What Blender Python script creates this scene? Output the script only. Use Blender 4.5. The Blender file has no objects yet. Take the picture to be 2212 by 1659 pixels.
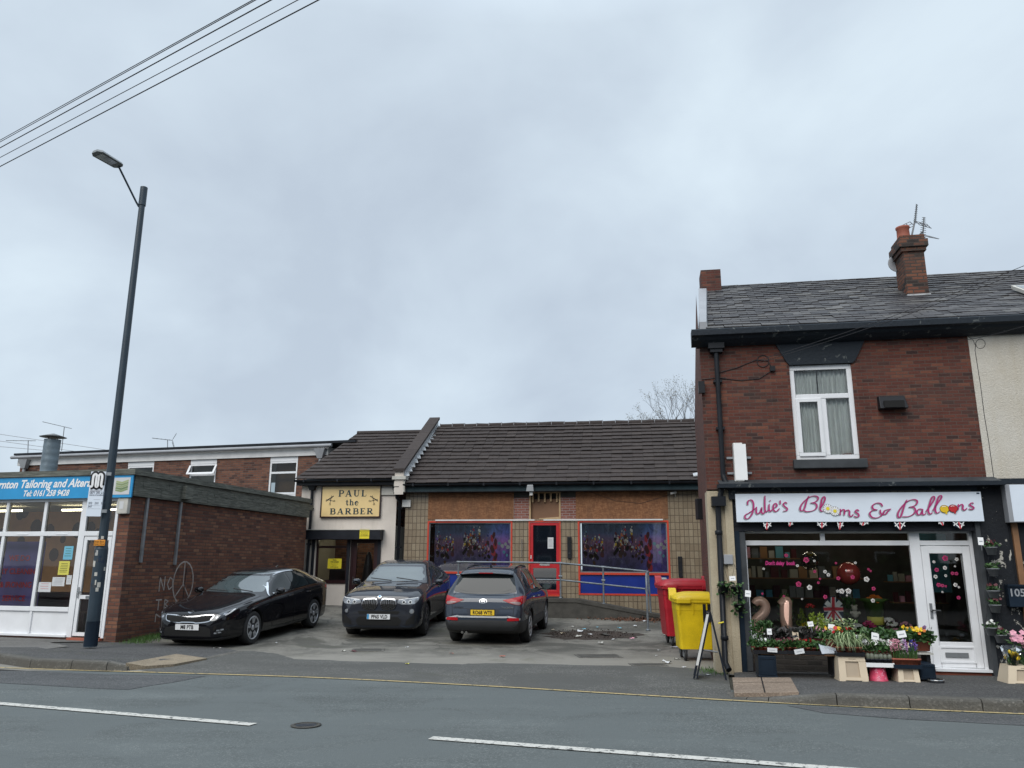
import bpy,bmesh,math,random
from mathutils import Vector,Matrix
from mathutils.bvhtree import BVHTree
random.seed(7)
R_=math.radians
PI=math.pi
SC=bpy.context.scene
COL=SC.collection

# ------------------------------------------------------------------ camera
F_,CX,CY=1661.0,1106.0,829.5          # lens measured on a 2212 x 1659 view of the photograph
PIT,ROLL,CH=R_(13.3),R_(0.35),1.6
_c,_s,_cp,_sp=math.cos(ROLL),math.sin(ROLL),math.cos(PIT),math.sin(PIT)
AX=Vector((_c,-_s*_sp,_s*_cp))
AY=Vector((-_s,-_c*_sp,_c*_cp))
AZ=AX.cross(AY)
cam_d=bpy.data.cameras.new("camera")
cam=bpy.data.objects.new("camera",cam_d)
COL.objects.link(cam)
cam.matrix_world=Matrix(((AX.x,AY.x,AZ.x,0),(AX.y,AY.y,AZ.y,0),(AX.z,AY.z,AZ.z,CH),(0,0,0,1)))
cam_d.sensor_fit='HORIZONTAL'
cam_d.sensor_width=36.0
cam_d.lens=36.0*F_/2212.0
cam_d.clip_end=2000
cam_d.clip_start=0.05
SC.camera=cam
# ------------------------------------------------------------------ view
SC.view_settings.view_transform='Standard'
SC.view_settings.look='None'
SC.view_settings.exposure=0.74
SC.view_settings.gamma=1.0
try:
    SC.cycles.max_bounces=6
    SC.cycles.diffuse_bounces=3
    SC.cycles.glossy_bounces=3
    SC.cycles.transparent_max_bounces=12
    SC.cycles.caustics_reflective=False
    SC.cycles.caustics_refractive=False
except Exception:
    pass
# ------------------------------------------------------------------ world: overcast sky
SUN_EL,SUN_AZ=R_(44),R_(200)            # soft light from high behind the camera
W=bpy.data.worlds.new("World")
SC.world=W
W.use_nodes=True
nt=W.node_tree
nt.nodes.clear()
def _n(t,**k):
    n=nt.nodes.new(t)
    for a,b in k.items():
        setattr(n,a,b)
    return n
def _l(a,b):
    nt.links.new(a,b)
out=_n('ShaderNodeOutputWorld')
sky=_n('ShaderNodeTexSky',sky_type='NISHITA',sun_disc=False)
sky.sun_elevation=SUN_EL
sky.sun_rotation=SUN_AZ
bg1=_n('ShaderNodeBackground')
bg1.inputs[1].default_value=0.07
_l(sky.outputs[0],bg1.inputs[0])
tc=_n('ShaderNodeTexCoord')
sep=_n('ShaderNodeSeparateXYZ')
_l(tc.outputs['Generated'],sep.inputs[0])
# flatten the cloud deck: divide by elevation so that clouds stretch towards the horizon
zc=_n('ShaderNodeMath',operation='ADD');zc.inputs[1].default_value=0.62
_l(sep.outputs[2],zc.inputs[0])
dx=_n('ShaderNodeMath',operation='DIVIDE');dy=_n('ShaderNodeMath',operation='DIVIDE')
_l(sep.outputs[0],dx.inputs[0]);_l(zc.outputs[0],dx.inputs[1])
_l(sep.outputs[1],dy.inputs[0]);_l(zc.outputs[0],dy.inputs[1])
cmb=_n('ShaderNodeCombineXYZ')
_l(dx.outputs[0],cmb.inputs[0]);_l(dy.outputs[0],cmb.inputs[1])
cmb.inputs[2].default_value=3.3
n1=_n('ShaderNodeTexNoise');n1.inputs['Scale'].default_value=2.4;n1.inputs['Detail'].default_value=6.0
n1.inputs['Roughness'].default_value=0.5;n1.inputs['Distortion'].default_value=0.25
_l(cmb.outputs[0],n1.inputs['Vector'])
ramp=_n('ShaderNodeValToRGB')
e=ramp.color_ramp.elements
e[0].position=0.36;e[0].color=(0.330,0.382,0.445,1)
e[1].position=0.66;e[1].color=(0.455,0.525,0.580,1)
m_=e.new(0.52);m_.color=(0.395,0.457,0.518,1)
_l(n1.outputs[0],ramp.inputs[0])
# overcast skies are brighter overhead
zen=_n('ShaderNodeMapRange');zen.inputs[1].default_value=0.62;zen.inputs[2].default_value=1.0
zen.inputs[3].default_value=1.0;zen.inputs[4].default_value=2.5
_l(sep.outputs[2],zen.inputs[0])
vm=_n('ShaderNodeVectorMath',operation='SCALE')
_l(ramp.outputs[0],vm.inputs[0]);_l(zen.outputs[0],vm.inputs['Scale'])
bg2=_n('ShaderNodeBackground');bg2.inputs[1].default_value=1.0
_l(vm.outputs[0],bg2.inputs[0])
mix=_n('ShaderNodeMixShader');mix.inputs[0].default_value=0.93
_l(bg1.outputs[0],mix.inputs[1]);_l(bg2.outputs[0],mix.inputs[2])
_l(mix.outputs[0],out.inputs[0])
# ------------------------------------------------------------------ sun behind cloud
sd=bpy.data.lights.new("sun",'SUN')
sd.energy=1.45
sd.angle=R_(45)
sd.color=(1.0,0.96,0.90)
so=bpy.data.objects.new("sun",sd)
COL.objects.link(so)
so.rotation_euler=(R_(90)-SUN_EL,0,R_(-28))

# ------------------------------------------------------------------ measuring
def ray(x,y):
    a=(x-CX)/F_;b=-(y-CY)/F_
    return AX*a+AY*b-AZ
def onz(x,y,z=0.0):
    r=ray(x,y);t=(z-CH)/r.z
    return Vector((r.x*t,r.y*t,z))
def ony(x,y,Y):
    r=ray(x,y);t=Y/r.y
    return Vector((r.x*t,Y,CH+r.z*t))
class Frame:
    """a facade: origin, direction along it and inwards"""
    def __init__(s,P,phi):
        s.P=Vector((P[0],P[1],0));s.a=R_(phi)
        s.u=Vector((math.cos(s.a),-math.sin(s.a),0));s.n=Vector((math.sin(s.a),math.cos(s.a),0))
    def q(s,x,y,d=0.0):
        r=ray(x,y);t=(s.P.dot(s.n)+d)/r.dot(s.n)
        p=r*t+Vector((0,0,CH))
        return((p-s.P).dot(s.u),p.z)
    def g(s,x,y,z=0.0):
        p=onz(x,y,z)
        return((p-s.P).dot(s.u),(p-s.P).dot(s.n))
    def w(s,u,d,z=0.0):
        p=s.P+s.u*u+s.n*d
        return Vector((p.x,p.y,z))
FR=Frame((3.42,12.55),10)      # florist terrace
FM=Frame((0,23.6),8.8)         # betting shop
FB=Frame((0,23.5),8.8)         # barber
FL=Frame((-8.41,17.07),13.8)   # tailor
FK=Frame((-6.0,28.5),15)       # flats behind

# ------------------------------------------------------------------ materials
MATS={}
def newmat(name):
    m=bpy.data.materials.new(name);m.use_nodes=True
    MATS[name]=m
    nt=m.node_tree;nt.nodes.clear()
    o=nt.nodes.new('ShaderNodeOutputMaterial');b=nt.nodes.new('ShaderNodeBsdfPrincipled')
    nt.links.new(b.outputs[0],o.inputs[0])
    return m,nt,b,o
def rgb(c):return(c[0],c[1],c[2],1)
def N(nt,t,ins=None,**k):
    n=nt.nodes.new(t)
    for a,b in k.items():setattr(n,a,b)
    if ins:
        for a,b in ins.items():
            if hasattr(b,'is_linked')or b.__class__.__name__.startswith('NodeSocket'):nt.links.new(b,n.inputs[a])
            else:n.inputs[a].default_value=b
    return n
def mixc(nt,fac,a,b,mode='MIX'):
    n=nt.nodes.new('ShaderNodeMix');n.data_type='RGBA';n.blend_type=mode
    for i,v in((0,fac),(6,a),(7,b)):
        if hasattr(v,'links'):nt.links.new(v,n.inputs[i])
        else:n.inputs[i].default_value=v if i==0 else rgb(v)
    return n.outputs[2]
def rampn(nt,src,stops,interp='LINEAR'):
    n=nt.nodes.new('ShaderNodeValToRGB');n.color_ramp.interpolation=interp
    el=n.color_ramp.elements
    while len(el)>1:el.remove(el[0])
    el[0].position=stops[0][0];el[0].color=rgb(stops[0][1])
    for p,c in stops[1:]:
        x=el.new(p);x.color=rgb(c)
    nt.links.new(src,n.inputs[0])
    return n.outputs[0]
def g3(v):return(v,v,v)
def bump(nt,b,h,strength=0.3,dist=0.01,prev=None):
    n=nt.nodes.new('ShaderNodeBump');n.inputs['Strength'].default_value=strength;n.inputs['Distance'].default_value=dist
    nt.links.new(h,n.inputs['Height'])
    if prev:nt.links.new(prev,n.inputs['Normal'])
    nt.links.new(n.outputs[0],b.inputs['Normal'])
    return n.outputs[0]
def noise(nt,vec,scale,detail=4,rough=0.55,dist=0.0):
    n=nt.nodes.new('ShaderNodeTexNoise')
    n.inputs['Scale'].default_value=scale;n.inputs['Detail'].default_value=detail
    n.inputs['Roughness'].default_value=rough;n.inputs['Distortion'].default_value=dist
    if vec is not None:nt.links.new(vec,n.inputs['Vector'])
    return n.outputs[0]
def objco(nt,sc=(1,1,1)):
    t=nt.nodes.new('ShaderNodeTexCoord')
    m=nt.nodes.new('ShaderNodeMapping');m.inputs['Scale'].default_value=sc
    nt.links.new(t.outputs['Object'],m.inputs['Vector'])
    return m.outputs[0]
def mat(name,col,rough=0.6,metal=0.0,var=0.12,vs=3.0,bmp=0.0,bs=60.0,spec=0.5,coat=0.0,fine=0.0):
    """plain material with a little wear: noise varies colour and roughness"""
    if name in MATS:return MATS[name]
    m,nt,b,o=newmat(name)
    co=objco(nt)
    nz=noise(nt,co,vs,5)
    c=mixc(nt,rampn(nt,nz,[(0.3,g3(0)),(0.7,g3(1))]),tuple(x*(1-var)for x in col),tuple(min(1,x*(1+var))for x in col))
    if fine:
        c=mixc(nt,fine,c,rampn(nt,noise(nt,co,90,2),[(0.35,g3(0.25)),(0.65,g3(1.0))]),'MULTIPLY')
    nt.links.new(c,b.inputs['Base Color'])
    r=nt.nodes.new('ShaderNodeMapRange');r.inputs[3].default_value=rough*0.85;r.inputs[4].default_value=min(1,rough*1.15)
    nt.links.new(nz,r.inputs[0]);nt.links.new(r.outputs[0],b.inputs['Roughness'])
    b.inputs['Metallic'].default_value=metal
    b.inputs['Specular IOR Level'].default_value=spec
    if coat:b.inputs['Coat Weight'].default_value=coat;b.inputs['Coat Roughness'].default_value=0.03
    if bmp:bump(nt,b,noise(nt,co,bs,3),bmp,0.01)
    return m
def emis(name,col,s):
    m,nt,b,o=newmat(name)
    b.inputs['Base Color'].default_value=rgb(col);b.inputs['Emission Color'].default_value=rgb(col);b.inputs['Emission Strength'].default_value=s
    return m
def glass(name,tint=(0.9,0.93,0.92),refl=1.0):
    """thin window pane: clear with mirror reflection by angle"""
    m,nt,b,o=newmat(name)
    nt.nodes.remove(b)
    t=N(nt,'ShaderNodeBsdfTransparent',{0:rgb(tint)});g=N(nt,'ShaderNodeBsdfGlossy',{'Roughness':0.02})
    g.inputs['Color'].default_value=rgb((refl,refl,refl))
    co=objco(nt)
    bp=nt.nodes.new('ShaderNodeBump');bp.inputs['Strength'].default_value=0.05;bp.inputs['Distance'].default_value=0.02
    nt.links.new(noise(nt,co,1.6,1),bp.inputs['Height']);nt.links.new(bp.outputs[0],g.inputs['Normal'])
    f=N(nt,'ShaderNodeFresnel',{0:1.6})
    mx=nt.nodes.new('ShaderNodeMixShader')
    nt.links.new(f.outputs[0],mx.inputs[0]);nt.links.new(t.outputs[0],mx.inputs[1]);nt.links.new(g.outputs[0],mx.inputs[2])
    nt.links.new(mx.outputs[0],o.inputs[0])
    return m
def wallvec(nt,sc=1.0):
    """(x + y, z) in the object's own frame: same courses on front and side walls"""
    t=nt.nodes.new('ShaderNodeTexCoord');s=nt.nodes.new('ShaderNodeSeparateXYZ');nt.links.new(t.outputs['Object'],s.inputs[0])
    a=nt.nodes.new('ShaderNodeMath');nt.links.new(s.outputs[0],a.inputs[0]);nt.links.new(s.outputs[1],a.inputs[1])
    c=nt.nodes.new('ShaderNodeCombineXYZ');nt.links.new(a.outputs[0],c.inputs[0]);nt.links.new(s.outputs[2],c.inputs[1])
    # slight waviness so the courses are not ruler straight
    nz=nt.nodes.new('ShaderNodeTexNoise');nz.inputs['Scale'].default_value=2.2;nz.inputs['Detail'].default_value=2
    nt.links.new(c.outputs[0],nz.inputs['Vector'])
    ad=nt.nodes.new('ShaderNodeMixRGB');ad.blend_type='ADD';ad.inputs[0].default_value=0.012
    nt.links.new(c.outputs[0],ad.inputs[1]);nt.links.new(nz.outputs['Color'],ad.inputs[2])
    return ad.outputs[0],t
def brickmat(name,stops,mortar,bw=0.225,bh=0.075,ms=0.010,offset=0.5,rough=0.85,bstr=0.6,stain=0.35,streak=(0.05,0.045,0.04),gloss=0.3):
    m,nt,b,o=newmat(name)
    v,t=wallvec(nt)
    br=nt.nodes.new('ShaderNodeTexBrick')
    br.offset=offset;br.inputs['Color1'].default_value=(0,0,0,1);br.inputs['Color2'].default_value=(1,1,1,1)
    br.inputs['Mortar'].default_value=(0.5,0.5,0.5,1)
    br.inputs['Scale'].default_value=1;br.inputs['Mortar Size'].default_value=ms;br.inputs['Mortar Smooth'].default_value=0.25
    br.inputs['Brick Width'].default_value=bw;br.inputs['Row Height'].default_value=bh
    nt.links.new(v,br.inputs['Vector'])
    col=rampn(nt,br.outputs['Color'],stops)
    fine=noise(nt,v,45,4,0.7)
    col=mixc(nt,0.55,col,rampn(nt,fine,[(0.25,g3(0.35)),(0.75,g3(1.0))]),'MULTIPLY')
    big=noise(nt,v,1.3,5,0.6)
    col=mixc(nt,br.outputs['Fac'],col,mortar)
    ob=objco(nt,(2.4,2.4,0.28));sk=rampn(nt,noise(nt,ob,1.5,6, .7),[(0.54,g3(1)),(0.78,g3(.45))]);col=mixc(nt, .7,col,sk,'MULTIPLY')
    sf=rampn(nt,big,[(0.45,g3(0)),(0.75,g3(stain))])
    col=mixc(nt,sf,col,streak)
    nt.links.new(col,b.inputs['Base Color'])
    b.inputs['Roughness'].default_value=rough
    b.inputs['Specular IOR Level'].default_value=gloss
    inv=N(nt,'ShaderNodeMath',{0:1.0,1:br.outputs['Fac']},operation='SUBTRACT')
    p=bump(nt,b,inv.outputs[0],bstr,0.012)
    bump(nt,b,fine,0.25,0.006,p)
    return m
brickmat('red_brick',[(0.0,(0.05,0.026,0.024)),(0.08,(0.075,0.034,0.028)),(0.18,(0.105,0.034,0.026)),(0.45,(0.122,0.040,0.029)),(0.8,(0.150,0.049,0.034)),(0.93,(0.195,0.075,0.047)),(1.0,(0.085,0.031,0.026))],(0.095,0.066,0.054),bw=.178,bh=.056,ms=.006,stain=0.35)
brickmat('brown_brick',[(0.0,(0.095,0.045,0.037)),(0.3,(0.16,0.066,0.045)),(0.6,(0.195,0.082,0.052)),(0.9,(0.235,0.108,0.066)),(1.0,(0.28,0.14,0.085))],(0.085,0.058,0.048),stain=0.2)
brickmat('flats_brick',[(0.0,(0.07,0.035,0.03)),(0.4,(0.15,0.062,0.042)),(1.0,(0.24,0.11,0.07))],(0.10,0.08,0.07),stain=0.3)
brickmat('chimney_brick',[(0.0,(0.03,0.026,0.025)),(0.25,(0.05,0.034,0.03)),(0.4,(0.14,0.058,0.038)),(0.7,(0.23,0.095,0.055)),(1.0,(0.18,0.07,0.045))],(0.06,0.05,0.043),bw=.2,bh=.065,stain=0.7)
brickmat('door_brick',[(0.0,(0.20,0.075,0.058)),(1.0,(0.32,0.13,0.10))],(0.30,0.24,0.22),stain=0.1)
brickmat('facing_tile',[(0.0,(0.25,0.195,0.13)),(0.5,(0.29,0.23,0.155)),(1.0,(0.33,0.27,0.185))],(0.07,0.05,0.035),bw=0.128,bh=0.205,ms=0.008,offset=0.0,rough=0.35,stain=0.35,streak=(0.12,0.085,0.055),gloss=0.5)
brickmat('plinth_brick',[(0.0,(0.05,0.045,0.04)),(1.0,(0.11,0.095,0.08))],(0.07,0.06,0.055),stain=0.5)

def roadmat(name,base,agg,scale=1.0,rough=0.85,patch=None,cracks=0.0,moss=0.0,apron=None):
    m,nt,b,o=newmat(name)
    co=objco(nt)
    big=noise(nt,co,0.35,5,0.6,0.4)
    mid=noise(nt,co,2.5,6,0.65)
    c=mixc(nt,rampn(nt,big,[(0.35,g3(0)),(0.65,g3(1))]),tuple(x*0.82 for x in base),tuple(x*1.15 for x in base))
    c=mixc(nt,0.5,c,rampn(nt,mid,[(0.3,g3(0.6)),(0.7,g3(1.0))]),'MULTIPLY')
    vo=nt.nodes.new('ShaderNodeTexVoronoi');vo.inputs['Scale'].default_value=75*scale;nt.links.new(co,vo.inputs['Vector'])
    sepc=nt.nodes.new('ShaderNodeSeparateColor');nt.links.new(vo.outputs['Color'],sepc.inputs[0])
    c=mixc(nt,rampn(nt,sepc.outputs[0],[(0.55,g3(0)),(0.75,g3(0.35)),(0.97,g3(1.0))]),c,agg)
    c=mixc(nt,0.65,c,rampn(nt,noise(nt,co,130*scale,3,0.8),[(0.3,g3(0.35)),(0.62,g3(1.1))]),'MULTIPLY')
    stv=objco(nt,(0.22,2.0,1));c=mixc(nt, .7,c,rampn(nt,noise(nt,stv,0.9,6, .65),[(0.3,g3(.68)),(0.62,g3(1.08))]),'MULTIPLY')
    if cracks:
        v2=nt.nodes.new('ShaderNodeTexVoronoi');v2.feature='DISTANCE_TO_EDGE';v2.inputs['Scale'].default_value=0.5
        dd=nt.nodes.new('ShaderNodeMixRGB');dd.blend_type='ADD';dd.inputs[0].default_value=0.6
        nt.links.new(co,dd.inputs[1]);nz=nt.nodes.new('ShaderNodeTexNoise');nz.inputs['Scale'].default_value=2.2;nt.links.new(co,nz.inputs['Vector']);nt.links.new(nz.outputs['Color'],dd.inputs[2])
        nt.links.new(dd.outputs[0],v2.inputs['Vector'])
        c=mixc(nt,rampn(nt,v2.outputs[0],[(0.0,g3(cracks)),(0.012,g3(0))]),c,tuple(x*0.3 for x in base))
    if patch:
        pf=noise(nt,co,0.7,8,0.68,0.9)
        c=mixc(nt,rampn(nt,pf,[(0.44,g3(0)),(0.56,g3(0.85))]),c,patch)
    if apron:
        sx=nt.nodes.new('ShaderNodeSeparateXYZ');nt.links.new(co,sx.inputs[0])
        ad=N(nt,'ShaderNodeMath',{0:sx.outputs[1],1:N(nt,'ShaderNodeMath',{0:noise(nt,co,0.9,6, .65),1:3.2},operation='MULTIPLY').outputs[0]},operation='ADD')
        mr=nt.nodes.new('ShaderNodeMapRange');mr.inputs[1].default_value=15.7;mr.inputs[2].default_value=17.6;mr.inputs[3].default_value= .8;mr.inputs[4].default_value=0;nt.links.new(ad.outputs[0],mr.inputs[0])
        c=mixc(nt,mr.outputs[0],c,apron)
    if moss:
        mf=noise(nt,co,1.1,7,0.7,0.5)
        c=mixc(nt,rampn(nt,mf,[(0.56,g3(0)),(0.72,g3(moss))]),c,(0.055,0.06,0.02))
    nt.links.new(c,b.inputs['Base Color'])
    b.inputs['Roughness'].default_value=rough
    b.inputs['Specular IOR Level'].default_value=0.35
    p=bump(nt,b,vo.outputs[0],0.5,0.006)
    bump(nt,b,mid,0.2,0.02,p)
    return m
roadmat('road_surface',(0.112,0.127,0.126),(0.165,0.18,0.178),1.0,patch=(0.098,0.111,0.111))
roadmat('road_patch',(0.078,0.082,0.085),(0.15,0.15,0.15),1.0)
roadmat('tarmac',(0.072,0.072,0.072),(0.15,0.145,0.14),1.0,moss=0.25)
roadmat('crossing_tarmac',(0.098,0.098,0.092),(0.19,0.185,0.17),0.9,patch=(0.075,0.075,0.07),moss=0.2)
roadmat('forecourt_concrete',(0.20,0.188,0.163),(0.22,0.21,0.185),0.6,patch=(0.060,0.058,0.050),cracks=0.9,moss=0.45,apron=(0.235,0.222,0.195))
roadmat('flagstones',(0.16,0.155,0.145),(0.22,0.21,0.2),0.8)
roadmat('kerb_stone',(0.125,0.12,0.108),(0.2,0.19,0.17),0.6,patch=(0.08,0.075,0.065))
roadmat('buff_paving',(0.29,0.235,0.165),(0.36,0.30,0.22),0.7)
roadmat('pink_paving',(0.27,0.205,0.155),(0.34,0.27,0.21),0.7)
roadmat('earth',(0.07,0.068,0.055),(0.1,0.1,0.08),0.5)

def paintline(name,col):
    m,nt,b,o=newmat(name)
    co=objco(nt)
    w=rampn(nt,noise(nt,co,14,6,0.75),[(0.40,g3(0)),(0.46,g3(1))])
    c=mixc(nt,w,(0.11,0.115,0.11),col)
    c=mixc(nt,0.45,c,rampn(nt,noise(nt,co,60,3),[(0.3,g3(0.55)),(0.7,g3(1.0))]),'MULTIPLY')
    nt.links.new(c,b.inputs['Base Color']);b.inputs['Roughness'].default_value=0.75
    return m
paintline('white_paint_line',(0.55,0.54,0.50));paintline('yellow_paint_line',(0.46,0.36,0.18))

def tilemat(name,cols,lichen=0.5,rough=0.6):
    m,nt,b,o=newmat(name)
    g=nt.nodes.new('ShaderNodeNewGeometry');co=objco(nt)
    c=rampn(nt,g.outputs['Random Per Island'],[(i/(len(cols)-1),k)for i,k in enumerate(cols)])
    c=mixc(nt,0.5,c,rampn(nt,noise(nt,co,9,6,0.7),[(0.3,g3(0.55)),(0.7,g3(1.15))]),'MULTIPLY')
    c=mixc(nt,rampn(nt,noise(nt,co,16,4,0.6),[(0.66,g3(0)),(0.72,g3(lichen))]),c,(0.30,0.32,0.30))
    c=mixc(nt,rampn(nt,noise(nt,co,5.5,3,0.5),[(0.70,g3(0)),(0.75,g3(lichen))]),c,(0.02,0.02,0.018))
    nt.links.new(c,b.inputs['Base Color']);b.inputs['Roughness'].default_value=rough;b.inputs['Specular IOR Level'].default_value=0.2
    bump(nt,b,noise(nt,co,35,4),0.3,0.01)
    return m
tilemat('concrete_tile',[(0.042,0.034,0.032),(0.052,0.042,0.039),(0.045,0.037,0.035),(0.058,0.047,0.043)],0.22,0.8)
tilemat('slate',[(0.030,0.029,0.032),(0.060,0.057,0.060),(0.040,0.038,0.041),(0.095,0.091,0.090),(0.048,0.045,0.048),(.12,.115,.11)],0.5,0.55)

def render_mat(name,col,stain):
    m,nt,b,o=newmat(name)
    co=objco(nt)
    c=mixc(nt,rampn(nt,noise(nt,co,1.2,6,0.65),[(0.45,g3(0)),(0.8,g3(0.6))]),col,stain)
    st=objco(nt,(3.5,3.5,0.35))
    c=mixc(nt,rampn(nt,noise(nt,st,1.6,5,0.6),[(0.52,g3(0)),(0.78,g3(0.5))]),c,stain)
    c=mixc(nt,0.35,c,rampn(nt,noise(nt,co,55,3,0.7),[(0.3,g3(0.55)),(0.7,g3(1.0))]),'MULTIPLY')
    nt.links.new(c,b.inputs['Base Color']);b.inputs['Roughness'].default_value=0.9
    bump(nt,b,noise(nt,co,48,4,0.7),0.7,0.02)
    return m
render_mat('barber_render',(0.66,0.60,0.54),(0.45,0.40,0.35))
render_mat('neighbour_render',(0.60,0.565,0.50),(0.47,0.41,0.31))
render_mat('cream_paint',(0.50,0.43,0.31),(0.30,0.24,0.16))
def peeling(name,col,under):
    m,nt,b,o=newmat(name)
    co=objco(nt)
    f=rampn(nt,noise(nt,co,5.5,7,0.68,0.6),[(0.605,g3(0)),(0.63,g3(1))])
    c=mixc(nt,f,col,under)
    c=mixc(nt,0.4,c,rampn(nt,noise(nt,co,30,4),[(0.3,g3(0.6)),(0.7,g3(1.1))]),'MULTIPLY')
    nt.links.new(c,b.inputs['Base Color']);b.inputs['Roughness'].default_value=0.6;b.inputs['Specular IOR Level'].default_value=0.2
    bump(nt,b,noise(nt,co,20,5),0.35,0.02)
    return m
peeling('black_masonry_paint',(0.014,0.016,0.02),(0.45,0.43,0.38))
peeling('black_timber_paint',(0.016,0.022,0.030),(0.10,0.11,0.11))
def osb():
    m,nt,b,o=newmat('osb_board')
    co=objco(nt,(1,1,1));c=None
    cols=[]
    for i,(sx,sz,rot)in enumerate(((9,34,0.4),(34,10,0.2),(16,30,-0.9))):
        t=nt.nodes.new('ShaderNodeTexCoord');mp=nt.nodes.new('ShaderNodeMapping')
        mp.inputs['Rotation'].default_value=(0,rot,0);mp.inputs['Scale'].default_value=(sx,1,sz)
        nt.links.new(t.outputs['Object'],mp.inputs['Vector'])
        vo=nt.nodes.new('ShaderNodeTexVoronoi');vo.inputs['Scale'].default_value=1.0;nt.links.new(mp.outputs[0],vo.inputs['Vector'])
        sc=nt.nodes.new('ShaderNodeSeparateColor');nt.links.new(vo.outputs['Color'],sc.inputs[0])
        cols.append(sc.outputs[0])
    c=mixc(nt,0.5,cols[0],cols[1]);c=mixc(nt,0.35,c,cols[2])
    c=rampn(nt,c,[(0.2,(0.15,0.062,0.026)),(0.5,(0.20,0.086,0.036)),(0.8,(0.27,0.125,0.056))])
    st=objco(nt,(2.0,2.0,0.5))
    c=mixc(nt,rampn(nt,noise(nt,st,1.5,5),[(0.45,g3(0)),(0.75,g3(0.45))]),c,(0.10,0.055,0.03))
    nt.links.new(c,b.inputs['Base Color']);b.inputs['Roughness'].default_value=0.8
osb()
def timber_old():
    m,nt,b,o=newmat('weathered_timber')
    st=objco(nt,(2.2,2.2,26))
    c=rampn(nt,noise(nt,st,1.5,7,0.7,0.5),[(0.28,(0.03,0.032,0.027)),(0.45,(0.09,0.094,0.08)),(0.6,(0.16,0.165,0.14)),(0.8,(0.24,0.245,0.21))])
    nt.links.new(c,b.inputs['Base Color']);b.inputs['Roughness'].default_value=0.85
    bump(nt,b,noise(nt,st,1.5,7,0.7,0.5),0.8,0.02)
timber_old()
def carpaint(name,col,flake=0.0):
    m,nt,b,o=newmat(name)
    co=objco(nt)
    # dusty film, thicker low on the body
    c=mixc(nt,rampn(nt,noise(nt,co,3.5,6,0.65),[(0.4,g3(0.0)),(0.8,g3(0.05))]),col,(0.07,0.065,0.06))
    nt.links.new(c,b.inputs['Base Color'])
    b.inputs['Roughness'].default_value=0.5;b.inputs['Specular IOR Level'].default_value=0.05;b.inputs['Metallic'].default_value=flake
    b.inputs['Coat Weight'].default_value=1.0;b.inputs['Coat Roughness'].default_value=0.03
    return m
carpaint('black_car_paint',(0.003,0.003,0.005),0.0)
carpaint('graphite_car_paint',(0.024,0.027,0.036),0.25)
carpaint('grey_car_paint',(0.028,0.037,0.054),0.3)

def V(name):return MATS[name]
mat('white_upvc',(0.72,0.73,0.75),0.35,var=0.05)
mat('white_fascia',(0.62,0.62,0.62),0.5,var=0.1)
mat('white_sign',(0.66,0.72,0.80),0.3,var=0.03)
mat('cream_sign',(0.74,0.55,0.26),0.35,var=0.06)
mat('pink_ink',(0.42,0.025,0.16),0.4,var=0.05)
mat('grey_ink',(0.30,0.31,0.34),0.4,var=0.05)
mat('navy_ink',(0.008,0.022,0.05),0.4,var=0.05)
mat('green_ink',(0.004,0.035,0.05),0.4,var=0.05)
mat('black_ink',(0.01,0.01,0.012),0.4,var=0.05)
mat('white_ink',(0.78,0.78,0.78),0.4,var=0.03)
mat('red_ink',(0.5,0.03,0.05),0.4,var=0.05)
mat('blue_sign',(0.022,0.27,0.55),0.35,var=0.06)
mat('yellow_sign',(0.72,0.60,0.03),0.45,var=0.05)
mat('orange_sign',(0.65,0.25,0.02),0.45,var=0.05)
mat('red_gloss',(0.42,0.014,0.02),0.35,var=0.12)
mat('orange_red',(0.48,0.045,0.02),0.4,var=0.12)
mat('blue_panel',(0.004,0.022,0.19),0.35,var=0.15,vs=2)
mat('black_plastic',(0.014,0.015,0.018),0.45,var=0.15,spec=.2)
mat('black_metal',(0.012,0.016,0.024),0.4,var=0.2,spec=.25)
mat('black_gutter',(0.014,0.016,0.020),0.35,var=0.2,spec=.2)
mat('teal_fascia',(0.022,0.042,0.05),0.55,var=0.3,spec=.2)
mat('dark_shutter',(0.016,0.018,0.024),0.45,var=0.2,spec=.2)
mat('blue_black_paint',(0.010,0.018,0.030),0.4,var=0.25,spec=.2)
mat('galvanised',(0.26,0.28,0.30),0.42,0.55,var=0.25,vs=6)
mat('flue_metal',(0.15,0.19,0.22),0.45,0.4,var=0.25,vs=4)
mat('lead',(0.42,0.43,0.44),0.5,0.3,var=0.3,vs=7,bmp=0.6,bs=8)
mat('lamp_post_paint',(0.020,0.036,0.052),0.45,var=0.18)
mat('lamp_head',(0.20,0.22,0.23),0.5,var=0.1)
mat('grey_plastic',(0.16,0.17,0.18),0.5,var=0.15)
mat('mid_grey_pipe',(0.27,0.28,0.30),0.5,var=0.1)
mat('grey_rail',(0.15,0.17,0.19),0.5,0.3,var=0.25,vs=9)
mat('white_plastic',(0.62,0.62,0.60),0.45,var=0.08)
mat('dirty_white',(0.45,0.44,0.40),0.6,var=0.2)
mat('beige_plastic',(0.60,0.50,0.37),0.5,var=0.06)
mat('beige_dark',(0.42,0.34,0.25),0.6,var=0.1)
mat('red_bin',(0.38,0.010,0.022),0.42,var=0.22,vs=3,fine=.25)
mat('yellow_bin',(0.66,0.47,0.004),0.45,var=0.16,vs=3,fine=.2)
mat('rubber',(0.016,0.016,0.017),0.8,var=0.2,vs=10)
mat('arch_black',(0.006,0.006,0.006),0.9,var=0.1)
mat('trim_black',(0.02,0.021,0.023),0.55,var=0.15)
mat('chrome',(0.62,0.63,0.65),0.12,1.0,var=0.05)
mat('alloy',(0.55,0.56,0.58),0.35,0.6,var=0.1)
mat('dark_alloy',(0.07,0.07,0.08),0.35,0.7,var=0.1)
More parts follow.
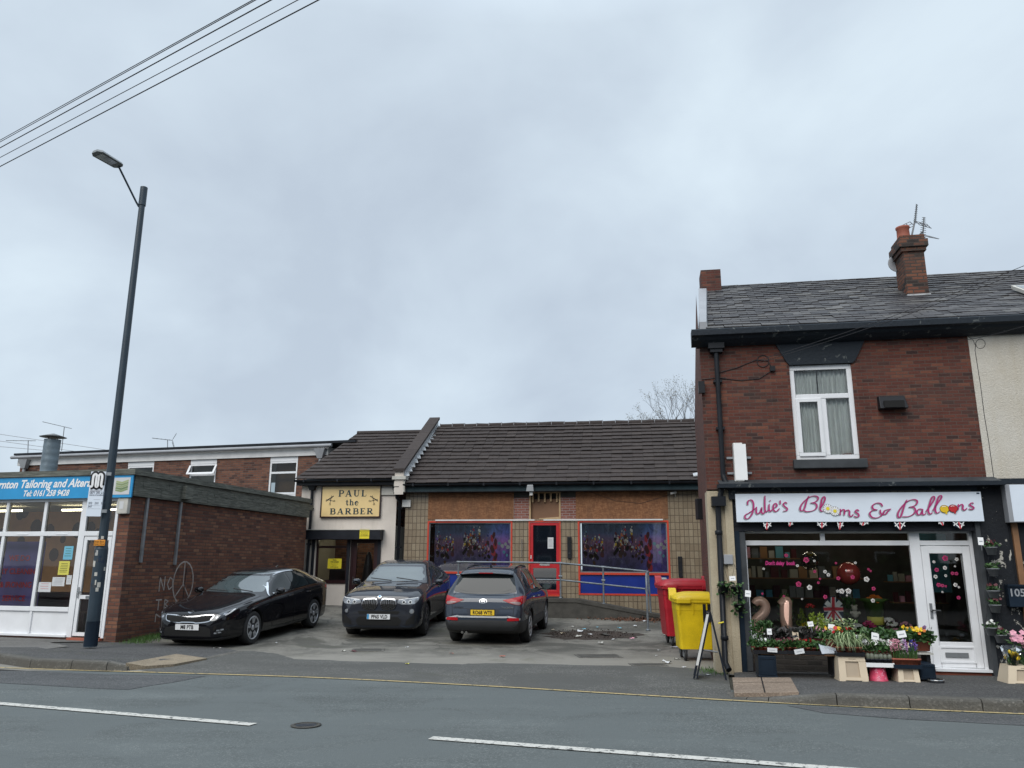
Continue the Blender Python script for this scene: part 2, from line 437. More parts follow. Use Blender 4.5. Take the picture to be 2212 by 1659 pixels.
mat('car_glass',(0.012,0.016,0.018),0.03,0.0,var=0.0,spec=0.25,coat=.15)
mat('screen_glass',(0.06,0.078,0.083),0.03,0.0,var=0.05,spec=0.7,coat=.8)
mat('tail_red',(0.30,0.006,0.010),0.3,var=0.15,spec=.2,coat=.3)
mat('tail_clear',(0.22,0.15,0.15),0.3,var=0.1,coat=.3)
mat('lamp_clear',(0.30,0.32,0.35),0.08,0.4,var=0.35,vs=14,coat=1.0)
mat('lamp_dark',(0.035,0.04,0.045),0.08,0.3,var=0.3,vs=12,coat=1.0)
mat('plate_white',(0.68,0.69,0.70),0.4,var=0.03)
mat('plate_yellow',(0.75,0.50,0.03),0.4,var=0.03)
mat('terracotta',(0.30,0.085,0.05),0.7,var=0.2)
mat('stone_sill',(0.05,0.055,0.06),0.6,var=0.3,spec=.2)
mat('pebbly_concrete',(0.052,0.049,0.043),0.9,var=0.35,vs=4,bmp=0.6,bs=40)
mat('plywood',(0.20,0.105,0.058),0.7,var=0.15,vs=2)
mat('new_timber',(0.42,0.29,0.16),0.7,var=0.15,vs=8)
mat('curtain',(0.90,0.93,0.91),0.9,var=0.06)
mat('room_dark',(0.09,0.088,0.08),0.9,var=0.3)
mat('room_wall',(0.42,0.40,0.34),0.9,var=0.08)
mat('room_floor',(0.08,0.07,0.06),0.8,var=0.2)
mat('wallpaper_tan',(0.36,0.19,0.09),0.8,var=0.2,vs=2)
mat('wallpaper_dark',(0.07,0.035,0.02),0.8,var=0.3)
mat('purple_banner',(0.13,0.10,0.30),0.6,var=0.15)
mat('sofa_dark',(0.04,0.012,0.016),0.6,var=0.2)
mat('mahogany',(0.022,0.006,0.008),0.35,var=0.2)
mat('night_glass',(0.004,0.007,0.012),0.05,var=0.0,coat=1.0)
mat('paper',(0.55,0.56,0.57),0.8,var=0.05)
mat('paper_yellow',(0.60,0.55,0.10),0.8,var=0.05)
mat('paper_blue',(0.15,0.42,0.55),0.8,var=0.1)
mat('foil_rose',(0.92,0.58,0.46),0.35,0.15,var=0.06)
mat('pink_bucket',(0.52,0.06,0.12),0.35,var=0.3,vs=14)
mat('pink_pale',(0.80,0.38,0.50),0.6,var=0.15)
mat('steel',(0.5,0.5,0.5),0.2,1.0,var=0.05)
mat('soil',(0.03,0.02,0.014),0.95,var=0.3)
mat('bark',(0.04,0.032,0.027),0.9,var=0.3)
mat('dead_leaf',(0.12,0.06,0.038),0.85,var=0.4,vs=9)
mat('cable',(0.012,0.012,0.016),0.6,var=0.1)
mat('graffiti',(0.32,0.28,0.26),0.8,var=0.4,vs=9)
mat('wood_shelf',(0.22,0.11,0.05),0.6,var=0.2)
def leafmat(name,c1,c2):
    m,nt,b,o=newmat(name)
    g=nt.nodes.new('ShaderNodeNewGeometry')
    c=rampn(nt,g.outputs['Random Per Island'],[(0,c1),(1,c2)])
    nt.links.new(c,b.inputs['Base Color']);b.inputs['Roughness'].default_value=0.55
    return m
leafmat('leaf_green',(0.018,0.055,0.014),(0.055,0.125,0.03))
leafmat('leaf_dark',(0.016,0.022,0.018),(0.045,0.035,0.035))
leafmat('leaf_lime',(0.11,0.18,0.012),(0.24,0.30,0.03))
leafmat('leaf_varieg',(0.06,0.13,0.04),(0.36,0.42,0.22))
leafmat('grass_blade',(0.03,0.08,0.012),(0.08,0.16,0.03))
leafmat('cactus_green',(0.07,0.085,0.06),(0.15,0.16,0.12))
leafmat('twig_bud',(0.10,0.085,0.05),(0.2,0.18,0.11))
for nm,c in dict(fl_white=(0.75,0.75,0.72),fl_pink=(0.72,0.33,0.42),fl_magenta=(0.5,0.03,0.15),fl_red=(0.5,0.015,0.02),fl_yellow=(0.75,0.50,0.01),fl_orange=(0.65,0.16,0.01),fl_violet=(0.22,0.12,0.5),fl_maroon=(0.09,0.008,0.015),fl_blue=(0.03,0.03,0.2),fl_lilac=(0.45,0.25,0.5)).items():
    leafmat(nm,tuple(x*0.75 for x in c),c)
glass('pane',(0.90,0.93,0.92));glass('dark_pane',(0.50,0.54,0.54), .8);glass('cellophane',(0.92,0.94,0.95))
emis('tube_light',(1.0,0.90,0.62),6.0);emis('tube_light_cool',(1.0,0.92,0.70),10.0)

# ------------------------------------------------------------------ mesh building
class MB:
    def __init__(s):s.v=[];s.f=[];s.mi=[];s.sm=[];s.m=0;s.s=False
    def add(s,vs,fs,smooth=None):
        o=len(s.v);s.v+=[tuple(v)for v in vs]
        for f in fs:s.f.append([i+o for i in f]);s.mi.append(s.m);s.sm.append(s.s if smooth is None else smooth)
        return s
    def box(s,x0,x1,y0,y1,z0,z1):
        return s.add([(x0,y0,z0),(x1,y0,z0),(x1,y1,z0),(x0,y1,z0),(x0,y0,z1),(x1,y0,z1),(x1,y1,z1),(x0,y1,z1)],
                     [(0,3,2,1),(4,5,6,7),(0,1,5,4),(1,2,6,5),(2,3,7,6),(3,0,4,7)])
    def hexa(s,p):      # 8 points, bottom ring then top ring
        return s.add(p,[(0,3,2,1),(4,5,6,7),(0,1,5,4),(1,2,6,5),(2,3,7,6),(3,0,4,7)])
    def quad(s,a,b,c,d):return s.add([a,b,c,d],[(0,1,2,3)])
    def prism(s,pts,y0,y1):    # polygon in x,z (counter-clockwise seen from -y), extruded along y
        n=len(pts)
        s.add([(p[0],y0,p[1])for p in pts]+[(p[0],y1,p[1])for p in pts],
              [tuple(range(n)),tuple(range(2*n-1,n-1,-1))]+[(i,i+n,(i+1)%n+n,(i+1)%n)for i in range(n)])
        return s
    def prismz(s,pts,z0,z1):   # polygon in x,y extruded along z
        n=len(pts)
        s.add([(p[0],p[1],z0)for p in pts]+[(p[0],p[1],z1)for p in pts],
              [tuple(range(n-1,-1,-1)),tuple(range(n,2*n))]+[(i,(i+1)%n,(i+1)%n+n,i+n)for i in range(n)])
        return s
    def tube(s,pts,r,n=8,r2=None,cap=True):
        pts=[Vector(p)for p in pts];rings=[];k=len(pts)
        up=None
        for i,p in enumerate(pts):
            d=(pts[min(i+1,k-1)]-pts[max(i-1,0)])
            if d.length<1e-9:d=Vector((0,0,1))
            d.normalize()
            if up is None:
                up=d.orthogonal().normalized()
            else:
                up=(up-d*up.dot(d));up=up.normalized()if up.length>1e-6 else d.orthogonal().normalized()
            b=d.cross(up)
            rr=r if r2 is None else r+(r2-r)*i/max(1,k-1)
            if isinstance(r,(list,tuple)):rr=r[i]
            rings.append([p+(up*math.cos(2*PI*j/n)+b*math.sin(2*PI*j/n))*rr for j in range(n)])
        vs=[v for rg in rings for v in rg];fs=[]
        for i in range(k-1):
            for j in range(n):
                a=i*n+j;c=i*n+(j+1)%n
                fs.append((a,c,c+n,a+n))
        s.add(vs,fs,True)
        if cap:s.add(rings[0],[tuple(range(n-1,-1,-1))],False);s.add(rings[-1],[tuple(range(n))],False)
        return s
    def lathe(s,prof,c=(0,0,0),axis='z',n=24,smooth=True,cap=True):
        vs=[];k=len(prof)
        for r,h in prof:
            for j in range(n):
                a=2*PI*j/n;x,y=r*math.cos(a),r*math.sin(a)
                if axis=='z':vs.append((c[0]+x,c[1]+y,c[2]+h))
                elif axis=='y':vs.append((c[0]+x,c[1]+h,c[2]-y))
                else:vs.append((c[0]+h,c[1]+x,c[2]+y))
        fs=[(i*n+j,i*n+(j+1)%n,(i+1)*n+(j+1)%n,(i+1)*n+j)for i in range(k-1)for j in range(n)]
        s.add(vs,fs,smooth)
        if cap:
            o=len(s.v)-k*n
            if prof[0][0]>1e-5:s.f.append([o+j for j in range(n-1,-1,-1)]);s.mi.append(s.m);s.sm.append(False)
            if prof[-1][0]>1e-5:s.f.append([o+(k-1)*n+j for j in range(n)]);s.mi.append(s.m);s.sm.append(False)
        return s
    def ball(s,c,r,n=10,m=6,sq=(1,1,1)):
        vs=[];
        for i in range(m+1):
            t=PI*i/m
            for j in range(n):
                a=2*PI*j/n
                vs.append((c[0]+r*sq[0]*math.sin(t)*math.cos(a),c[1]+r*sq[1]*math.sin(t)*math.sin(a),c[2]+r*sq[2]*math.cos(t)))
        return s.add(vs,[(i*n+j,(i+1)*n+j,(i+1)*n+(j+1)%n,i*n+(j+1)%n)for i in range(m)for j in range(n)],True)
    def ribbon(s,pts,w,y,th=0.004,closed=False):
        """flat stroke in the x,z plane facing -y, front at y, thickness th; w number or list"""
        k=len(pts);L=[];Rr=[]
        for i,p in enumerate(pts):
            a=pts[max(i-1,0)];b=pts[min(i+1,k-1)]
            dx,dz=b[0]-a[0],b[1]-a[1];l=math.hypot(dx,dz)or 1
            ww=(w[i]if isinstance(w,(list,tuple))else w)/2
            L.append((p[0]-dz/l*ww,p[1]+dx/l*ww));Rr.append((p[0]+dz/l*ww,p[1]-dx/l*ww))
        for i in range(k-1):
            q=[Rr[i],Rr[i+1],L[i+1],L[i]]
            n=4
            s.add([(c[0],y,c[1])for c in q]+[(c[0],y+th,c[1])for c in q],
                  [(0,1,2,3),(0,4,5,1),(2,6,7,3)])
        return s
    def tri(s,a,b,c):return s.add([a,b,c],[(0,1,2)])
    def leaf(s,p,size,nrm=None,asp=0.6,up=0.3):
        d=Vector((random.gauss(0,1),random.gauss(0,1),random.gauss(up,0.8))).normalized()
        e=d.orthogonal().normalized();e.rotate(Matrix.Rotation(random.random()*6.28,3,d))
        p=Vector(p);h=size
        f=e.cross(d)*(h*0.15)
        return s.add([p,p+d*h*0.5+e*h*asp*0.5+f,p+d*h,p+d*h*0.5-e*h*asp*0.5+f],[(0,1,2,3)])
    def build(s,name,mats,parent=None,merge=False,bevel=0.0):
        me=bpy.data.meshes.new(name)
        me.from_pydata([tuple(v)for v in s.v],[],s.f)
        if not isinstance(mats,(list,tuple)):mats=[mats]
        for m in mats:me.materials.append(MATS[m]if isinstance(m,str)else m)
        me.polygons.foreach_set('material_index',s.mi);me.polygons.foreach_set('use_smooth',s.sm)
        me.update()
        if merge or bevel:
            bm=bmesh.new();bm.from_mesh(me)
            bmesh.ops.remove_doubles(bm,verts=bm.verts,dist=0.0002)
            if bevel:
                ed=[e_ for e_ in bm.edges if len(e_.link_faces)==2 and e_.calc_face_angle(0)>0.6]
                bmesh.ops.bevel(bm,geom=ed,offset=bevel,segments=2,affect='EDGES',profile=0.6,clamp_overlap=True)
            bm.to_mesh(me);bm.free()
        o=bpy.data.objects.new(name,me);COL.objects.link(o)
        if parent is not None:o.parent=parent
        return o
def tag(o,label=None,cat=None,group=None,kind=None):
    if cat and not kind:kind='thing'
    if label:o['label']=label
    if cat:o['category']=cat
    if group:o['group']=group
    if kind:o['kind']=kind
    return o
def thing(name,label,cat,loc=(0,0,0),rz=0.0,group=None):
    o=bpy.data.objects.new(name,None);COL.objects.link(o)
    o.empty_display_size=0.2
    o.location=loc;o.rotation_euler=(0,0,rz)
    return tag(o,label,cat,group)
def fthing(F,name,label,cat,group=None,u=0,d=0,z=0):
    return thing(name,label,cat,F.w(u,d,z),-F.a,group)
def kids(o):return[c for c in bpy.data.objects if c.parent==o]
def copy_tree(o,parent=None,_cache={}):
    c=o.copy();COL.objects.link(c);c.parent=parent
    for ch in kids(o):copy_tree(ch,c)
    return c
def struct(name,mb,m,label=None,parent=None):
    o=mb.build(name,m,parent);o['kind']='structure'
    if label:o['label']=label
    return o
def smooth_pts(pts,k=5):
    """Catmull-Rom through 2-D or 3-D points"""
    P=[Vector(p)for p in pts];out=[]
    for i in range(len(P)-1):
        a=P[max(i-1,0)];b=P[i];c=P[i+1];d=P[min(i+2,len(P)-1)]
        for j in range(k):
            t=j/k
            out.append(0.5*((2*b)+(c-a)*t+(2*a-5*b+4*c-d)*t*t+(3*b-a-3*c+d)*t*t*t))
    out.append(P[-1])
    return[tuple(p)for p in out]
def text_mb(s,size,x,z,y,shear=0.0,align='CENTER',sx=1.0,bold=0.0,th=0.003,spacing=1.0):
    """text in the x,z plane facing -y as an MB"""
    cu=bpy.data.curves.new('t','FONT');cu.body=s;cu.size=size;cu.shear=shear;cu.align_x=align;cu.offset=bold
    cu.space_character=spacing;cu.resolution_u=3
    o=bpy.data.objects.new('t',cu);COL.objects.link(o)
    bpy.context.view_layer.update()
    dg=bpy.context.evaluated_depsgraph_get()
    me=bpy.data.meshes.new_from_object(o.evaluated_get(dg))
    mb=MB()
    mb.add([(v.co.x*sx+x,y,v.co.y+z)for v in me.vertices],[tuple(p.vertices)for p in me.polygons])
    bpy.data.objects.remove(o);bpy.data.curves.remove(cu);bpy.data.meshes.remove(me)
    return mb
def wall(mb,u0,u1,z0,z1,holes=(),y=0.0,reveal=0.1,top=None):
    """front skin at y with rectangular holes (u0,u1,z0,z1) and reveals going inwards"""
    us=sorted({u0,u1}|{h[0]for h in holes}|{h[1]for h in holes});zs=sorted({z0,z1}|{h[2]for h in holes}|{h[3]for h in holes})
    for i in range(len(us)-1):
        for j in range(len(zs)-1):
            a,b,c,d=us[i],us[i+1],zs[j],zs[j+1]
            cu,cz=(a+b)/2,(c+d)/2
            if any(h[0]<cu<h[1]and h[2]<cz<h[3]for h in holes):continue
            if not(u0<=cu<=u1 and z0<=cz<=z1):continue
            mb.quad((a,y,c),(b,y,c),(b,y,d),(a,y,d))
    for h in holes:
        a,b,c,d=h;r=y+reveal
        mb.quad((a,y,c),(a,y,d),(a,r,d),(a,r,c));mb.quad((b,y,d),(b,y,c),(b,r,c),(b,r,d))
        mb.quad((a,y,d),(b,y,d),(b,r,d),(a,r,d));mb.quad((b,y,c),(a,y,c),(a,r,c),(b,r,c))
    return mb
def frame_mb(mb,u0,u1,z0,z1,w,y0,y1):
    """rectangular frame of width w"""
    mb.box(u0,u1,y0,y1,z0,z0+w);mb.box(u0,u1,y0,y1,z1-w,z1)
    mb.box(u0,u0+w,y0,y1,z0+w,z1-w);mb.box(u1-w,u1,y0,y1,z0+w,z1-w)
    return mb
def pane(parent,u0,u1,z0,z1,y,m='pane',name='glass_pane'):
    return MB().quad((u0,y,z0),(u1,y,z0),(u1,y,z1),(u0,y,z1)).build(name,m,parent)

# ================================================================== THE SETTING: ground, road, pavements
def sst(t):t=max(0.0,min(1.0,t));return t*t*(3-2*t)
def gz(x,y):
    y0=18.2-1.7*sst((-3-x)/2)
    return 0.05*max(0.0,y-y0)
def gzp(px,py):          # unproject on the rising forecourt
    z=0.0
    for _ in range(12):
        p=onz(px,py,z);z=gz(p.x,p.y)
    return onz(px,py,z)
def sheet(name,pts,m,z=0.0,kind='structure',label=None):
    v=[tuple(p)if len(p)==3 else(p[0],p[1],z)for p in pts]
    mb=MB();mb.add(v,[tuple(range(len(v)))])
    o=mb.build(name,m)
    bm=bmesh.new();bm.from_mesh(o.data);bmesh.ops.triangulate(bm,faces=bm.faces);bmesh.ops.recalc_face_normals(bm,faces=bm.faces)
    for f in bm.faces:
        if f.normal.z<0:f.normal_flip()
    bm.to_mesh(o.data);bm.free()
    tag(o,label,None,None,kind);return o
g=MB().quad((-400,-400,-0.03),(400,-400,-0.03),(400,400,-0.03),(-400,400,-0.03));struct('ground',g,'earth')

YL=[(-400,1424),(0,1443),(320,1453),(658,1463.5),(1000,1480),(1300,1497.5),(1591,1514.5),(1900,1530),(2212,1543.5),(2600,1560)]
yl=[onz(x,y)for x,y in YL]
def off2(pts,d,z):
    out=[]
    for i,p in enumerate(pts):
        a=pts[max(0,i-1)];b=pts[min(len(pts)-1,i+1)];t=(b-a);t.z=0;t.normalize();n=Vector((-t.y,t.x,0))
        out.append((p.x+n.x*d,p.y+n.y*d,z))
    return out
yls=[Vector(p)for p in smooth_pts([tuple(p)for p in yl],4)]
far=off2(yls,0.9,0.0)
sheet('road',[(far[0][0]-40,far[0][1]+9,0)]+far+[(far[-1][0]+40,far[-1][1]-9,0),(60,1.2,0),(0,1.6,0),(-60,8,0)],'road_surface',0.0)
sheet('near_pavement',[(-60,8, .1),(0,1.6, .1),(60,1.2, .1),(60,-9, .1),(-60,-9, .1)],'tarmac')
# patch of darker asphalt by the kerb and a gutter band along the right kerb
Z4=lambda x,y:(x/1.8433* .5486,(2500+y/1.8433)* .5486)
pp=[Z4(*q)for q in((0,250),(780,285),(1500,297),(1250,345),(1090,368),(930,397),(700,388),(350,368),(0,348))]
sheet('road_patch',[onz(x,y, .004)for x,y in[(-300,1432)]+pp+[(-300,1478)]],'road_patch')
sheet('road_patch',[onz(x,y, .004)for x,y in((1700,1524),(1900,1532),(2212,1546),(2500,1556),(2500,1585),(2212,1567),(1950,1553),(1780,1540))],'road_patch')
# painted lines, as ribbons lying on the road
def line_ribbon(name,pts,w,z,m,label,ragged=0):
    P=[Vector(p)for p in pts];L=off2(P,w/2,z);R=off2(P,-w/2,z)
    mb=MB()
    for i in range(len(P)-1):mb.quad(R[i],R[i+1],L[i+1],L[i])
    return struct(name,mb,m,label)
def dens(a,b,n):return[a.lerp(b,i/n)for i in range(n+1)]
line_ribbon('yellow_line',yls,0.075, .009,'yellow_paint_line','thin worn yellow line along the kerb')
w0,w1=onz(0,1521),onz(547,1566.5)
line_ribbon('white_line',dens(w0+(w0-w1)*0.9,w1,10),0.13, .009,'white_paint_line','white centre dash at the left of the road')
w2,w3=onz(930,1595.5),onz(1788,1660.5)
line_ribbon('white_line',dens(w2,w3+(w3-w2)*0.4,10),0.13, .009,'white_paint_line','white centre dash running out of the picture bottom')

# forecourt: concrete rising to the shops
mb=MB();nx,ny=44,44;X0,X1,Y0,Y1=-9.0,6.2,12.4,25.6
for j in range(ny+1):
    for i in range(nx+1):
        x=X0+(X1-X0)*i/nx;y=Y0+(Y1-Y0)*j/ny
        mb.v.append((x,y,gz(x,y)+ .004))
for j in range(ny):
    for i in range(nx):
        a=j*(nx+1)+i;mb.f.append([a,a+1,a+nx+2,a+nx+1]);mb.mi.append(0);mb.sm.append(True)
struct('forecourt',mb,'forecourt_concrete')
# footway crossing of darker tarmac between the road and the concrete
edge=[(548,1406),(600,1412),(636,1423),(760,1428),(987,1435),(1048,1432),(1150,1434),(1300,1437),(1444,1440),(1562,1449)]
back=[onz(x,y, .008)for x,y in edge]
rj=[]
for i in range(len(back)-1):
    for k in range(5):
        p=back[i].lerp(back[i+1],k/5);p.y+=random.uniform(-.05, .05);rj.append(p)
rj.append(back[-1])
front=[Vector(p)for p in off2(yls,0.06, .008)]
front=[p for p in front if-9<p.x<9]
sheet('crossing',[onz(300,1446, .008)]+[onz(443,1424, .008),onz(520,1406, .008)]+rj+[onz(1572,1452, .008),onz(1580,1500, .008),onz(1700,1508, .008)]+list(reversed([p for p in front if onz(300,1446).x<p.x<3.6])),'crossing_tarmac')
# drains and covers
def cover(name,px,py,w,h,label,mt='pebbly_concrete',rot=0.1,z=.012):
    p=gzp(px,py)
    t=thing(name,label,'manhole cover',(p.x,p.y,p.z),rot)
    a=MB();frame_mb_flat(a,-w/2,w/2,-h/2,h/2, .05,z);a.build('rim','kerb_stone',t)
    MB().box(-w/2+ .055,w/2- .055,-h/2+ .055,h/2- .055,0,z- .002).build('lid',mt,t)
def frame_mb_flat(a,x0,x1,y0,y1,w,z):
    a.box(x0,x1,y0,y0+w,0,z);a.box(x0,x1,y1-w,y1,0,z);a.box(x0,x0+w,y0+w,y1-w,0,z);a.box(x1-w,x1,y0+w,y1-w,0,z)
cover('drain_cover',795,1405, .62, .5,'sunken concrete drain cover in front of the two parked SUVs')
cover('drain_cover',1292,1418, .8, .55,'flat concrete cover in the forecourt, in front of the rubbish patch')
cover('drain_cover',1400,1437, .6, .35,'small mossy cover beside the yellow bin at the forecourt edge')
t=thing('manhole','small dark sunken valve cover in the middle of the road','manhole cover',onz(661,1567, .004),0.2)
MB().lathe([(.15, .0),(.155, .006),(.12, .01),(.12, .003)],n=16).build('rim','pebbly_concrete',t)
MB().box(-.10, .10,-.06, .06, .0, .006).build('lid','black_metal',t)

# left pavement and kerb
KT=[(-420,1398),(0,1414),(67,1423.5),(156,1426.5),(232,1430),(276,1436),(314,1440.5),(443,1423.5),(527,1406)]
zt=[.14, .14, .14, .14, .135, .09, .025, .02, .015]
kt=[onz(x,y,z)for(x,y),z in zip(KT,zt)]
def tpt(p,z):return(p[0],p[1],z)
lc=onz(248,1391)
fl0=Frame(lc,13.8)
lwall=[fl0.w(-9, .02, .10),fl0.w(0, .02, .03),fl0.w(0,2.5, .03)]
ins=[Vector(p)for p in off2([Vector((p.x,p.y,0))for p in kt], .13,0)]
pv=[Vector((ins[i].x,ins[i].y,kt[i].z))for i in range(len(kt))]
sheet('pavement',[lwall[0]]+pv+[onz(470,1396, .02),onz(360,1390, .02),onz(300,1389, .025),lwall[1]],'tarmac')
# older slabs by the tailor's
sheet('paving_slabs',[fl0.w(-9, .0, .108),fl0.w(-.15, .0, .046),fl0.w(-.9,-.75, .075)]+[onz(x,y, .10)for x,y in((150,1396),(60,1406))]+[onz(0,1411, .125),onz(-420,1396, .144)],'flagstones')
def kerb(name,tops,zs,depth,width,lab,drop=None):
    """kerb stones with rounded top edge, following tops (front top edge)"""
    P=[Vector((p.x,p.y,0))for p in tops];I=off2(P,width,0)
    for i in range(len(P)-1):
        a,b=P[i],P[i+1];L=(b-a).length;n=max(1,round(L/ .92))
        for k in range(n):
            f0,f1=k/n+ .006/L,(k+1)/n- .006/L
            p,q=a.lerp(b,f0),a.lerp(b,f1);ip,iq=Vector(I[i]).lerp(Vector(I[i+1]),f0),Vector(I[i]).lerp(Vector(I[i+1]),f1)
            z0=zs[i]+(zs[i+1]-zs[i])*f0;z1=zs[i]+(zs[i+1]-zs[i])*f1
            mb=MB();ring=[]
            for(c,e_,zz)in((p,ip,z0),(q,iq,z1)):
                inn=(e_-c).normalized();zb=-.02
                ring.append([Vector((c.x,c.y,zb))-inn* .012,Vector((c.x,c.y,zz- .03)),Vector((c.x,c.y,zz- .008))+inn* .01,Vector((c.x,c.y,zz))+inn* .035,Vector((e_.x,e_.y,zz+ .002)),Vector((e_.x,e_.y,zb))])
            vs=ring[0]+ring[1]
            mb.add(vs,[(j,j+6,(j+1)%6+6,(j+1)%6)for j in range(6)]+[(5,4,3,2,1,0),(6,7,8,9,10,11)])
            yield mb
def merge_mb(gen):
    m=MB()
    for k in gen:m.add(k.v,k.f)
    return m
struct('kerb',merge_mb(kerb('k',kt,zt, .15, .14,'')),'kerb_stone','grey stone kerb dropping to the crossing by the lamp post')
Z=lambda q,z:onz(*Z4(*q),z)
tq=[((915,203), .118),((1280,137), .048),((1500,168), .036),((1260,212), .045),((1055,226), .052)]
tp_=sheet('tactile_paving',[Z(q,z)for q,z in tq],'buff_paving')
m=MB();P=[Z(q,z)for q,z in tq]
for i in range(5):a,b=P[i],P[(i+1)%5];m.quad(a,b,(b.x,b.y,-.03),(a.x,a.y,-.03))
struct('paving_edge',m,'buff_paving')
# right pavement and kerb
Z6=lambda x,y:((2700+x/1.6607)* .5486,(2550+y/1.6607)* .5486)
KR=[(258,150),(262,290),(300,322),(395,330),(540,336),(985,307),(1460,322),(1935,340),(2212,347),(2700,372)]
zr=[.03, .02, .02, .025, .04, .13, .135, .135, .135, .135]
kr=[onz(*Z6(*q),z)for q,z in zip(KR,zr)]
insr=off2([Vector((p.x,p.y,0))for p in kr], .13,0)
pvr=[Vector((insr[i][0],insr[i][1],kr[i].z))for i in range(len(kr))]
sheet('pavement',[FR.w(-.05, .3, .03)]+pvr+[FR.w(9, .0, .13),FR.w(9, .3, .13),FR.w(3, .3, .06)],'tarmac')
struct('kerb',merge_mb(kerb('k',kr[1:],zr[1:], .15, .14,'')),'kerb_stone','grey stone kerb in front of the florist')
sheet('paving_slabs',[Z6p for Z6p in(onz(*Z6(305,195), .075),onz(*Z6(685,195), .108),onz(*Z6(740,292), .112),onz(*Z6(318,298), .062))],'pink_paving',label='pinkish utility slabs in the pavement by the florist')
mb=MB()
pa,pb,pc,pd=onz(*Z6(305,195), .075),onz(*Z6(685,195), .108),onz(*Z6(740,292), .112),onz(*Z6(318,298), .062)
sk=MB()
for a,b in((pa,pb),(pb,pc),(pc,pd),(pd,pa)):sk.quad(a,b,(b.x,b.y,-.02),(a.x,a.y,-.02))
struct('paving_edge',sk,'pink_paving');UP=Vector((0,0, .004));pa,pb,pc,pd=pa+UP,pb+UP,pc+UP,pd+UP
for a,b in((pa.lerp(pb, .5),pd.lerp(pc, .48)),(pa.lerp(pd, .35),pb.lerp(pc, .35))):
    t_=(b-a).normalized();n_=Vector((-t_.y,t_.x,0))* .008
    mb.quad(a-n_,b-n_,b+n_,a+n_)
struct('paving_joint',mb,'black_ink')

# ================================================================== TAILOR'S SHOP (left)
FL=fl0
def HL(x,y,d=0.0):return FL.q(x,y,d)
T=fthing(FL,'tailor_shop','single-storey brown brick tailor shop with white window frames and weathered timber roof edge','shop')
zb_,=(HL(250,1392)[1],)
ztop=HL(296,1018)[1];zfa=3.03
ztr=HL(180,1084)[1]
LD=7.6
wm=MB()
# side wall with the graffiti, front corner strip
wall(wm,-.30,0,0,zfa,y=0)
wm.quad((0,0,0),(0,LD,0),(0,LD,zfa),(0,0,zfa))
wm.quad((-.30,0,0),(-.30, .28,0),(-.30, .28,zfa),(-.30,0,zfa))
wm.box(-9,-.30,-.012, .1,-.05, .105)
wm.build('wall','brown_brick',T)
# roof and parapet boards
rb=MB();rb.box(-9, .02, .02,LD,3.02,3.42)
rb.build('roof','weathered_timber',T)
fb=MB();fb.box(.022, .075,-.06,LD,zfa- .03,3.44)
for k in range(9):fb.box(.075, .079,k* .85- .05,k* .85+ .78,zfa+ .0,zfa+ .16);fb.box(.076, .081,k* .85+ .2,k* .85+1.02,zfa+ .19,zfa+ .35)
fb.build('fascia_board','weathered_timber',T)
cp=MB();cp.box(-9, .13,-.16, .1,3.44,3.56);cp.box(-.02, .13, .1,LD,3.44,3.56);cp.build('coping','weathered_timber',T)
# battens on the side wall
for(a,b,c)in((.42,3.1,1.62),(1.55,3.1,1.58)):
    MB().box(.002, .05,a,a+ .06,c,b).build('batten','galvanised',T)
MB().box(.082, .2,1.48,1.75,3.06,3.36).build('bracket_box','weathered_timber',T)
MB().tube([(.01,2.05,1.55),(.012,2.0, .05)], .006,5).build('cable','cable',T)
# shop front
uM=[HL(x,1150)[0]for x in(-78,10,93,179,250)]
zc={k:HL(120,v)[1]for k,v in dict(top=1084,t1=1150,t0=1158,s1=1311,s0=1321,p0=1366).items()}
uM=[HL(10,1150)[0]-2*(HL(93,1150)[0]-HL(10,1150)[0]),HL(10,1150)[0]-(HL(93,1150)[0]-HL(10,1150)[0])]+uM[1:]
wf=MB();y0,y1=-.02, .06
uA=uM[0]- .1
for i,u in enumerate(uM[:-2]):wf.box(u- .04,u+ .04,y0,y1,zc['s1'],zc['top'])
wf.box(uM[-2]- .09,uM[-2]+ .06,y0,y1, .10,zc['top'])
wf.box(uM[-1]- .05,uM[-1]+ .02,y0,y1, .10,zc['top']+ .0)
wf.box(uA,uM[-1],y0- .004,y1,zc['top'],zc['top']+ .09)
wf.box(uA,uM[-2]- .09,y0- .006,y1,zc['t0'],zc['t1']+ .02);wf.box(uM[-2]+ .06,uM[-1]- .05,y0- .006,y1,zc['t0'],zc['t1']+ .02)
wf.box(uA,uM[-2]- .09,y0- .006,y1,zc['s0'],zc['s1'])
wf.box(uA,uM[-2]- .06,y0- .03,y1, .10, .15)
for i in range(len(uM)-2):wf.box(uM[i]- .03,uM[i]+ .03,y0,y1, .15,zc['s0'])
wf.build('window_frame','white_upvc',T,bevel=.008)
pn=MB();pn.box(uA,uM[-2]- .09, .01, .05, .15,zc['s0']);pn.build('lower_panel','white_upvc',T)
for i in range(len(uM)-2):
    pane(T,uM[i]+ .04,uM[i+1]-(.04 if i<len(uM)-3 else .09),zc['t1']+ .02,zc['top'], .02)
    pane(T,uM[i]+ .04,uM[i+1]-(.04 if i<len(uM)-3 else .09),zc['s1'],zc['t0'], .02)
    MB().box((uM[i]+uM[i+1])/2- .15,(uM[i]+uM[i+1])/2+ .15,-.034,-.026,zc['t0']+ .03,zc['t0']+ .05).build('vent','white_upvc',T)
pane(T,uM[-2]+ .06,uM[-1]- .05,zc['t1']+ .02,zc['top'], .02)
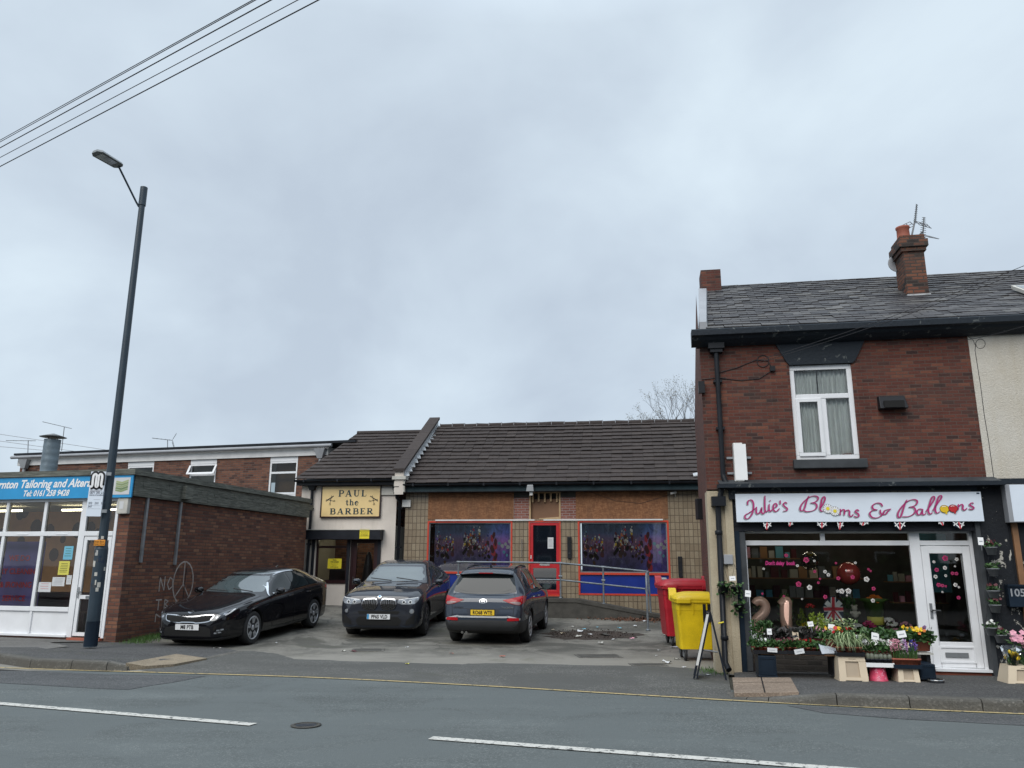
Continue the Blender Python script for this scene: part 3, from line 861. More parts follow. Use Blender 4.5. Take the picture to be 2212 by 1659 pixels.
# door
du0,du1=uM[-2]+ .075,uM[-1]- .065;dz0,dz1= .13,zc['t0']- .01
dm=HL(195,1290)[1]
db=MB();frame_mb(db,du0,du1,dz0,dz1, .075,-.012, .045);db.box(du0+ .075,du1- .075,-.012, .045,dm- .04,dm+ .04)
D=db.build('door','white_upvc',T,bevel=.006)
pane(D,du0+ .075,du1- .075,dm+ .04,dz1- .075, .02);pane(D,du0+ .075,du1- .075,dz0+ .075,dm- .04, .02)
MB().box(du0+ .02,du0+ .045,-.03,-.012,dm- .02,dm+ .2).box(du0+ .02,du0+ .14,-.06,-.045,dm+ .10,dm+ .12).box(du0+ .02,du0+ .04,-.05,-.03,dm+ .10,dm+ .12).build('handle','steel',D)
MB().box(du0+ .22,du0+ .45,-.02,-.012,dm- .025,dm+ .025).build('letterbox','steel',D)
MB().box(du0- .05,uM[-1],-.1, .1, .02, .10).build('doorstep','terracotta',T)
# room behind
rm=MB();rm.box(-9,-.32,3.4,3.5,0,3.0);rm.build('back_wall','wallpaper_tan',T)
rs=MB()
random.seed(3)
for k in range(46):
    x,z,r=random.uniform(-8,-.4),random.uniform(1.2,2.95),random.uniform(.09, .2)
    rs.add([(x+r*math.cos(a* .63),3.395,z+r*1.15*math.sin(a* .63))for a in range(10)],[tuple(range(10))])
rs.build('wallpaper_roundels','wallpaper_dark',T)
MB().box(-9,-.32, .07,3.4, .08, .1).build('floor','room_floor',T)
MB().box(-9,-.32, .07,3.4,2.95,3.0).build('ceiling','room_wall',T)
MB().box(-.40,-.31, .1,3.4, .1,2.95).build('inner_wall','room_wall',T)
MB().box(-3.2,-1.0,1.5,1.56,2.82,2.86).build('strip_or_fill_light','tube_light',T)
MB().box(-6.6,-4.4,1.5,1.56,2.82,2.86).build('strip_or_fill_light','tube_light',T)
bm_=MB();bm_.box(uM[1]+ .1,uM[3]- .38, .5, .52, .35,zc['t0']- .1)
bn=bm_.build('banner','purple_banner',T)
bc=(uM[1]+ .1+uM[3]- .38)/2
for i,s in enumerate(('WE DO','DRY CLEANING','& IRONING','SERVICE')):
    text_mb(s, .17,(uM[2]+ .0),zc['t0']- .52-i* .29, .49,bold=.004).build('lettering','red_ink',bn)
sf=MB();sf.box(-3.4,-1.5, .75,1.35, .1, .55);sf.box(-3.4,-1.5,1.2,1.45, .5, .95);sf.box(-3.55,-3.4, .75,1.45, .1, .7)
sfo=fthing(FL,'sofa','dark red sofa behind the tailor shop window','sofa');sf.build('seat','sofa_dark',sfo,bevel=.03)
# notices stuck inside the glass
def notice(F,name,label,x0,y0,x1,y1,d,m,group=None,body=None,cat='notice',par=None):
    a=F.q(x0,y0,d);b=F.q(x1,y1,d)
    u0,u1=min(a[0],b[0]),max(a[0],b[0]);z0,z1=min(a[1],b[1]),max(a[1],b[1])
    o=fthing(F,name,label,cat,group,u0,d,z0)
    w,h=u1-u0,z1-z0
    MB().box(0,w,0, .003,0,h).build('sheet',m,o)
    if body:body(o,w,h)
    return o
def lines(col,n=5,s=.1):
    def f(o,w,h):
        mb=MB()
        for i in range(n):
            z=h*(.85- .75*i/n);mb.box(w*(.12+s*random.random()),w*(.88-s*random.random()),-.002,-.001,z-h* .03,z)
        mb.build('lettering',col,o)
    return f
ZL=lambda x,y:(x* .3307,(1650+y/1.6586)* .5486)
random.seed(5)
notice(FL,'notice','pale blue flyer with green leaves in the tailor window, highest one',*ZL(422,830),*ZL(470,918), .012,'paper_blue',body=lines('leaf_green',4))
notice(FL,'notice','yellow flyer in the tailor window, under the blue one',*ZL(388,928),*ZL(446,1018), .012,'paper_yellow',body=lines('black_ink',6))
notice(FL,'notice','white landscape notice in the tailor window under the yellow flyer',*ZL(345,1032),*ZL(418,1092), .012,'paper',body=lines('grey_ink',5))
notice(FL,'notice','white notice with red heading low in the tailor window',*ZL(255,1065),*ZL(328,1130), .012,'paper',body=lines('red_ink',3))
notice(FL,'notice','narrow grey leaflet beside the frame post of the tailor window',*ZL(438,1020),*ZL(462,1080), .012,'paper',body=lines('grey_ink',4))
# graffiti on the side wall : rings and scrawl (painted strokes standing just proud)
def side_stroke(pts,w,du=0,dz_=0):
    gr=MB()
    for i in range(len(pts)-1):
        (a,b),(c,d_)=pts[i],pts[i+1];dx,dz=c-a,d_-b;l=math.hypot(dx,dz)or 1;nx_,nz_=-dz/l*w/2,dx/l*w/2
        gr.quad((.004,a+du+nx_,b+dz_+nz_),(.004,c+du+nx_,d_+dz_+nz_),(.004,c+du-nx_,d_+dz_-nz_),(.004,a+du-nx_,b+dz_-nz_))
    gr.build('graffiti','graffiti',T)
gcx,gcz=1.98,1.18
side_stroke([(gcx+ .36*math.cos(t* .35),gcz+ .47*math.sin(t* .35))for t in range(19)], .035)
side_stroke([(gcx,gcz+ .47),(gcx,gcz- .05),(gcx- .26,gcz- .32)], .03);side_stroke([(gcx,gcz- .03),(gcx+ .24,gcz- .32)], .03)
for pts in([(1.62, .9),(1.62,1.2),(1.78, .92),(1.78,1.22)],[(1.95,1.2),(1.88,1.05),(1.95, .93),(2.06,1.0),(2.05,1.15),(1.95,1.2)],
            [(1.55, .72),(1.75, .72)],[(1.65, .72),(1.65, .5)],[(1.85, .72),(1.85, .52),(1.97, .56),(1.87, .62),(1.97, .68),(1.85, .72)],
            [(1.6, .25),(1.6, .42),(1.75, .35)],[(2.0, .42),(2.0, .25),(2.15, .27)],[(2.4, .3),(2.5, .45),(2.6, .28)],[(2.8, .42),(2.8, .22),(2.95, .24)],[(3.1, .25),(3.12, .5)]):
    side_stroke(pts, .03,-.45, .10)
# fascia sign
a=HL(291,1026,-.12);b=HL(290,1069,-.12)
su1=a[0]- .02;sz1,sz0=3.43,2.96
S=fthing(FL,'fascia_sign','light blue fascia sign of the tailoring and alterations shop','shop sign')
MB().box(-9,su1,-.13,-.10,sz0,sz1).build('panel','blue_sign',S)
# text is sheared bold lettering: place by the first letter of Tailoring
def HLs(x,y):return HL(x,y,-.135)
tx=HLs(43,1049)[0];tx2=HLs(198,1040)[0];bz=HLs(125,1051)[1]
tm=text_mb('Thornton Tailoring and Alterations', .245,0,0,-.134,shear=.28,align='LEFT',sx=.80,bold=.007)
xs=[v[0]for v in tm.v]
pre=text_mb('Thornton ', .245,0,0,-.134,shear=.28,align='LEFT',sx=.80,bold=.007)
full_w=max(xs)
sc_=1.0
tt=text_mb('Tailoring and Altera', .245,0,0,-.134,shear=.28,align='LEFT',sx=.80,bold=.007)
sc_=(tx2-tx)/max(v[0]for v in tt.v)
off_=full_w-max(v[0]for v in text_mb('Tailoring and Alterations', .245,0,0,-.134,shear=.28,align='LEFT',sx=.80,bold=.007).v)
zt_=3.205
tm.v=[((v[0]-off_)*sc_+tx,v[1],v[2]+zt_)for v in tm.v]
tm.v=[v for v in tm.v]
tm.build('lettering','white_ink',S)
ua,ub=HLs(49,1068)[0],HLs(150,1063)[0]
t2=text_mb('Tel: 0161 258 9428', .18,0,0,-.134,shear=.28,align='LEFT',sx=.8,bold=.005)
w_=max(v[0]for v in t2.v);t2.v=[(v[0]*(ub-ua)/w_+ua,v[1],v[2]+3.02)for v in t2.v]
t2.build('lettering','white_ink',S)
ia,ib=HLs(248,1030)[0],HLs(283,1030)[0]
MB().box(ia,ib,-.136,-.13,sz0+ .06,sz1- .05).build('picture_panel','paper',S)
tpm=MB();tpm.m=0
for k in range(5):
    z=sz0+ .11+k* .045
    tpm.add([(ia+ .05+ .3*0,-.138,z+ .03),((ia+ib)/2,-.138,z),(ib- .04,-.138,z+ .05),(ib- .05,-.138,z+ .085),((ia+ib)/2,-.138,z+ .04),(ia+ .06,-.138,z+ .065)],[(0,1,2,3,4,5)])
tpm.build('tape_measure_picture','leaf_varieg',S)
# alarm box
o=fthing(FL,'alarm_box','cream burglar alarm box on the corner of the tailor shop','alarm box',u=-.14,d=0,z=0)
MB().box(-.13, .13,-.1,0,2.62,2.95).build('casing','dirty_white',o,bevel=.02)
MB().box(-.07, .03,-.104,-.1,2.72,2.88).build('label_plate','paper',o)

# ================================================================== FLATS BEHIND
K0=ony(45,1000,31.0)
FK=Frame(K0,15.5)
def HK(x,y,d=0):return FK.q(x,y,d)
kr_u=HK(706,960)[0];kz=HK(300,985)[1]
Kt=fthing(FK,'brick_flats','long two-storey red brick block with flat roof and white windows behind the shops','building')
ztf=HK(45,1000)[1];ztr_=HK(700,970)[1];zf=(HK(60,985)[1]+HK(690,957)[1])/2
zw=zf- .42
wins=[]
for x0,x1,yt,yb in((278,335,985,1080),(413,470,981,1080),(585,645,973,1085)):
    a=HK(x0,yt);b=HK(x1,yt)
    wins.append((a[0],b[0],-1,zw))
hl=[(w[0],w[1],2.2 if i<2 else 2.2,zw)for i,w in enumerate(wins)]
wm=MB();wall(wm,0,kr_u+6,0,zw,hl,reveal=.08)
wm.quad((0,0,0),(0,8,0),(0,8,zw),(0,0,zw));wm.build('wall','flats_brick',Kt)
MB().box(-.1,kr_u+ .1,-.06,8,zw,zf- .12).build('fascia_board','white_fascia',Kt)
MB().box(-.25,kr_u+1.2,-.16,8.2,zf- .01,zf+ .07).build('roof','black_gutter',Kt)
MB().tube([(-.3,-.20,zf- .10),(kr_u+ .3,-.20,zf- .10)], .065,8).build('gutter','mid_grey_pipe',Kt)
for(u0,u1,z0,z1),third in zip(hl,(0,1,2)):
    H=zw-(zf- .45- .22)
    wb=MB();top=zw- .16
    wb.box(u0,u1, .02, .06,top,zw)                        # white head panel
    tz=top- .38
    frame_mb(wb,u0,u1,tz- .82,top, .07, .03, .09);wb.box(u0+ .07,u1- .07, .03, .09,tz- .07,tz)
    wb.box(u0,u1, .04, .07,2.2,tz- .82)
    wo=wb.build('window','white_upvc',Kt)
    pane(wo,u0+ .07,u1- .07,tz,top- .07, .06,'dark_pane');pane(wo,u0+ .07,u1- .07,tz- .75,tz- .07, .06,'dark_pane')
    if third==1:MB().hexa([(u0- .02,-.16,tz- .02),(u1+ .02,-.16,tz- .02),(u1+ .02,-.12,tz- .02),(u0- .02,-.12,tz- .02),(u0- .01,-.12,tz+ .05),(u1+ .01,-.12,tz+ .05),(u1+ .01,-.08,tz+ .05),(u0- .01,-.08,tz+ .05)]).hexa([(u0- .02,-.16,tz),(u0+ .06,-.16,tz),(u0+ .06,-.12,tz),(u0- .02,-.12,tz),(u0- .02, .0,top- .05),(u0+ .06, .0,top- .05),(u0+ .06, .04,top- .05),(u0- .02, .04,top- .05)]).hexa([(u1- .06,-.16,tz),(u1+ .02,-.16,tz),(u1+ .02,-.12,tz),(u1- .06,-.12,tz),(u1- .06, .0,top- .05),(u1+ .02, .0,top- .05),(u1+ .02, .04,top- .05),(u1- .06, .04,top- .05)]).build('open_light','white_upvc',wo)
    MB().box(u0,u1, .45, .5,tz- .8,top).build('blind','room_wall' if third!=2 else 'wallpaper_tan',wo)
for ux in(.35,HK(704,965)[0]- .12):
    d=MB();d.hexa([(ux- .09,-.2,zf- .55),(ux+ .09,-.2,zf- .55),(ux+ .09,-.04,zf- .55),(ux- .09,-.04,zf- .55),(ux- .22,-.27,zf- .2),(ux+ .22,-.27,zf- .2),(ux+ .22,-.03,zf- .2),(ux- .22,-.03,zf- .2)])
    d.tube([(ux,-.12,zf- .5),(ux,-.12,1)], .06,8);d.build('downpipe','mid_grey_pipe',Kt)

# flue with conical cowl rising from behind the tailor's
fx=ony(103,1026,20.5);ft=ony(116,950,20.5)
o=thing('flue_pipe','ribbed steel extraction flue with conical cap rising behind the tailor shop','flue',(fx.x,20.5,0))
zt2=ft.z
MB().lathe([(.20,3.0),(.20,zt2)]if 0 else[(.20+(.006 if k%4==0 else 0),3.0+(zt2-3.0)*k/40)for k in range(41)],n=24).build('pipe','flue_metal',o)
MB().lathe([(.33,zt2+ .07),(.02,zt2+ .17),(0,zt2+ .17)],n=24).build('cowl','terracotta' if 0 else 'grey_plastic',o)
MB().tube([(.12,0,zt2- .02),(.12,0,zt2+ .1)], .01,5).tube([(-.12,0,zt2- .02),(-.12,0,zt2+ .1)], .01,5).tube([(0,-.12,zt2- .02),(0,-.12,zt2+ .1)], .01,5).build('bracket','galvanised',o)
# aerials
def yagi(name,label,base,top,boom_dir,boom_len,n,w,r=.012,refl=None,group='television aerials'):
    o=thing(name,label,'aerial',base,0,group)
    h=top-base
    MB().tube([(0,0,0),tuple(h)],r*1.3,6).build('mast','grey_plastic',o)
    d=Vector(boom_dir).normalized();side=d.cross(Vector((0,0,1))).normalized();up=side.cross(d)
    e0=h-d*boom_len* .25;e1=h+d*boom_len* .75
    mb=MB();mb.tube([e0,e1],r,6)
    for i in range(n):
        c=e0.lerp(e1,(i+ .8)/n);ww=w*(1- .45*i/n)
        mb.tube([c-side*ww/2,c+side*ww/2],r* .45,4)
    mb.build('boom','grey_plastic',o)
    if refl:
        mb=MB();c=e0
        for s_ in(-1,1):
            for k in range(4):
                q=c+up*s_*(.05+ .07*k)-d* .03*k;mb.tube([q-side*refl,q+side*refl],r* .5,4)
            for t_ in(-1,0,1):
                mb.tube([c+side*t_*refl+up*s_* .05,c+side*t_*refl+up*s_* .27-d* .09],r* .5,4)
        mb.build('reflector','grey_plastic',o)
    return o
p0,p1=ony(133,974,31.3),ony(139,922,31.3)
yagi('tv_aerial','thin tall aerial on the flats roof right of the flue',p0,p1,(-1,-.1, .22),1.2,5, .3)
p0,p1=ony(60,985,30.9),ony(61,952,30.9)
yagi('tv_aerial','low aerial on the left end of the flats roof',p0,p1,(-1,0, .0),1.2,4, .25)
p0,p1=ony(362,975,30.4),ony(362,950,30.4)
yagi('tv_aerial','wide grid aerial on the middle of the flats roof',p0,p1,(-1,-.5, .05), .75,5, .45,refl=.22)

# ================================================================== ROOF TILES
def roof_tiles(name,parent,m,u0,u1,A,B,tw,ex,th,lap=.06,taper=(0,0),jit=.004,gap=.004,stag=.5,sag=0,rag=0.0,lift=.0):
    """courses of separate tiles from eaves A=(d,z) up to ridge B=(d,z); taper moves the ends of the rows in towards the ridge"""
    mb=MB();L=math.hypot(B[0]-A[0],B[1]-A[1]);dd,dz=(B[0]-A[0])/L,(B[1]-A[1])/L
    nd,nz=-dz,dd                                            # outward normal (towards -d, +z)
    rows=int(L/ex)+1
    for r in range(rows):
        s0=r*ex;s1=min(s0+ex+lap,L+ .02);f=s0/L
        a0,a1=u0+taper[0]*f,u1-taper[1]*f
        n=int((a1-a0)/tw)+2;o0=-(r%2)*tw*stag
        for k in range(n):
            x0=max(a0,a0+o0+k*tw+gap/2);x1=min(a1,a0+o0+(k+1)*tw-gap/2)
            if x1-x0< .03:continue
            j=random.uniform(-jit,jit);s0j=s0+random.uniform(-rag,rag);sg=-sag*math.sin(PI*f)*math.sin(PI*(x0-u0)/(u1-u0))
            pts=[]
            for(s_,h)in((s0j,lift+j),(s0j,lift+th+j),(s1, .004+j),(s1,-.006+j)):
                pts.append((A[0]+dd*s_+nd*(h+ .012),A[1]+dz*s_+nz*(h+ .012)+sg))
            tl=random.uniform(-jit,jit)
            vs=[(x0,p[0],p[1])for p in pts]+[(x1,p[0],p[1]+tl)for p in pts]
            mb.add(vs,[(1,2,6,5),(0,1,5,4),(0,3,2,1),(4,5,6,7)])
    return mb.build(name,m,parent)

def slope_pt(A,B,s):
    L=math.hypot(B[0]-A[0],B[1]-A[1]);return(A[0]+(B[0]-A[0])*s,A[1]+(B[1]-A[1])*s)

# ================================================================== BARBER
def HB(x,y,d=0):return FB.q(x,y,d)
def HM(x,y,d=0):return FM.q(x,y,d)
Bt=fthing(FB,'barber_shop','single-storey cream rendered barber shop with dark tiled roof','shop')
bu0,bu1=-6.72,-3.60
bzb= .2;bze=4.12
w0=HB(684,1166)[0];w1=HB(752,1166)[0];wd0,wd1=HB(764,1166)[0],HB(817,1166)[0]
zwt=2.42;zws=HB(715,1257)[1];
wm=MB();wall(wm,bu0,bu1,bzb,bze,[(w0,w1,zws,zwt),(w1+ .09,wd1,bzb+ .06,zwt)],reveal=.16)
wm.quad((bu0,0,bzb),(bu0,7,bzb),(bu0,7,bze),(bu0,0,bze))
wm.build('wall','barber_render',Bt)
A_,B_=(-.32,4.18),(3.5,6.30)
MB().add([(bu0- .05, .0,4.1),(bu1+ .1, .0,4.1),(bu1+ .1,3.5,6.24),(bu0+ .55,3.5,6.24),(bu0+ .55,7.3,4.2),(bu1+ .1,7.3,4.2)],[(0,1,2,3),(3,2,5,4)]).build('roof_deck','black_timber_paint',Bt)
random.seed(11)
roof_tiles('roof',Bt,'concrete_tile',bu0- .12,bu1+ .05,A_,B_, .33, .30, .020,taper=(.62,0),stag=0,lift=.024)
MB().tube([(bu0+ .45,3.5,6.30),(bu1+ .1,3.5,6.30)], .09,10).build('ridge','concrete_tile',Bt)
MB().box(bu0- .1,bu1+ .06,-.24,0,4.02,4.16).build('soffit','black_gutter',Bt)
def gutter(parent,u0,u1,d,z,r=.065,m='black_gutter'):
    mb=MB();n=8
    pr=[(d+r*math.cos(PI+PI*k/n),z+r*math.sin(PI+PI*k/n))for k in range(n+1)]
    vs=[(u0,p[0],p[1])for p in pr]+[(u1,p[0],p[1])for p in pr]
    mb.add(vs,[(k,k+1,k+n+2,k+n+1)for k in range(n)],True)
    x=u0+ .3
    while x<u1:
        mb.box(x,x+ .05,d-r- .008,d+r,z-r- .006,z+ .012);x+=1.1
    return mb.build('gutter',m,parent)
gutter(Bt,bu0- .12,bu1+ .02,-.33,4.18)
hx=HB(677,1050)[0]
dp=MB();dp.hexa([(hx- .07,-.14,3.88),(hx+ .07,-.14,3.88),(hx+ .07,-.01,3.88),(hx- .07,-.01,3.88),(hx- .15,-.2,4.08),(hx+ .15,-.2,4.08),(hx+ .15,-.01,4.08),(hx- .15,-.01,4.08)])
dp.tube([(hx,-.07,3.9),(hx,-.07, .3)], .045,10)
for z in(3.3,2.2,1.2):dp.box(hx- .07,hx+ .07,-.09,0,z,z+ .04)
dp.build('downpipe','black_gutter',Bt)
# roller shutter box and guides
s0=HB(668,1155)[0];s1=HB(828,1155)[0];szt=HB(700,1146)[1];szb=HB(700,1166)[1]
MB().box(s0,s1,-.30,0,szb,szt).build('shutter_box','dark_shutter',Bt,bevel=.012)
MB().box(s0- .02,s1+ .04,-.32,0,szt+ .002,szt+ .02).build('flashing','dirty_white',Bt)
for a_,b_s,c_s in((w0- .12,w0- .04, .5),(w1+ .005,w1+ .085, .45),(wd1+ .01,wd1+ .1, .1)):MB().box(a_,b_s,-.055,0,bzb+c_s,szb).build('shutter_guide','dark_shutter',Bt)
# window
wf=MB();frame_mb(wf,w0,w1,zws,zwt, .055, .05, .12);zt1=HB(715,1179)[1];zt0=zt1- .07;wf.box(w0+ .055,w1- .055, .045, .12,zt0,zt1)
wo=wf.build('window','mahogany',Bt)
pane(wo,w0+ .055,w1- .055,zt1,zwt- .055, .08);pane(wo,w0+ .055,w1- .055,zws+ .055,zt0, .08)
MB().box(w0- .02,w1,-.03, .1,zws- .045,zws).build('sill','mahogany',Bt)
# door with glazing
dzz0=bzb+ .08;da,db2=w1+ .10,wd1- .01
df=MB();frame_mb(df,da,db2,dzz0,zwt, .06, .03, .13);df.build('door_frame','mahogany',Bt)
gl0,gl1=HB(771,1166)[0],HB(808,1166)[0]
gzb=HB(790,1262)[1]- .1
dr=MB();dr.box(da+ .06,gl0, .05, .1,dzz0+ .06,zwt- .06);dr.box(gl1,db2- .06, .05, .1,dzz0+ .06,zwt- .06);dr.box(gl0,gl1, .05, .1,zwt- .17,zwt- .06);dr.box(gl0,gl1, .05, .1,dzz0+ .06,gzb)
dro=dr.build('door','mahogany',Bt)
pane(dro,gl0,gl1,gzb,zwt- .17, .075)
hz_=HB(765,1253)[1]
MB().box(gl0- .1,gl0- .06, .035, .05,hz_- .15,hz_+ .1).box(gl0- .1,gl0+ .03, .01, .03,hz_- .01,hz_+ .01).build('handle','steel',dro)
# room
MB().box(bu0+ .1,bu1- .1,3.0,3.05, .3,3).build('back_wall','room_wall',Bt)
MB().box(bu0+ .1,bu1- .1, .17,3.0,2.75,2.8).build('ceiling','room_wall',Bt)
MB().box(bu0+ .1,bu1- .1, .17,3.0, .22, .27).build('floor','room_floor',Bt)
MB().box(bu0+ .1,bu0+ .15, .17,3.0, .27,2.75).box(bu1- .15,bu1- .1, .17,3.0, .27,2.75).build('inner_wall','room_wall',Bt)
MB().tube([(-6.0,1.5,2.50),(-4.9,1.5,2.53)], .025,8).build('strip_or_fill_light','tube_light_cool',Bt);MB().tube([(-4.5,2.0,2.4),(-4.0,2.0,2.43)], .025,8).build('strip_or_fill_light','tube_light_cool',Bt)
o=fthing(FB,'barber_bench','dark bench inside the barber shop window','bench')
MB().box(w0+ .1,w1- .3, .9,1.4, .3,zws+ .38).build('seat','black_plastic',o,bevel=.05)
o=fthing(FB,'hanging_coat','dark coat hanging behind the barber shop door','coat')
MB().lathe([(.03,2.0),(.09,1.9),(.15,1.5),(.2,1.05),(.19, .95)],c=(gl0+ .2, .6,0),n=12).build('cloth','black_plastic',o)
o=fthing(FB,'wall_shelf','small wooden shelf on the back wall seen through the barber door','shelf')
MB().box(gl0+ .2,gl1+ .5,2.7,3.0,2.0,2.04).box(gl0+ .3,gl0+ .33,2.7,3.0,1.75,2.0).box(gl0+ .3,gl0+ .6,2.75,2.95,2.04,2.3).build('board','mahogany',o)
ZB=lambda x,y:((1230+x/3.95)* .5486,(1880+y/3.95)* .5486)
def barber_card(o,w,h):
    text_mb('PAUL',h* .17,w/2,h* .80,-.003,bold=.002).build('lettering','black_ink',o)
    text_mb('THE BARBER',h* .16,w/2,h* .61,-.003,bold=.002).build('lettering','black_ink',o)
    text_mb('Appointments Only',h* .10,w/2,h* .44,-.003).build('lettering','black_ink',o)
    text_mb('Please Call',h* .10,w/2,h* .29,-.003).build('lettering','black_ink',o)
    text_mb('07799 188 853',h* .14,w/2,h* .10,-.003,bold=.001).build('lettering','black_ink',o)
notice(FB,'notice','yellow appointments card hanging in the barber window',*ZB(243,1262),*ZB(448,1418), .06,'yellow_sign',body=barber_card)
def ap(o,w,h):
    MB().box(0,w,-.002,-.001,h* .72,h* .745).box(0,w,-.002,-.001,h* .26,h* .285).build('border','black_ink',o)
    for i,s in enumerate(('Paul The Barber','For Appointments','Call 07799188853')):text_mb(s,h* .11,w/2,h*(.58-i* .13),-.003).build('lettering','black_ink',o)
notice(FB,'notice','small yellow plate fixed on the black shutter box of the barber',*ZB(738,802),*ZB(882,952),-.306,'yellow_sign',body=ap)
# sign
sa=HB(695,1051,-.06);sb=HB(824,1051,-.06);zc1=(HB(695,1050,-.06)[1]+HB(824,1047,-.06)[1])/2;zc0=(HB(692,1119,-.06)[1]+HB(822,1117,-.06)[1])/2
S=fthing(FB,'shop_sign','cream barber sign with green lettering and crossed scissors in dark frame','shop sign',u=sa[0],d=-.06,z=zc0)
sw,sh=sb[0]-sa[0],zc1-zc0
MB().box(.03,sw- .03,0, .05, .03,sh- .03).build('panel','cream_sign',S)
fm=MB();frame_mb(fm,0,sw,0,sh, .035,-.015, .05);fm.build('frame','mahogany',S)
# serif letters, drawn as strokes: (points, width) with x scaled to letter width, height 1
def arc(cx,cy,rx,ry,a0,a1,n=10):return[(cx+rx*math.cos(R_(a0+(a1-a0)*i/n)),cy+ry*math.sin(R_(a0+(a1-a0)*i/n)))for i in range(n+1)]
def bowl(x0,x1,z0,z1,tk=.17):
    p=[(x0,z1)]+arc(x1-(z1-z0)/2* .9,(z0+z1)/2,(z1-z0)/2* .9,(z1-z0)/2,90,-90,12)+[(x0,z0)]
    n=len(p);return(p,[.06+(tk- .06)*math.sin(PI*i/(n-1))**2 for i in range(n)])
SER={
 'P':(.78,[([(.2,0),(.2,1)], .19),bowl(.2, .72, .47, .97),([(.02, .02),(.4, .02)], .045),([(.02, .98),(.3, .98)], .045)]),
 'B':(.82,[([(.2,0),(.2,1)], .19),bowl(.2, .70, .53, .97),bowl(.2, .77, .03, .53),([(.02, .02),(.3, .02)], .045),([(.02, .98),(.3, .98)], .045)]),
 'R':(.92,[([(.2,0),(.2,1)], .19),bowl(.2, .70, .50, .97),([(.42, .5),(.8, .02)], .18),([(.02, .02),(.38, .02)], .045),([(.02, .98),(.3, .98)], .045),([(.7, .02),(.95, .02)], .045)]),
 'A':(.98,[([(.5,1),(.82,0)], .20),([(.48, .97),(.14, .02)], .06),([(.26, .33),(.66, .33)], .05),([(.0, .02),(.28, .02)], .045),([(.64, .02),(1.0, .02)], .045)]),
 'U':(.95,[([(.22,1),(.22, .38)]+arc(.49, .32, .27, .29,180,360,10)+[(.76, .4),(.76,1)],[.18]*3+[.16, .13, .11, .09, .08, .07, .06, .06, .06]+[.05]*1),([(.04, .98),(.4, .98)], .045),([(.62, .98),(.92, .98)], .045)]),
 'L':(.78,[([(.22,0),(.22,1)], .19),([(.04, .98),(.4, .98)], .045),([(.04, .025),(.68, .025),(.76, .28)], .05)]),
 'E':(.78,[([(.22,0),(.22,1)], .19),([(.04, .975),(.68, .975),(.72, .75)], .05),([(.2, .52),(.52, .52)], .05),([(.52, .65),(.52, .4)], .045),([(.04, .025),(.70, .025),(.76, .28)], .05)]),
 't':(.5,[([(.22, .88),(.22, .18),(.3, .04),(.44, .08)], .15),([(.02, .62),(.42, .62)], .05)]),
 'h':(.75,[([(.18,0),(.18,1)], .15),([(.18, .5),(.35, .64),(.5, .6),(.56, .45),(.56,0)],[.05, .08, .12, .15, .15]),([(.04, .02),(.34, .02)], .045),([(.42, .02),(.72, .02)], .045),([(.04, .98),(.2, .98)], .045)]),
 'e':(.66,[(arc(.32, .32, .25, .31,0,320,16),[.05]+[.06, .07, .09, .11, .13, .15, .16, .16, .15, .14, .12, .1, .09, .07, .05, .05]),([(.1, .36),(.58, .36)], .05)]),
}
def serif(mb,s,x,z,h,y,track=.12,wid=None):
    tot=sum(SER[c][0]+track if c!=' ' else .4 for c in s)-track
    sx=h if wid is None else wid/tot
    cx=x-tot*sx/2
    for c in s:
        if c==' ':cx+= .4*sx;continue
        w,st=SER[c]
        for pts,wd in st:
            P=[(cx+p[0]*sx,z+p[1]*h)for p in pts]
            W_=[(q*1.15+ .02)*h for q in wd]if isinstance(wd,list)else(wd*1.15+ .02)*h
            if isinstance(W_,list)and len(W_)<len(P):W_=W_+[W_[-1]]*(len(P)-len(W_))
            mb.ribbon(P,W_,y, .004)
        cx+=(w+track)*sx
def SB(x,y):    # sign pixel (zoom) to local
    q_=HB(*ZB(x,y),-.075);return q_[0]-sa[0],q_[1]-zc0
lt=MB()
c1=SB(620,295);c0=SB(400,295);c2=SB(840,195);serif(lt,'PAUL',c1[0],c1[1],c2[1]-c1[1]- .0,-.008,wid=c2[0]-c0[0],track=.25)
c1=SB(615,430);serif(lt,'the',c1[0],c1[1],SB(615,340)[1]-c1[1],-.008,wid=SB(718,430)[0]-SB(512,430)[0])
c1=SB(602,570);serif(lt,'BARBER',c1[0],c1[1],SB(602,480)[1]-c1[1],-.008,wid=SB(938,570)[0]-SB(265,570)[0],track=.22)
lt.build('lettering','green_ink',S)
for mir in(0,1):
    def PX(x,y):return SB(x,y)if not mir else(lambda q_:q_)(SB(1228-x,y))
    sc=MB()
    sc.ribbon([PX(212,340),PX(330,368)], .012,-.009);sc.ribbon([PX(297,280),PX(272,400)], .012,-.009)
    for c in(PX(340,366),PX(270,416)):
        sc.ribbon([(c[0]+ .024*math.cos(k* .7),c[1]+ .024*math.sin(k* .7))for k in range(10)], .008,-.009)
    sc.ribbon([PX(208,368),PX(330,288)], .026,-.007)
    sc.build('scissors_emblem','black_ink',S)
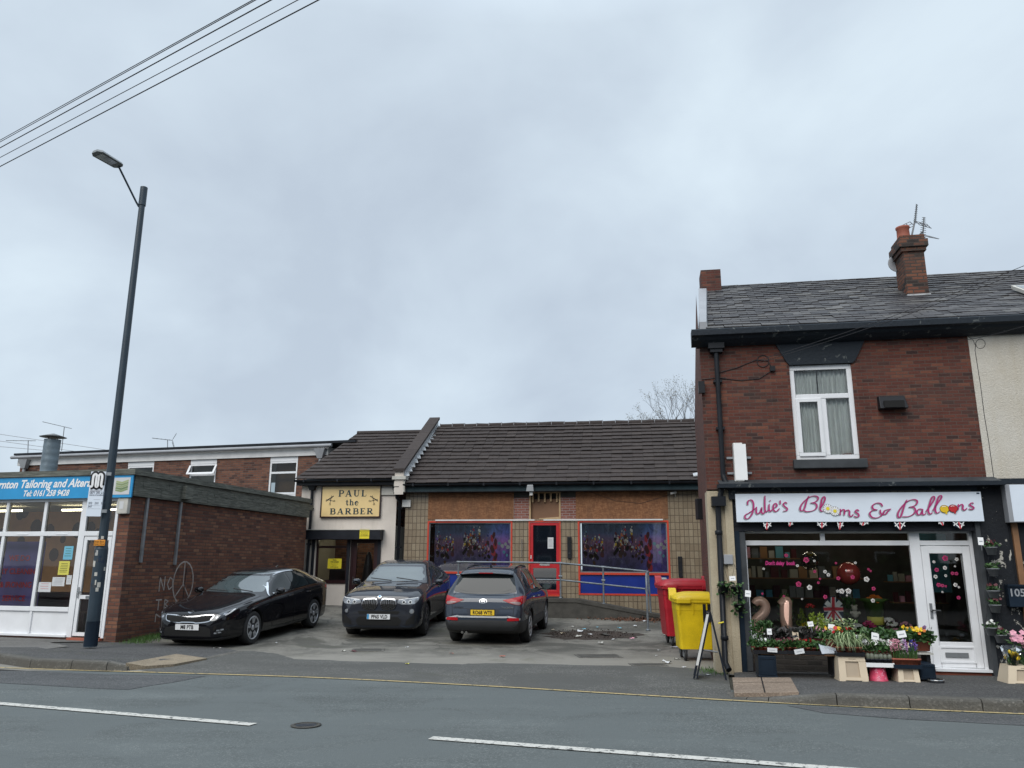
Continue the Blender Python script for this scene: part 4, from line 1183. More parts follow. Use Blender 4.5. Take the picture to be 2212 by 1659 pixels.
# parapet between the two shops
Pt=fthing(FB,'party_parapet','sloping stone-capped parapet with lead flashing between the barber and betting shop roofs','parapet')
pz=lambda d:4.22+(d+ .32)*(6.38-4.20)/3.82
pu0,pu1=bu1+ .02,bu1+ .30
body=MB()
def parp(mb,a,b,lo,hi,d0=-.35,d1=3.75):
    mb.hexa([(a,d0,pz(d0)+lo),(b,d0,pz(d0)+lo),(b,d1,pz(d1)+lo),(a,d1,pz(d1)+lo),(a,d0,pz(d0)+hi),(b,d0,pz(d0)+hi),(b,d1,pz(d1)+hi),(a,d1,pz(d1)+hi)])
parp(body,pu0,pu1,-.5, .24);body.build('wall','barber_render',Pt)
cop=MB()
for k in range(6):parp(cop,pu0- .05,pu1+ .05, .245, .33,-.42+k* .70,-.42+k* .70+ .69)
cop.build('coping','concrete_tile',Pt)
fl=MB()
for k in range(13):parp(fl,pu1+ .003,pu1+ .012,-.02, .22,-.3+k* .31,-.3+k* .31+ .29)
for k in range(13):
    d0=-.3+k* .31;fl.add([(pu1+ .01,d0,pz(d0)+ .05),(pu1+ .17,d0,pz(d0)+ .04),(pu1+ .05,d0+ .3,pz(d0+ .3)+ .04),(pu1+ .01,d0+ .3,pz(d0+ .3)+ .05)],[(0,1,2,3)])
fl.build('flashing','lead',Pt)
cb=MB();cb.box(pu0- .02,pu1+ .04,-.34, .06,3.78,4.16);cb.box(pu0- .07,pu1+ .08,-.40, .06,4.16,4.26);cb.box(pu0- .5,pu0- .02,-.06,0,3.72,3.95)
cb.build('corbel','dirty_white',Pt)

# ================================================================== BETTING SHOP (boarded up)
Mt=fthing(FM,'betting_shop','closed single-storey shop with brown tile cladding, boarded panels and red frames','shop')
mu0,mu1=-3.32,6.4
mzb= .1;mze=3.86
def RM(x0,y0,x1,y1):
    a=HM(x0,y0);b=HM(x1,y1);return(a[0],b[0],b[1],a[1])
w1r=(HM(924,1127)[0],HM(1107,1127)[0],HM(1400,1287)[1],2.925)
w2r=(HM(1248,1127)[0],HM(1444,1127)[0],HM(1400,1287)[1],2.925)
w1r=(w1r[0],w1r[1],w2r[2],w1r[3])
drr=(HM(1142,1127)[0],HM(1211,1127)[0],HM(1190,1288)[1],2.925)
ob1=(w1r[0],HM(1110,1100)[0],2.97,3.80);ob2=(HM(1244,1100)[0],w2r[1],2.97,3.80)
tr=(HM(1143,1100)[0],HM(1211,1100)[0],2.97,3.80)
wm=MB();wall(wm,mu0,mu1,mzb,mze,[w1r,w2r,drr,(ob1[0],ob2[1],2.97,3.80)],reveal=.12)
wm.build('wall','facing_tile',Mt)
for a_,b_s in((ob1[1],tr[0]),(tr[1],ob2[0])):MB().box(a_,b_s, .02, .1,2.97,3.62).build('brick_pier','door_brick',Mt);MB().box(a_,b_s, .01, .1,3.62,3.8).build('lintel','pebbly_concrete',Mt)
for r_ in(ob1,ob2):
    n=3;wv=(r_[1]-r_[0])/2.15
    for k in range(3):
        a=r_[0]+k*wv;b=min(r_[1],a+wv)
        if b>a:MB().box(a,b,-.012- .003*(k%2), .01,r_[2],r_[3]).build('board','osb_board',Mt)
MB().box(tr[0],tr[1], .10, .12,2.97,3.8).build('plywood_panel','plywood',Mt)
MB().box(tr[0],tr[1], .085, .098,3.58,3.8).build('painted_gap_shade','arch_black',Mt)  # solid black strip stands in for the shade in the gap above the plywood
tb=MB();tb.box(tr[0],tr[0]+ .05, .0, .1,2.97,3.8);tb.box(tr[1]- .05,tr[1], .0, .1,2.97,3.8);tb.box(tr[0]+ .05,tr[1]- .05, .0, .1,3.75,3.8)
for k in range(5):x=tr[0]+ .08+k*(tr[1]-tr[0]- .22)/4;tb.box(x,x+ .05, .03, .08,3.48+ .02*(k%2),3.75)
tb.hexa([(tr[0]+ .3, .02,2.97),(tr[0]+ .9, .02,2.97),(tr[0]+ .9, .08,2.97),(tr[0]+ .3, .08,2.97),(tr[0]+ .3, .02,3.0),(tr[0]+ .9, .02,3.04),(tr[0]+ .9, .08,3.04),(tr[0]+ .3, .08,3.0)])
tb.build('batten','new_timber',Mt)
MB().box(HM(941,1124)[0],HM(1155,1124)[0],-.04,0,2.925,2.965).box(HM(1174,1124)[0],HM(1432,1124)[0],-.04,0,2.925,2.965).build('trim_strip','white_fascia',Mt)
# windows with printed film
zpan=HM(1400,1240)[1]
mm,nt_,b_,o_=newmat('printed_film')
tcn=nt_.nodes.new('ShaderNodeTexCoord');sp=nt_.nodes.new('ShaderNodeSeparateXYZ');nt_.links.new(tcn.outputs['Generated'],sp.inputs[0])
c_=rampn(nt_,sp.outputs[2],[(0.0,(0.035,0.035,0.13)),(.3,(0.07,0.048,0.15)),(.6,(0.17,0.085,0.18)),(.8,(0.055,0.085,0.19)),(1,(0.02,0.055,0.11))])
c2_=rampn(nt_,sp.outputs[0],[(.0,g3(.8)),(.66,g3(1.0)),(.78,(2.2,2.2,2.6)),(.9,(2.6,1.9,3.0)),(1,(1.8,1.5,2.4))])
c_=mixc(nt_,1.0,c_,c2_,'MULTIPLY')
mpn=nt_.nodes.new('ShaderNodeMapping');mpn.inputs['Scale'].default_value=(18,1,5);nt_.links.new(tcn.outputs['Generated'],mpn.inputs[0])
c_=mixc(nt_, .8,c_,rampn(nt_,noise(nt_,mpn.outputs[0],1.0,7, .7, .6),[(.35,g3(.35)),(.65,g3(1.6))]),'MULTIPLY')
nt_.links.new(c_,b_.inputs['Base Color']);b_.inputs['Roughness'].default_value= .5
for wi,r_ in enumerate((w1r,w2r)):
    fm=MB();frame_mb(fm,r_[0],r_[1],r_[2],r_[3], .05,-.012, .07);fm.box(r_[0]+ .05,r_[1]- .05,-.012, .07,zpan- .03,zpan+ .03)
    wo=fm.build('window','orange_red',Mt)
    MB().box(r_[0]+ .05,r_[1]- .05, .03, .06,r_[2]+ .05,zpan- .03).build('lower_panel','blue_panel',wo)
    fr=MB();frame_mb(fr,r_[0]+ .05,r_[1]- .05,zpan+ .03,r_[3]- .05, .03, .02, .055);fr.build('glazing_bead','grey_plastic',wo)
    a,b,c,d=r_[0]+ .08,r_[1]- .08,zpan+ .06,r_[3]- .08
    f0=a+(.14 if wi==0 else .03)
    fo=MB().box(f0,b, .075, .08,c,d).build('printed_film','printed_film',wo)
    W_,H_=b-f0,d-c
    random.seed(21);RD={}
    def blob(m_n,x,z,r1,r2,y,an=0,n=7):
        px,pz_=f0+W_*x,c+H_*z;vs=[]
        for j in range(n):
            t_=2*PI*j/n;q1,q2=W_*r1*math.cos(t_)*random.uniform(.75,1.2),W_*r2*math.sin(t_)*random.uniform(.75,1.2)
            vs.append((min(b- .005,max(f0+ .005,px+q1*math.cos(an)-q2*math.sin(an))),y,min(d- .01,max(c+ .01,pz_+q1*math.sin(an)+q2*math.cos(an)))))
        RD.setdefault(m_n,MB()).add(vs,[tuple(range(n))])
    for k in range(58):
        x=random.choice((random.uniform(.03, .26),random.uniform(.32, .72),random.uniform(.40, .68)));z=random.gauss(.55, .09)+(.08 if .34<x< .6 else 0);y= .0745- .00004*k;sz=random.uniform(.6,1.15)
        blob(random.choice(('arch_black','fl_maroon','wallpaper_dark','sofa_dark')),x,z- .15, .022*sz, .034*sz,y,random.uniform(-.5, .5))
        cl=random.choice(('fl_pink','fl_orange','fl_red','fl_white','navy_ink','fl_yellow','fl_violet','beige_plastic','blue_panel','fl_maroon','wallpaper_tan'))
        blob(cl,x,z, .013*sz, .022*sz,y- .00002,random.uniform(-.6, .6));blob(random.choice(('fl_white','fl_red','navy_ink','paper_blue','beige_plastic')),x+ .004,z+ .065*sz, .007, .009,y- .00003,0,6)
        blob(random.choice(('fl_white','wallpaper_tan','beige_plastic')),x- .012,z- .05, .004, .02*sz,y- .00003,random.uniform(-.5, .5),6)
    for x,z,r in((.86, .58, .02),(.90, .52, .024),(.94, .56, .02),(.97, .50, .026),(.99, .62, .02),(.92, .40, .02),(.96, .33, .016),(.60, .50, .016),(.545, .50, .014)):blob(random.choice(('paper','paper_blue')),x,z,r,r*1.2, .0735)
    for k in range(10):blob('fl_maroon' if k%2 else 'red_ink',random.uniform(.755, .82), .08+k* .075, .03 if k<7 else .022, .05, .0738- .00002*k,random.uniform(-.2, .2),9)
    for m_n,q_ in RD.items():q_.build('printed_riders',m_n,fo)
    pane(wo,r_[0]+ .05,r_[1]- .05,zpan+ .03,r_[3]- .05, .04,'pane')
# red door
dm=MB();frame_mb(dm,drr[0],drr[1],drr[2],drr[3], .045,-.015, .08);dm.build('door_frame','orange_red',Mt)
a,b,c,d=drr[0]+ .05,drr[1]- .05,drr[2]+ .02,drr[3]- .05
rail=HM(1180,1222)[1]
dd_=MB();frame_mb(dd_,a,b,c,d, .085, .005, .06);dd_.box(a+ .085,b- .085, .005, .06,rail- .07,rail+ .07);dd_.box(a+ .085,b- .085, .005, .06,c+ .085,c+ .16)
D=dd_.build('door','red_gloss',Mt,bevel=.006)
MB().box(a+ .085,b- .085, .03, .035,rail+ .07,d- .085).build('glass_pane','night_glass',D);MB().box(a+ .085,b- .085, .03, .035,c+ .16,rail- .07).build('glass_pane','night_glass',D)
MB().box((a+b)/2- .15,(a+b)/2+ .15,-.004, .004,rail+ .005,rail+ .06).build('letterbox','steel',D)
MB().box(a+ .01,a+ .035,-.01, .006,rail+ .2,rail+ .3).build('lock','white_plastic',D)
MB().box(drr[0]- .05,drr[1]+ .05,-.1, .1,drr[2]- .04,drr[2]).build('threshold','pebbly_concrete',Mt)
notice(FM,'notice','white paper notice on the glass of the red door',1183,1161,1195.5,1185, .024,'paper',body=lines('grey_ink',7))
gh=HM(1156,1180)
MB().tube([(HM(1128,1164)[0],-.07,HM(1128,1164)[1]),(HM(1128,1164)[0],-.07,HM(1128,1204)[1])], .012,6).build('grab_handle','steel',Mt)
# fascia, gutter, roof
A_,B_=(-.42,4.02),(3.5,6.50)
MB().box(pu1+ .0,mu1,-.30,-.002,3.80,4.0).build('fascia_board','teal_fascia',Mt)
MB().box(pu1+ .0,mu1,-.30, .05,3.78,3.80).build('soffit','black_gutter',Mt)
gutter(Mt,pu1,mu1,-.40,4.02)
MB().add([(pu1,-.3,4.0),(mu1,-.3,4.0),(mu1,3.5,6.43),(pu1,3.5,6.43),(pu1,7.3,4.2),(mu1,7.3,4.2)],[(0,1,2,3),(3,2,5,4)]).build('roof_deck','black_timber_paint',Mt)
random.seed(12)
roof_tiles('roof',Mt,'concrete_tile',pu1+ .06,mu1,A_,B_, .33, .292, .020,stag=0,jit=.006,lift=.026,rag=.006,sag=.05)
for k in range(21):MB().tube([(pu1+ .15+k* .45,3.5,6.50+ .012*math.sin(k*2.3)),(pu1+ .15+k* .45+ .43,3.5,6.50+ .012*math.sin(k*1.7))], .095,10).build('ridge_tile','concrete_tile',Mt)
for k in range(22):MB().box(pu1+ .135+k* .45,pu1+ .155+k* .45,3.41,3.59,6.48,6.600).build('ridge_mortar','mid_grey_pipe',Mt)
hx=HM(862,1070)[0]
dp=MB();dp.hexa([(hx- .06,-.36,3.72),(hx+ .10,-.36,3.72),(hx+ .10,-.2,3.72),(hx- .06,-.2,3.72),(hx- .09,-.46,3.95),(hx+ .12,-.46,3.95),(hx+ .12,-.2,3.95),(hx- .09,-.2,3.95)])
dp.tube([(hx+ .02,-.3,3.74),(hx+ .02,-.28,3.62),(hx+ .06,-.07,3.5),(hx+ .06,-.07, .3)], .05,10)
for z in(3.3,2.1,1.0):dp.box(hx- .02,hx+ .14,-.1,0,z,z+ .05)
dp.build('downpipe','black_gutter',Mt)
# tilted loose flashing at the right end of the roof
p=HM(1505,1030,-.2);MB().hexa([(p[0]- .1,-.3,p[1]),(p[0]+ .25,-.3,p[1]+ .03),(p[0]+ .25,-.1,p[1]+ .13),(p[0]- .1,-.1,p[1]+ .1),(p[0]- .1,-.3,p[1]+ .02),(p[0]+ .25,-.3,p[1]+ .12),(p[0]+ .25,-.1,p[1]+ .18),(p[0]- .1,-.1,p[1]+ .12)]).build('flashing','lead',Mt)
# things fixed on it
def boxthing(F,name,label,cat,x0,y0,x1,y1,dep,m,group=None,part='casing',bev=.01,extra=None,d=0):
    a=F.q(x0,y0,d);b=F.q(x1,y1,d);u0,u1,z0,z1=a[0],b[0],b[1],a[1]
    o=fthing(F,name,label,cat,group,u0,d,z0)
    MB().box(0,u1-u0,-dep,0,0,z1-z0).build(part,m,o,bevel=bev)
    if extra:extra(o,u1-u0,z1-z0,dep)
    return o
boxthing(FM,'alarm_box','white square alarm box at the left end of the betting shop wall','alarm box',870.5,1080,888,1095.5, .08,'white_plastic')
def mb_extra(o,w,h,dep):
    MB().box(w* .15,w* .85,-dep- .004,-dep,h* .72,h* .86).build('slot','arch_black',o)
    MB().lathe([(.015,0),(.015, .012)],c=(w* .5,-dep- .012,h* .25),axis='y',n=8).build('lock','steel',o)
boxthing(FM,'mailbox','black letterbox on the tiles right of the red door','letterbox',1225.5,1160,1235.5,1206.5, .09,'black_plastic','black letterboxes on the betting shop',extra=mb_extra)
boxthing(FM,'mailbox','black letterbox on the tiles above the red bin','letterbox',1464,1202,1475,1247, .09,'black_plastic','black letterboxes on the betting shop',extra=mb_extra)
q_=HM(1140,1060,-.35)
o=fthing(FM,'floodlight','grey floodlight and sensor under the gutter above the red door','floodlight',u=q_[0],d=-.32,z=3.72)
MB().hexa([(-.03,-.2, .04),(.2,-.2, .04),(.2,-.02, .04),(-.03,-.02, .04),(-.0,-.16, .24),(.17,-.16, .24),(.17,-.02, .24),(-.0,-.02, .24)]).build('lamp_housing','grey_plastic',o,bevel=.01)
MB().box(.0, .17,-.165,-.16, .1, .22).build('lens','plate_white',o)
MB().box(.06, .16,-.12,-.02,-.08, .03).build('sensor','white_plastic',o,bevel=.02)
q_=HM(1452,1070,-.12)
o=fthing(FM,'security_camera','small white security camera at the top right of the betting shop wall','security camera',u=q_[0],d=-.1,z=q_[1])
MB().tube([(-.04,-.08, .05),(.12, .0, .09)], .035,8).build('camera_body','white_plastic',o);MB().tube([(.08, .0, .06),(.1, .09,-.02)], .012,6).build('bracket','white_plastic',o)
tag(MB().tube([tuple(FM.w(u,-.02,z))for u,z in((HM(1275,1075)[0],3.78),(HM(1330,1105)[0],3.5),(HM(1385,1108)[0],3.42),(HM(1445,1082)[0],3.66))], .006,4).build('cable','cable'),'thin cable sagging across the right-hand chipboard panel','cable')
v0=HM(1436,1250,-.05)
o=fthing(FM,'vent_pipe','bent grey vent pipe on the wall behind the red bin','pipe',u=0,d=-.08,z=0)
q_=HM(1430,1252,-.08)
MB().tube([(q_[0]- .08, .08,q_[1]+ .0),(q_[0]- .02, .0,q_[1]+ .02),(q_[0]+ .1, .0,q_[1]+ .02),(q_[0]+ .14,0,q_[1]- .1),(q_[0]+ .14,0, .4)], .045,10).build('pipe','mid_grey_pipe',o)

# ramp in front of the betting shop, with its handrail
zp=HM(1190,1289)[1]
Rt=fthing(FM,'access_ramp','dark concrete ramp rising to the red door of the betting shop','ramp')
ru0,rfl,ru1=-2.9,HM(1245,1290)[0]+ .1,HM(1440,1310)[0]+ .35
rd_=-1.25
def gR(u,d):w=FM.w(u,d);return gz(w.x,w.y)
pts_top=[(ru0,zp- .03),(rfl,zp- .03),(ru1,gR(ru1,rd_)+ .03)]
mb=MB();vs=[]
for(u,z)in pts_top:vs+=[(u,rd_,z),(u,-.005,z),(u,rd_,0),(u,-.005,0)]
mb.add(vs,[(0,1,5,4),(4,5,9,8),(0,4,6,2),(4,8,10,6),(0,2,3,1),(8,9,11,10)])
for i in range(2):
    (ua,za),(ub_,zb2)=pts_top[i],pts_top[i+1]
    mb.hexa([(ua,rd_- .02,za- .07),(ub_,rd_- .02,zb2- .07 if i==0 else zb2- .05),(ub_,rd_+ .14,zb2- .07 if i==0 else zb2- .05),(ua,rd_+ .14,za- .07),(ua,rd_- .02,za+ .03),(ub_,rd_- .02,zb2+ .03),(ub_,rd_+ .14,zb2+ .03),(ua,rd_+ .14,za+ .03)])
mb.build('slab','pebbly_concrete',Rt)
Ht=fthing(FM,'handrail','grey tubular handrail along the ramp of the betting shop','handrail')
dr_=rd_+ .12
def HR(x,y):return FM.q(x,y,dr_)
r0,r1= .045, .0
ZM=lambda x,y:((1900+x/1.58)* .5486,(1600+y/1.58)* .5486)
pA,pB,pC,pD=HR(*ZM(150,970)),HR(*ZM(484,975)),HR(*ZM(750,1000)),HR(*ZM(1030,1028))
bA,bB,bC,bD=HR(*ZM(150,1076)),HR(*ZM(484,1080)),HR(*ZM(750,1108)),HR(*ZM(1015,1136))
pX=(pA[0]-1.4,pA[1])
zr2=lambda u:(zp if u<rfl else zp+(pts_top[2][1]-zp)*(u-rfl)/(ru1-rfl))
MB().tube([(pX[0],dr_,pX[1]),(pA[0],dr_,pA[1]),(pB[0],dr_,pB[1]),(pC[0],dr_,pC[1]),(pD[0],dr_,pD[1])], .026,8).build('top_rail','grey_rail',Ht)
MB().tube([(pX[0],dr_,bA[1]),(bA[0],dr_,bA[1]),(bB[0],dr_,bB[1]),(bC[0],dr_,bC[1]),(bD[0],dr_,bD[1])], .024,8).build('mid_rail','grey_rail',Ht)
for q_ in(pX,pB,pC):
    m=MB();m.tube([(q_[0],dr_,q_[1]),(q_[0],dr_,zr2(q_[0])- .05)], .026,8)
    m.tube([(q_[0]- .05,dr_,q_[1]),(q_[0]+ .05,dr_,q_[1]- .004)], .036,8)
    m.tube([(q_[0]- .05,dr_,q_[1]- .36),(q_[0]+ .05,dr_,q_[1]- .365)], .034,8)
    m.lathe([(.05,0),(.045, .03),(.03, .035)],c=(q_[0],dr_,zr2(q_[0])),n=10);m.build('post','grey_rail',Ht)
# end loop coming forward to the ground
pe=gzp(1400,1363);le=((pe-FM.P).dot(FM.u),(pe-FM.P).dot(FM.n))
m=MB();m.tube([(pD[0],dr_,pD[1]),(le[0]+ .02,(dr_+le[1])/2,pD[1]- .05),(le[0],le[1]+ .05,pD[1]- .12),(le[0],le[1],pD[1]- .35),(le[0],le[1],pe.z)], .028,8)
m.tube([(pD[0],dr_,pD[1]),(pD[0]+ .04,dr_,gR(pD[0],dr_))], .026,8)
m.tube([(bD[0],dr_,bD[1]),(le[0],le[1],bD[1]- .06)], .024,8)
m.lathe([(.06,0),(.05, .04),(.03, .05)],c=(le[0],le[1],pe.z),n=10);m.build('end_post','grey_rail',Ht)

# ================================================================== FLORIST'S BUILDING (right)
def HR_(x,y,d=0):return FR.q(x,y,d)
F=fthing(FR,'florist_building','two-storey red brick end terrace with slate roof and flower shop below','building')
fu0,fu1=-.235,3.965
zc_=5.24;zl=2.93
hw=(HR_(1707,790)[0],HR_(1856,990)[0],HR_(1788,993)[1],HR_(1770,787)[1])
hw=((HR_(1705,790)[0]+HR_(1720,995)[0])/2,(HR_(1838,785)[0]+HR_(1858,990)[0])/2,hw[2],hw[3])
wm=MB();wall(wm,fu0,fu1,zl- .1,zc_,[hw],reveal=.07)
# side wall running back, slightly off square
bk_=FR.w(fu0,0);side_d=Vector((math.sin(R_(12.4)),math.cos(R_(12.4)),0));e_=bk_+side_d*6.6
sl=lambda s:(fu0+(FR.w(fu0,0)+side_d*s-FR.P).dot(FR.u)-fu0,(FR.w(fu0,0)+side_d*s-FR.P).dot(FR.n))
s0_,s1_,s2_=sl(0),sl(3.3),sl(6.6)
zrid=7.40
wm.add([(s0_[0],s0_[1],0),(s0_[0],s0_[1],zc_),(fu0+ .22,s1_[1]- .1,zrid- .08),(s2_[0],s2_[1],zc_),(s2_[0],s2_[1],0)],[(0,1,3,4),(1,2,3)])
wm.build('wall','red_brick',F)
# window
wf=MB();frame_mb(wf,hw[0],hw[1],hw[2],hw[3], .075, .03, .10)
zt_=HR_(1780,855)[1];um=HR_(1783,920)[0]
wf.box(hw[0]+ .075,hw[1]- .075, .02, .10,zt_- .04,zt_+ .04)
wf.box(um- .05,um+ .05, .025, .10,hw[2]+ .075,zt_- .04)
wo=wf.build('window','white_upvc',F,bevel=.01)
sm=MB();frame_mb(sm,hw[0]+ .06,um- .03,hw[2]+ .06,zt_- .03, .06, .005, .04);sm.build('casement','white_upvc',wo,bevel=.008)
pane(wo,hw[0]+ .075,hw[1]- .075,zt_+ .04,hw[3]- .075, .06)
pane(wo,hw[0]+ .12,um- .09,hw[2]+ .12,zt_- .09, .035);pane(wo,um+ .05,hw[1]- .075,hw[2]+ .075,zt_- .04, .06)
def curtain(u0,u1,z0,z1,y,par,seed=1,folds=9):
    mb=MB();n=60
    for i in range(n+1):
        u=u0+(u1-u0)*i/n;yy=y+ .03*math.sin(i/n*folds*2*PI+seed)+ .012*math.sin(i*1.7)
        mb.v+=[(u,yy,z0),(u,yy,z1)]
    for i in range(n):mb.f.append([2*i,2*i+2,2*i+3,2*i+1]);mb.mi.append(0);mb.sm.append(True)
    return mb.build('curtain','curtain',par)
curtain(hw[0]- .02,um- .04,hw[2],hw[3], .15,wo,1);curtain(um- .02,hw[1]+ .02,hw[2],hw[3], .15,wo,2,7)
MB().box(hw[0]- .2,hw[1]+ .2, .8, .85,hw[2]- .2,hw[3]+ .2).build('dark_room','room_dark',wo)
o=fthing(FR,'plant_pot','small reddish pot on the sill inside the upstairs window','pot',u=HR_(1834,975)[0],d=.14,z=hw[2]+ .03)
MB().lathe([(.05, .0),(.075, .06),(.075, .075),(.06, .075)],n=14).build('pot','terracotta',o)
MB().box(hw[0]- .03,hw[1]+ .03, .1, .3,hw[2]- .02,hw[2]+ .028).build('inner_sill','white_upvc',wo)
# sill and flared lintel
zs_=HR_(1780,1003)[1]
MB().box(HR_(1713,1003)[0],HR_(1872,1003)[0],-.09, .02,zs_- .07,hw[2]).build('sill','stone_sill',F,bevel=.012)
l0,l1,l2,l3=HR_(1675,757)[0],HR_(1707,787)[0],HR_(1838,785)[0],HR_(1868,745)[0]
MB().prism([(l1- .02,hw[3]),(l2+ .02,hw[3]),(l2+ .07,hw[3]+ .05),(l3,zc_),(l0,zc_),(l1- .06,hw[3]+ .05)],-.035, .03).build('lintel','black_timber_paint',F)
# cornice, fascia and gutter
ce=9.0
nb=4.0
MB().box(fu0- .05,9,-.05, .1,zc_,5.32).build('fascia_board','black_timber_paint',F)
g=MB()
pr=[(-.05,5.22),(-.05,5.47),(-.30,5.47),(-.32,5.45),(-.32,5.36),(-.26,5.34),(-.22,5.30),(-.13,5.25)]
g.add([(fu0- .14,p[0],p[1])for p in pr]+[(9.0,p[0],p[1]+ .02)for p in pr],[(i,(i+1)%8,(i+1)%8+8,i+8)for i in range(8)]+[tuple(range(7,-1,-1)),tuple(range(8,16))])
g.build('gutter','black_timber_paint',F)
A_,B_=(-.27,5.47),(3.15,7.44)
MB().add([(fu0- .02,-.1,5.42),(9,-.1,5.42),(9,3.15,7.38),(fu0+ .3,3.15,7.38),(9,6.5,5.5),(fu0+ .6,6.5,5.5)],[(0,1,2,3),(3,2,4,5)]).build('roof_deck','black_timber_paint',F)
random.seed(31)
roof_tiles('roof',F,'slate',fu0+ .10,9.0,A_,B_, .30, .185, .020,lap=.08,taper=(.20,0),jit=.006,gap=.010,sag=.05,rag=.010)
for k in range(17):
    a=fu0+ .62+k* .5
    MB().add([(a,3.02,7.36),(a,3.15,7.47),(a,3.28,7.36),(a+ .49,3.02,7.36),(a+ .49,3.15,7.475),(a+ .49,3.28,7.36)],[(0,3,4,1),(1,4,5,2),(0,1,2),(3,5,4)]).build('ridge_tile','slate',F)
# verge skirt of the gable and stub chimney on it
MB().hexa([(fu0- .0,-.22,5.47),(fu0+ .14,-.22,5.47),(fu0+ .42,2.72,7.22),(fu0+ .24,2.72,7.22),(fu0- .0,-.22,5.62),(fu0+ .12,-.22,5.62),(fu0+ .40,2.72,7.28),(fu0+ .24,2.72,7.28)]).build('verge','mid_grey_pipe',F)
c0=HR_(1513,600,2.9);c1=HR_(1558,640,2.9);ct=HR_(1535,588,2.9)
sc=MB();sc.box(c0[0],c1[0],2.75,3.25,6.7,ct[1]);sc.build('gable_chimney','red_brick',F)
MB().box(c0[0]+ .05,c1[0]+ .06,2.70,2.749,7.10,7.18).build('flashing','lead',F)
# main chimney
cd=min((k* .02 for k in range(150)),key=lambda d:abs(HR_(1985,634,d)[1]-(5.47+(d+ .27)* .576)))
q0=HR_(1945,560,cd);q1=HR_(2000,560,cd);qb=HR_(1985,640,cd)[1];qt=HR_(1970,530,cd)[1]
cw0,cw1=HR_(1957,600,cd)[0],HR_(2003,600,cd)[0]
CHM=MB();CHM.box(cw0,cw1,cd,cd+ .5,qb- .4,qt- .12)
for k,(e1,za,zb2)in enumerate(((.035,-.12,-.04),(.07,-.04, .10),(.03, .10, .2))):CHM.box(cw0-e1,cw1+e1,cd-e1,cd+ .5+e1,qt+za,qt+zb2)
chm=CHM.build('chimney','chimney_brick',F)
MB().box(cw0- .02,cw1+ .02,cd- .03,cd+ .54,qb- .35,qb+ .04).build('flashing','lead',chm)
MB().lathe([(.14,0),(.13, .05),(.115, .1),(.11, .26),(.125, .28),(.125, .31),(.09, .31)],c=((cw0+cw1)/2- .04,cd+ .3,qt+ .19),n=20).build('chimney_pot','terracotta',chm)
# roof light at the far right
u0,u1=HR_(2225,640, .9)[0],HR_(2300,640, .9)[0]
zz=lambda d:5.47+(d+ .27)*(7.44-5.47)/3.42
rl=MB()
rl.hexa([(u0, .9,zz(.9)+ .02),(u1, .9,zz(.9)+ .02),(u1,1.5,zz(1.5)+ .02),(u0,1.5,zz(1.5)+ .02),(u0, .9,zz(.9)+ .09),(u1, .9,zz(.9)+ .09),(u1,1.5,zz(1.5)+ .09),(u0,1.5,zz(1.5)+ .09)])
rlo=rl.build('roof_light','dirty_white',F)
MB().quad((u0+ .05, .95,zz(.95)+ .095),(u1- .05, .95,zz(.95)+ .095),(u1- .05,1.45,zz(1.45)+ .095),(u0+ .05,1.45,zz(1.45)+ .095)).build('glass_pane','night_glass',rlo)
# downpipe
dx=HR_(1546,760)[0];zh=HR_(1546,757)[1]
dp=MB();dp.box(dx- .13,dx+ .13,-.16,0,zh,zh+ .14);dp.box(dx- .10,dx+ .10,-.13,0,zh- .06,zh)
dp.tube([(dx,-.07,zh),(dx+ .0,-.07,3.05)], .04,10)
dp.tube([(dx,-.07,3.05),(dx+ .02,-.09,2.95),(dx+ .1,-.12,2.85)], .045,10)
for z in(4.6,3.8):dp.box(dx- .07,dx+ .07,-.09,0,z,z+ .04)
dp.build('downpipe','black_gutter',F)
d2=HR_(1550,1100)[0]
dp=MB();dp.box(d2- .1,d2+ .12,-.2,-.02,2.55,2.70);dp.tube([(d2+ .08,-.12,2.85),(d2+ .04,-.12,2.7)], .045,10);dp.tube([(d2,-.1,2.56),(d2- .02,-.1, .18),(d2+ .02,-.22, .08)], .045,12)
for z in(2.1,1.2, .5):dp.lathe([(.052,0),(.06, .01),(.06, .06),(.052, .07)],c=(d2- .01,-.1,z),n=12)
dp.build('downpipe','black_gutter',F)
# ground floor: cream pier, black pier, shop front
p1=HR_(1586,1180)[0]
pr_=MB();pr_.box(fu0- .01,p1- .12,-.03, .4,0,2.80);pr_.build('pier','cream_paint',F)
MB().box(p1- .12,p1,-.07, .4, .02,2.80).build('pilaster','cream_paint',F)
bp0=HR_(2113,1130)[0];bp1=HR_(2168,1130)[0]
MB().box(bp0,bp1+ .03,-.05, .4, .03,2.83).build('pier','black_masonry_paint',F)
MB().box(bp0- .07,bp0- .005,-.06, .3, .03,2.3).build('post','stone_sill',F)
# cornice above the sign
cz=HR_(1800,1047,-.25)[1]
MB().box(p1- .22,bp0+ .35,-.28, .05,cz- .03,cz+ .03).build('cornice','black_timber_paint',F)
MB().hexa([(p1- .2,-.27,cz+ .031),(bp0+ .3,-.27,cz+ .031),(bp0+ .3, .0,cz+ .11),(p1- .2, .0,cz+ .11),(p1- .2,-.27,cz+ .036),(bp0+ .3,-.27,cz+ .036),(bp0+ .3, .0,cz+ .12),(p1- .2, .0,cz+ .12)]).build('lead_cover','stone_sill',F)
MB().box(p1- .05,bp0,-.12, .05,cz- .20,cz- .03).build('frieze','black_timber_paint',F)
sc=MB()
k=0;u=p1+ .12
while u<bp0- .05:
    if not(1.45<u-p1<2.2):sc.add([(u+ .05*math.cos(PI+t*PI/8),-.135,cz- .09+ .05*math.sin(PI+t*PI/8))for t in range(9)],[tuple(range(9))])
    u+= .105
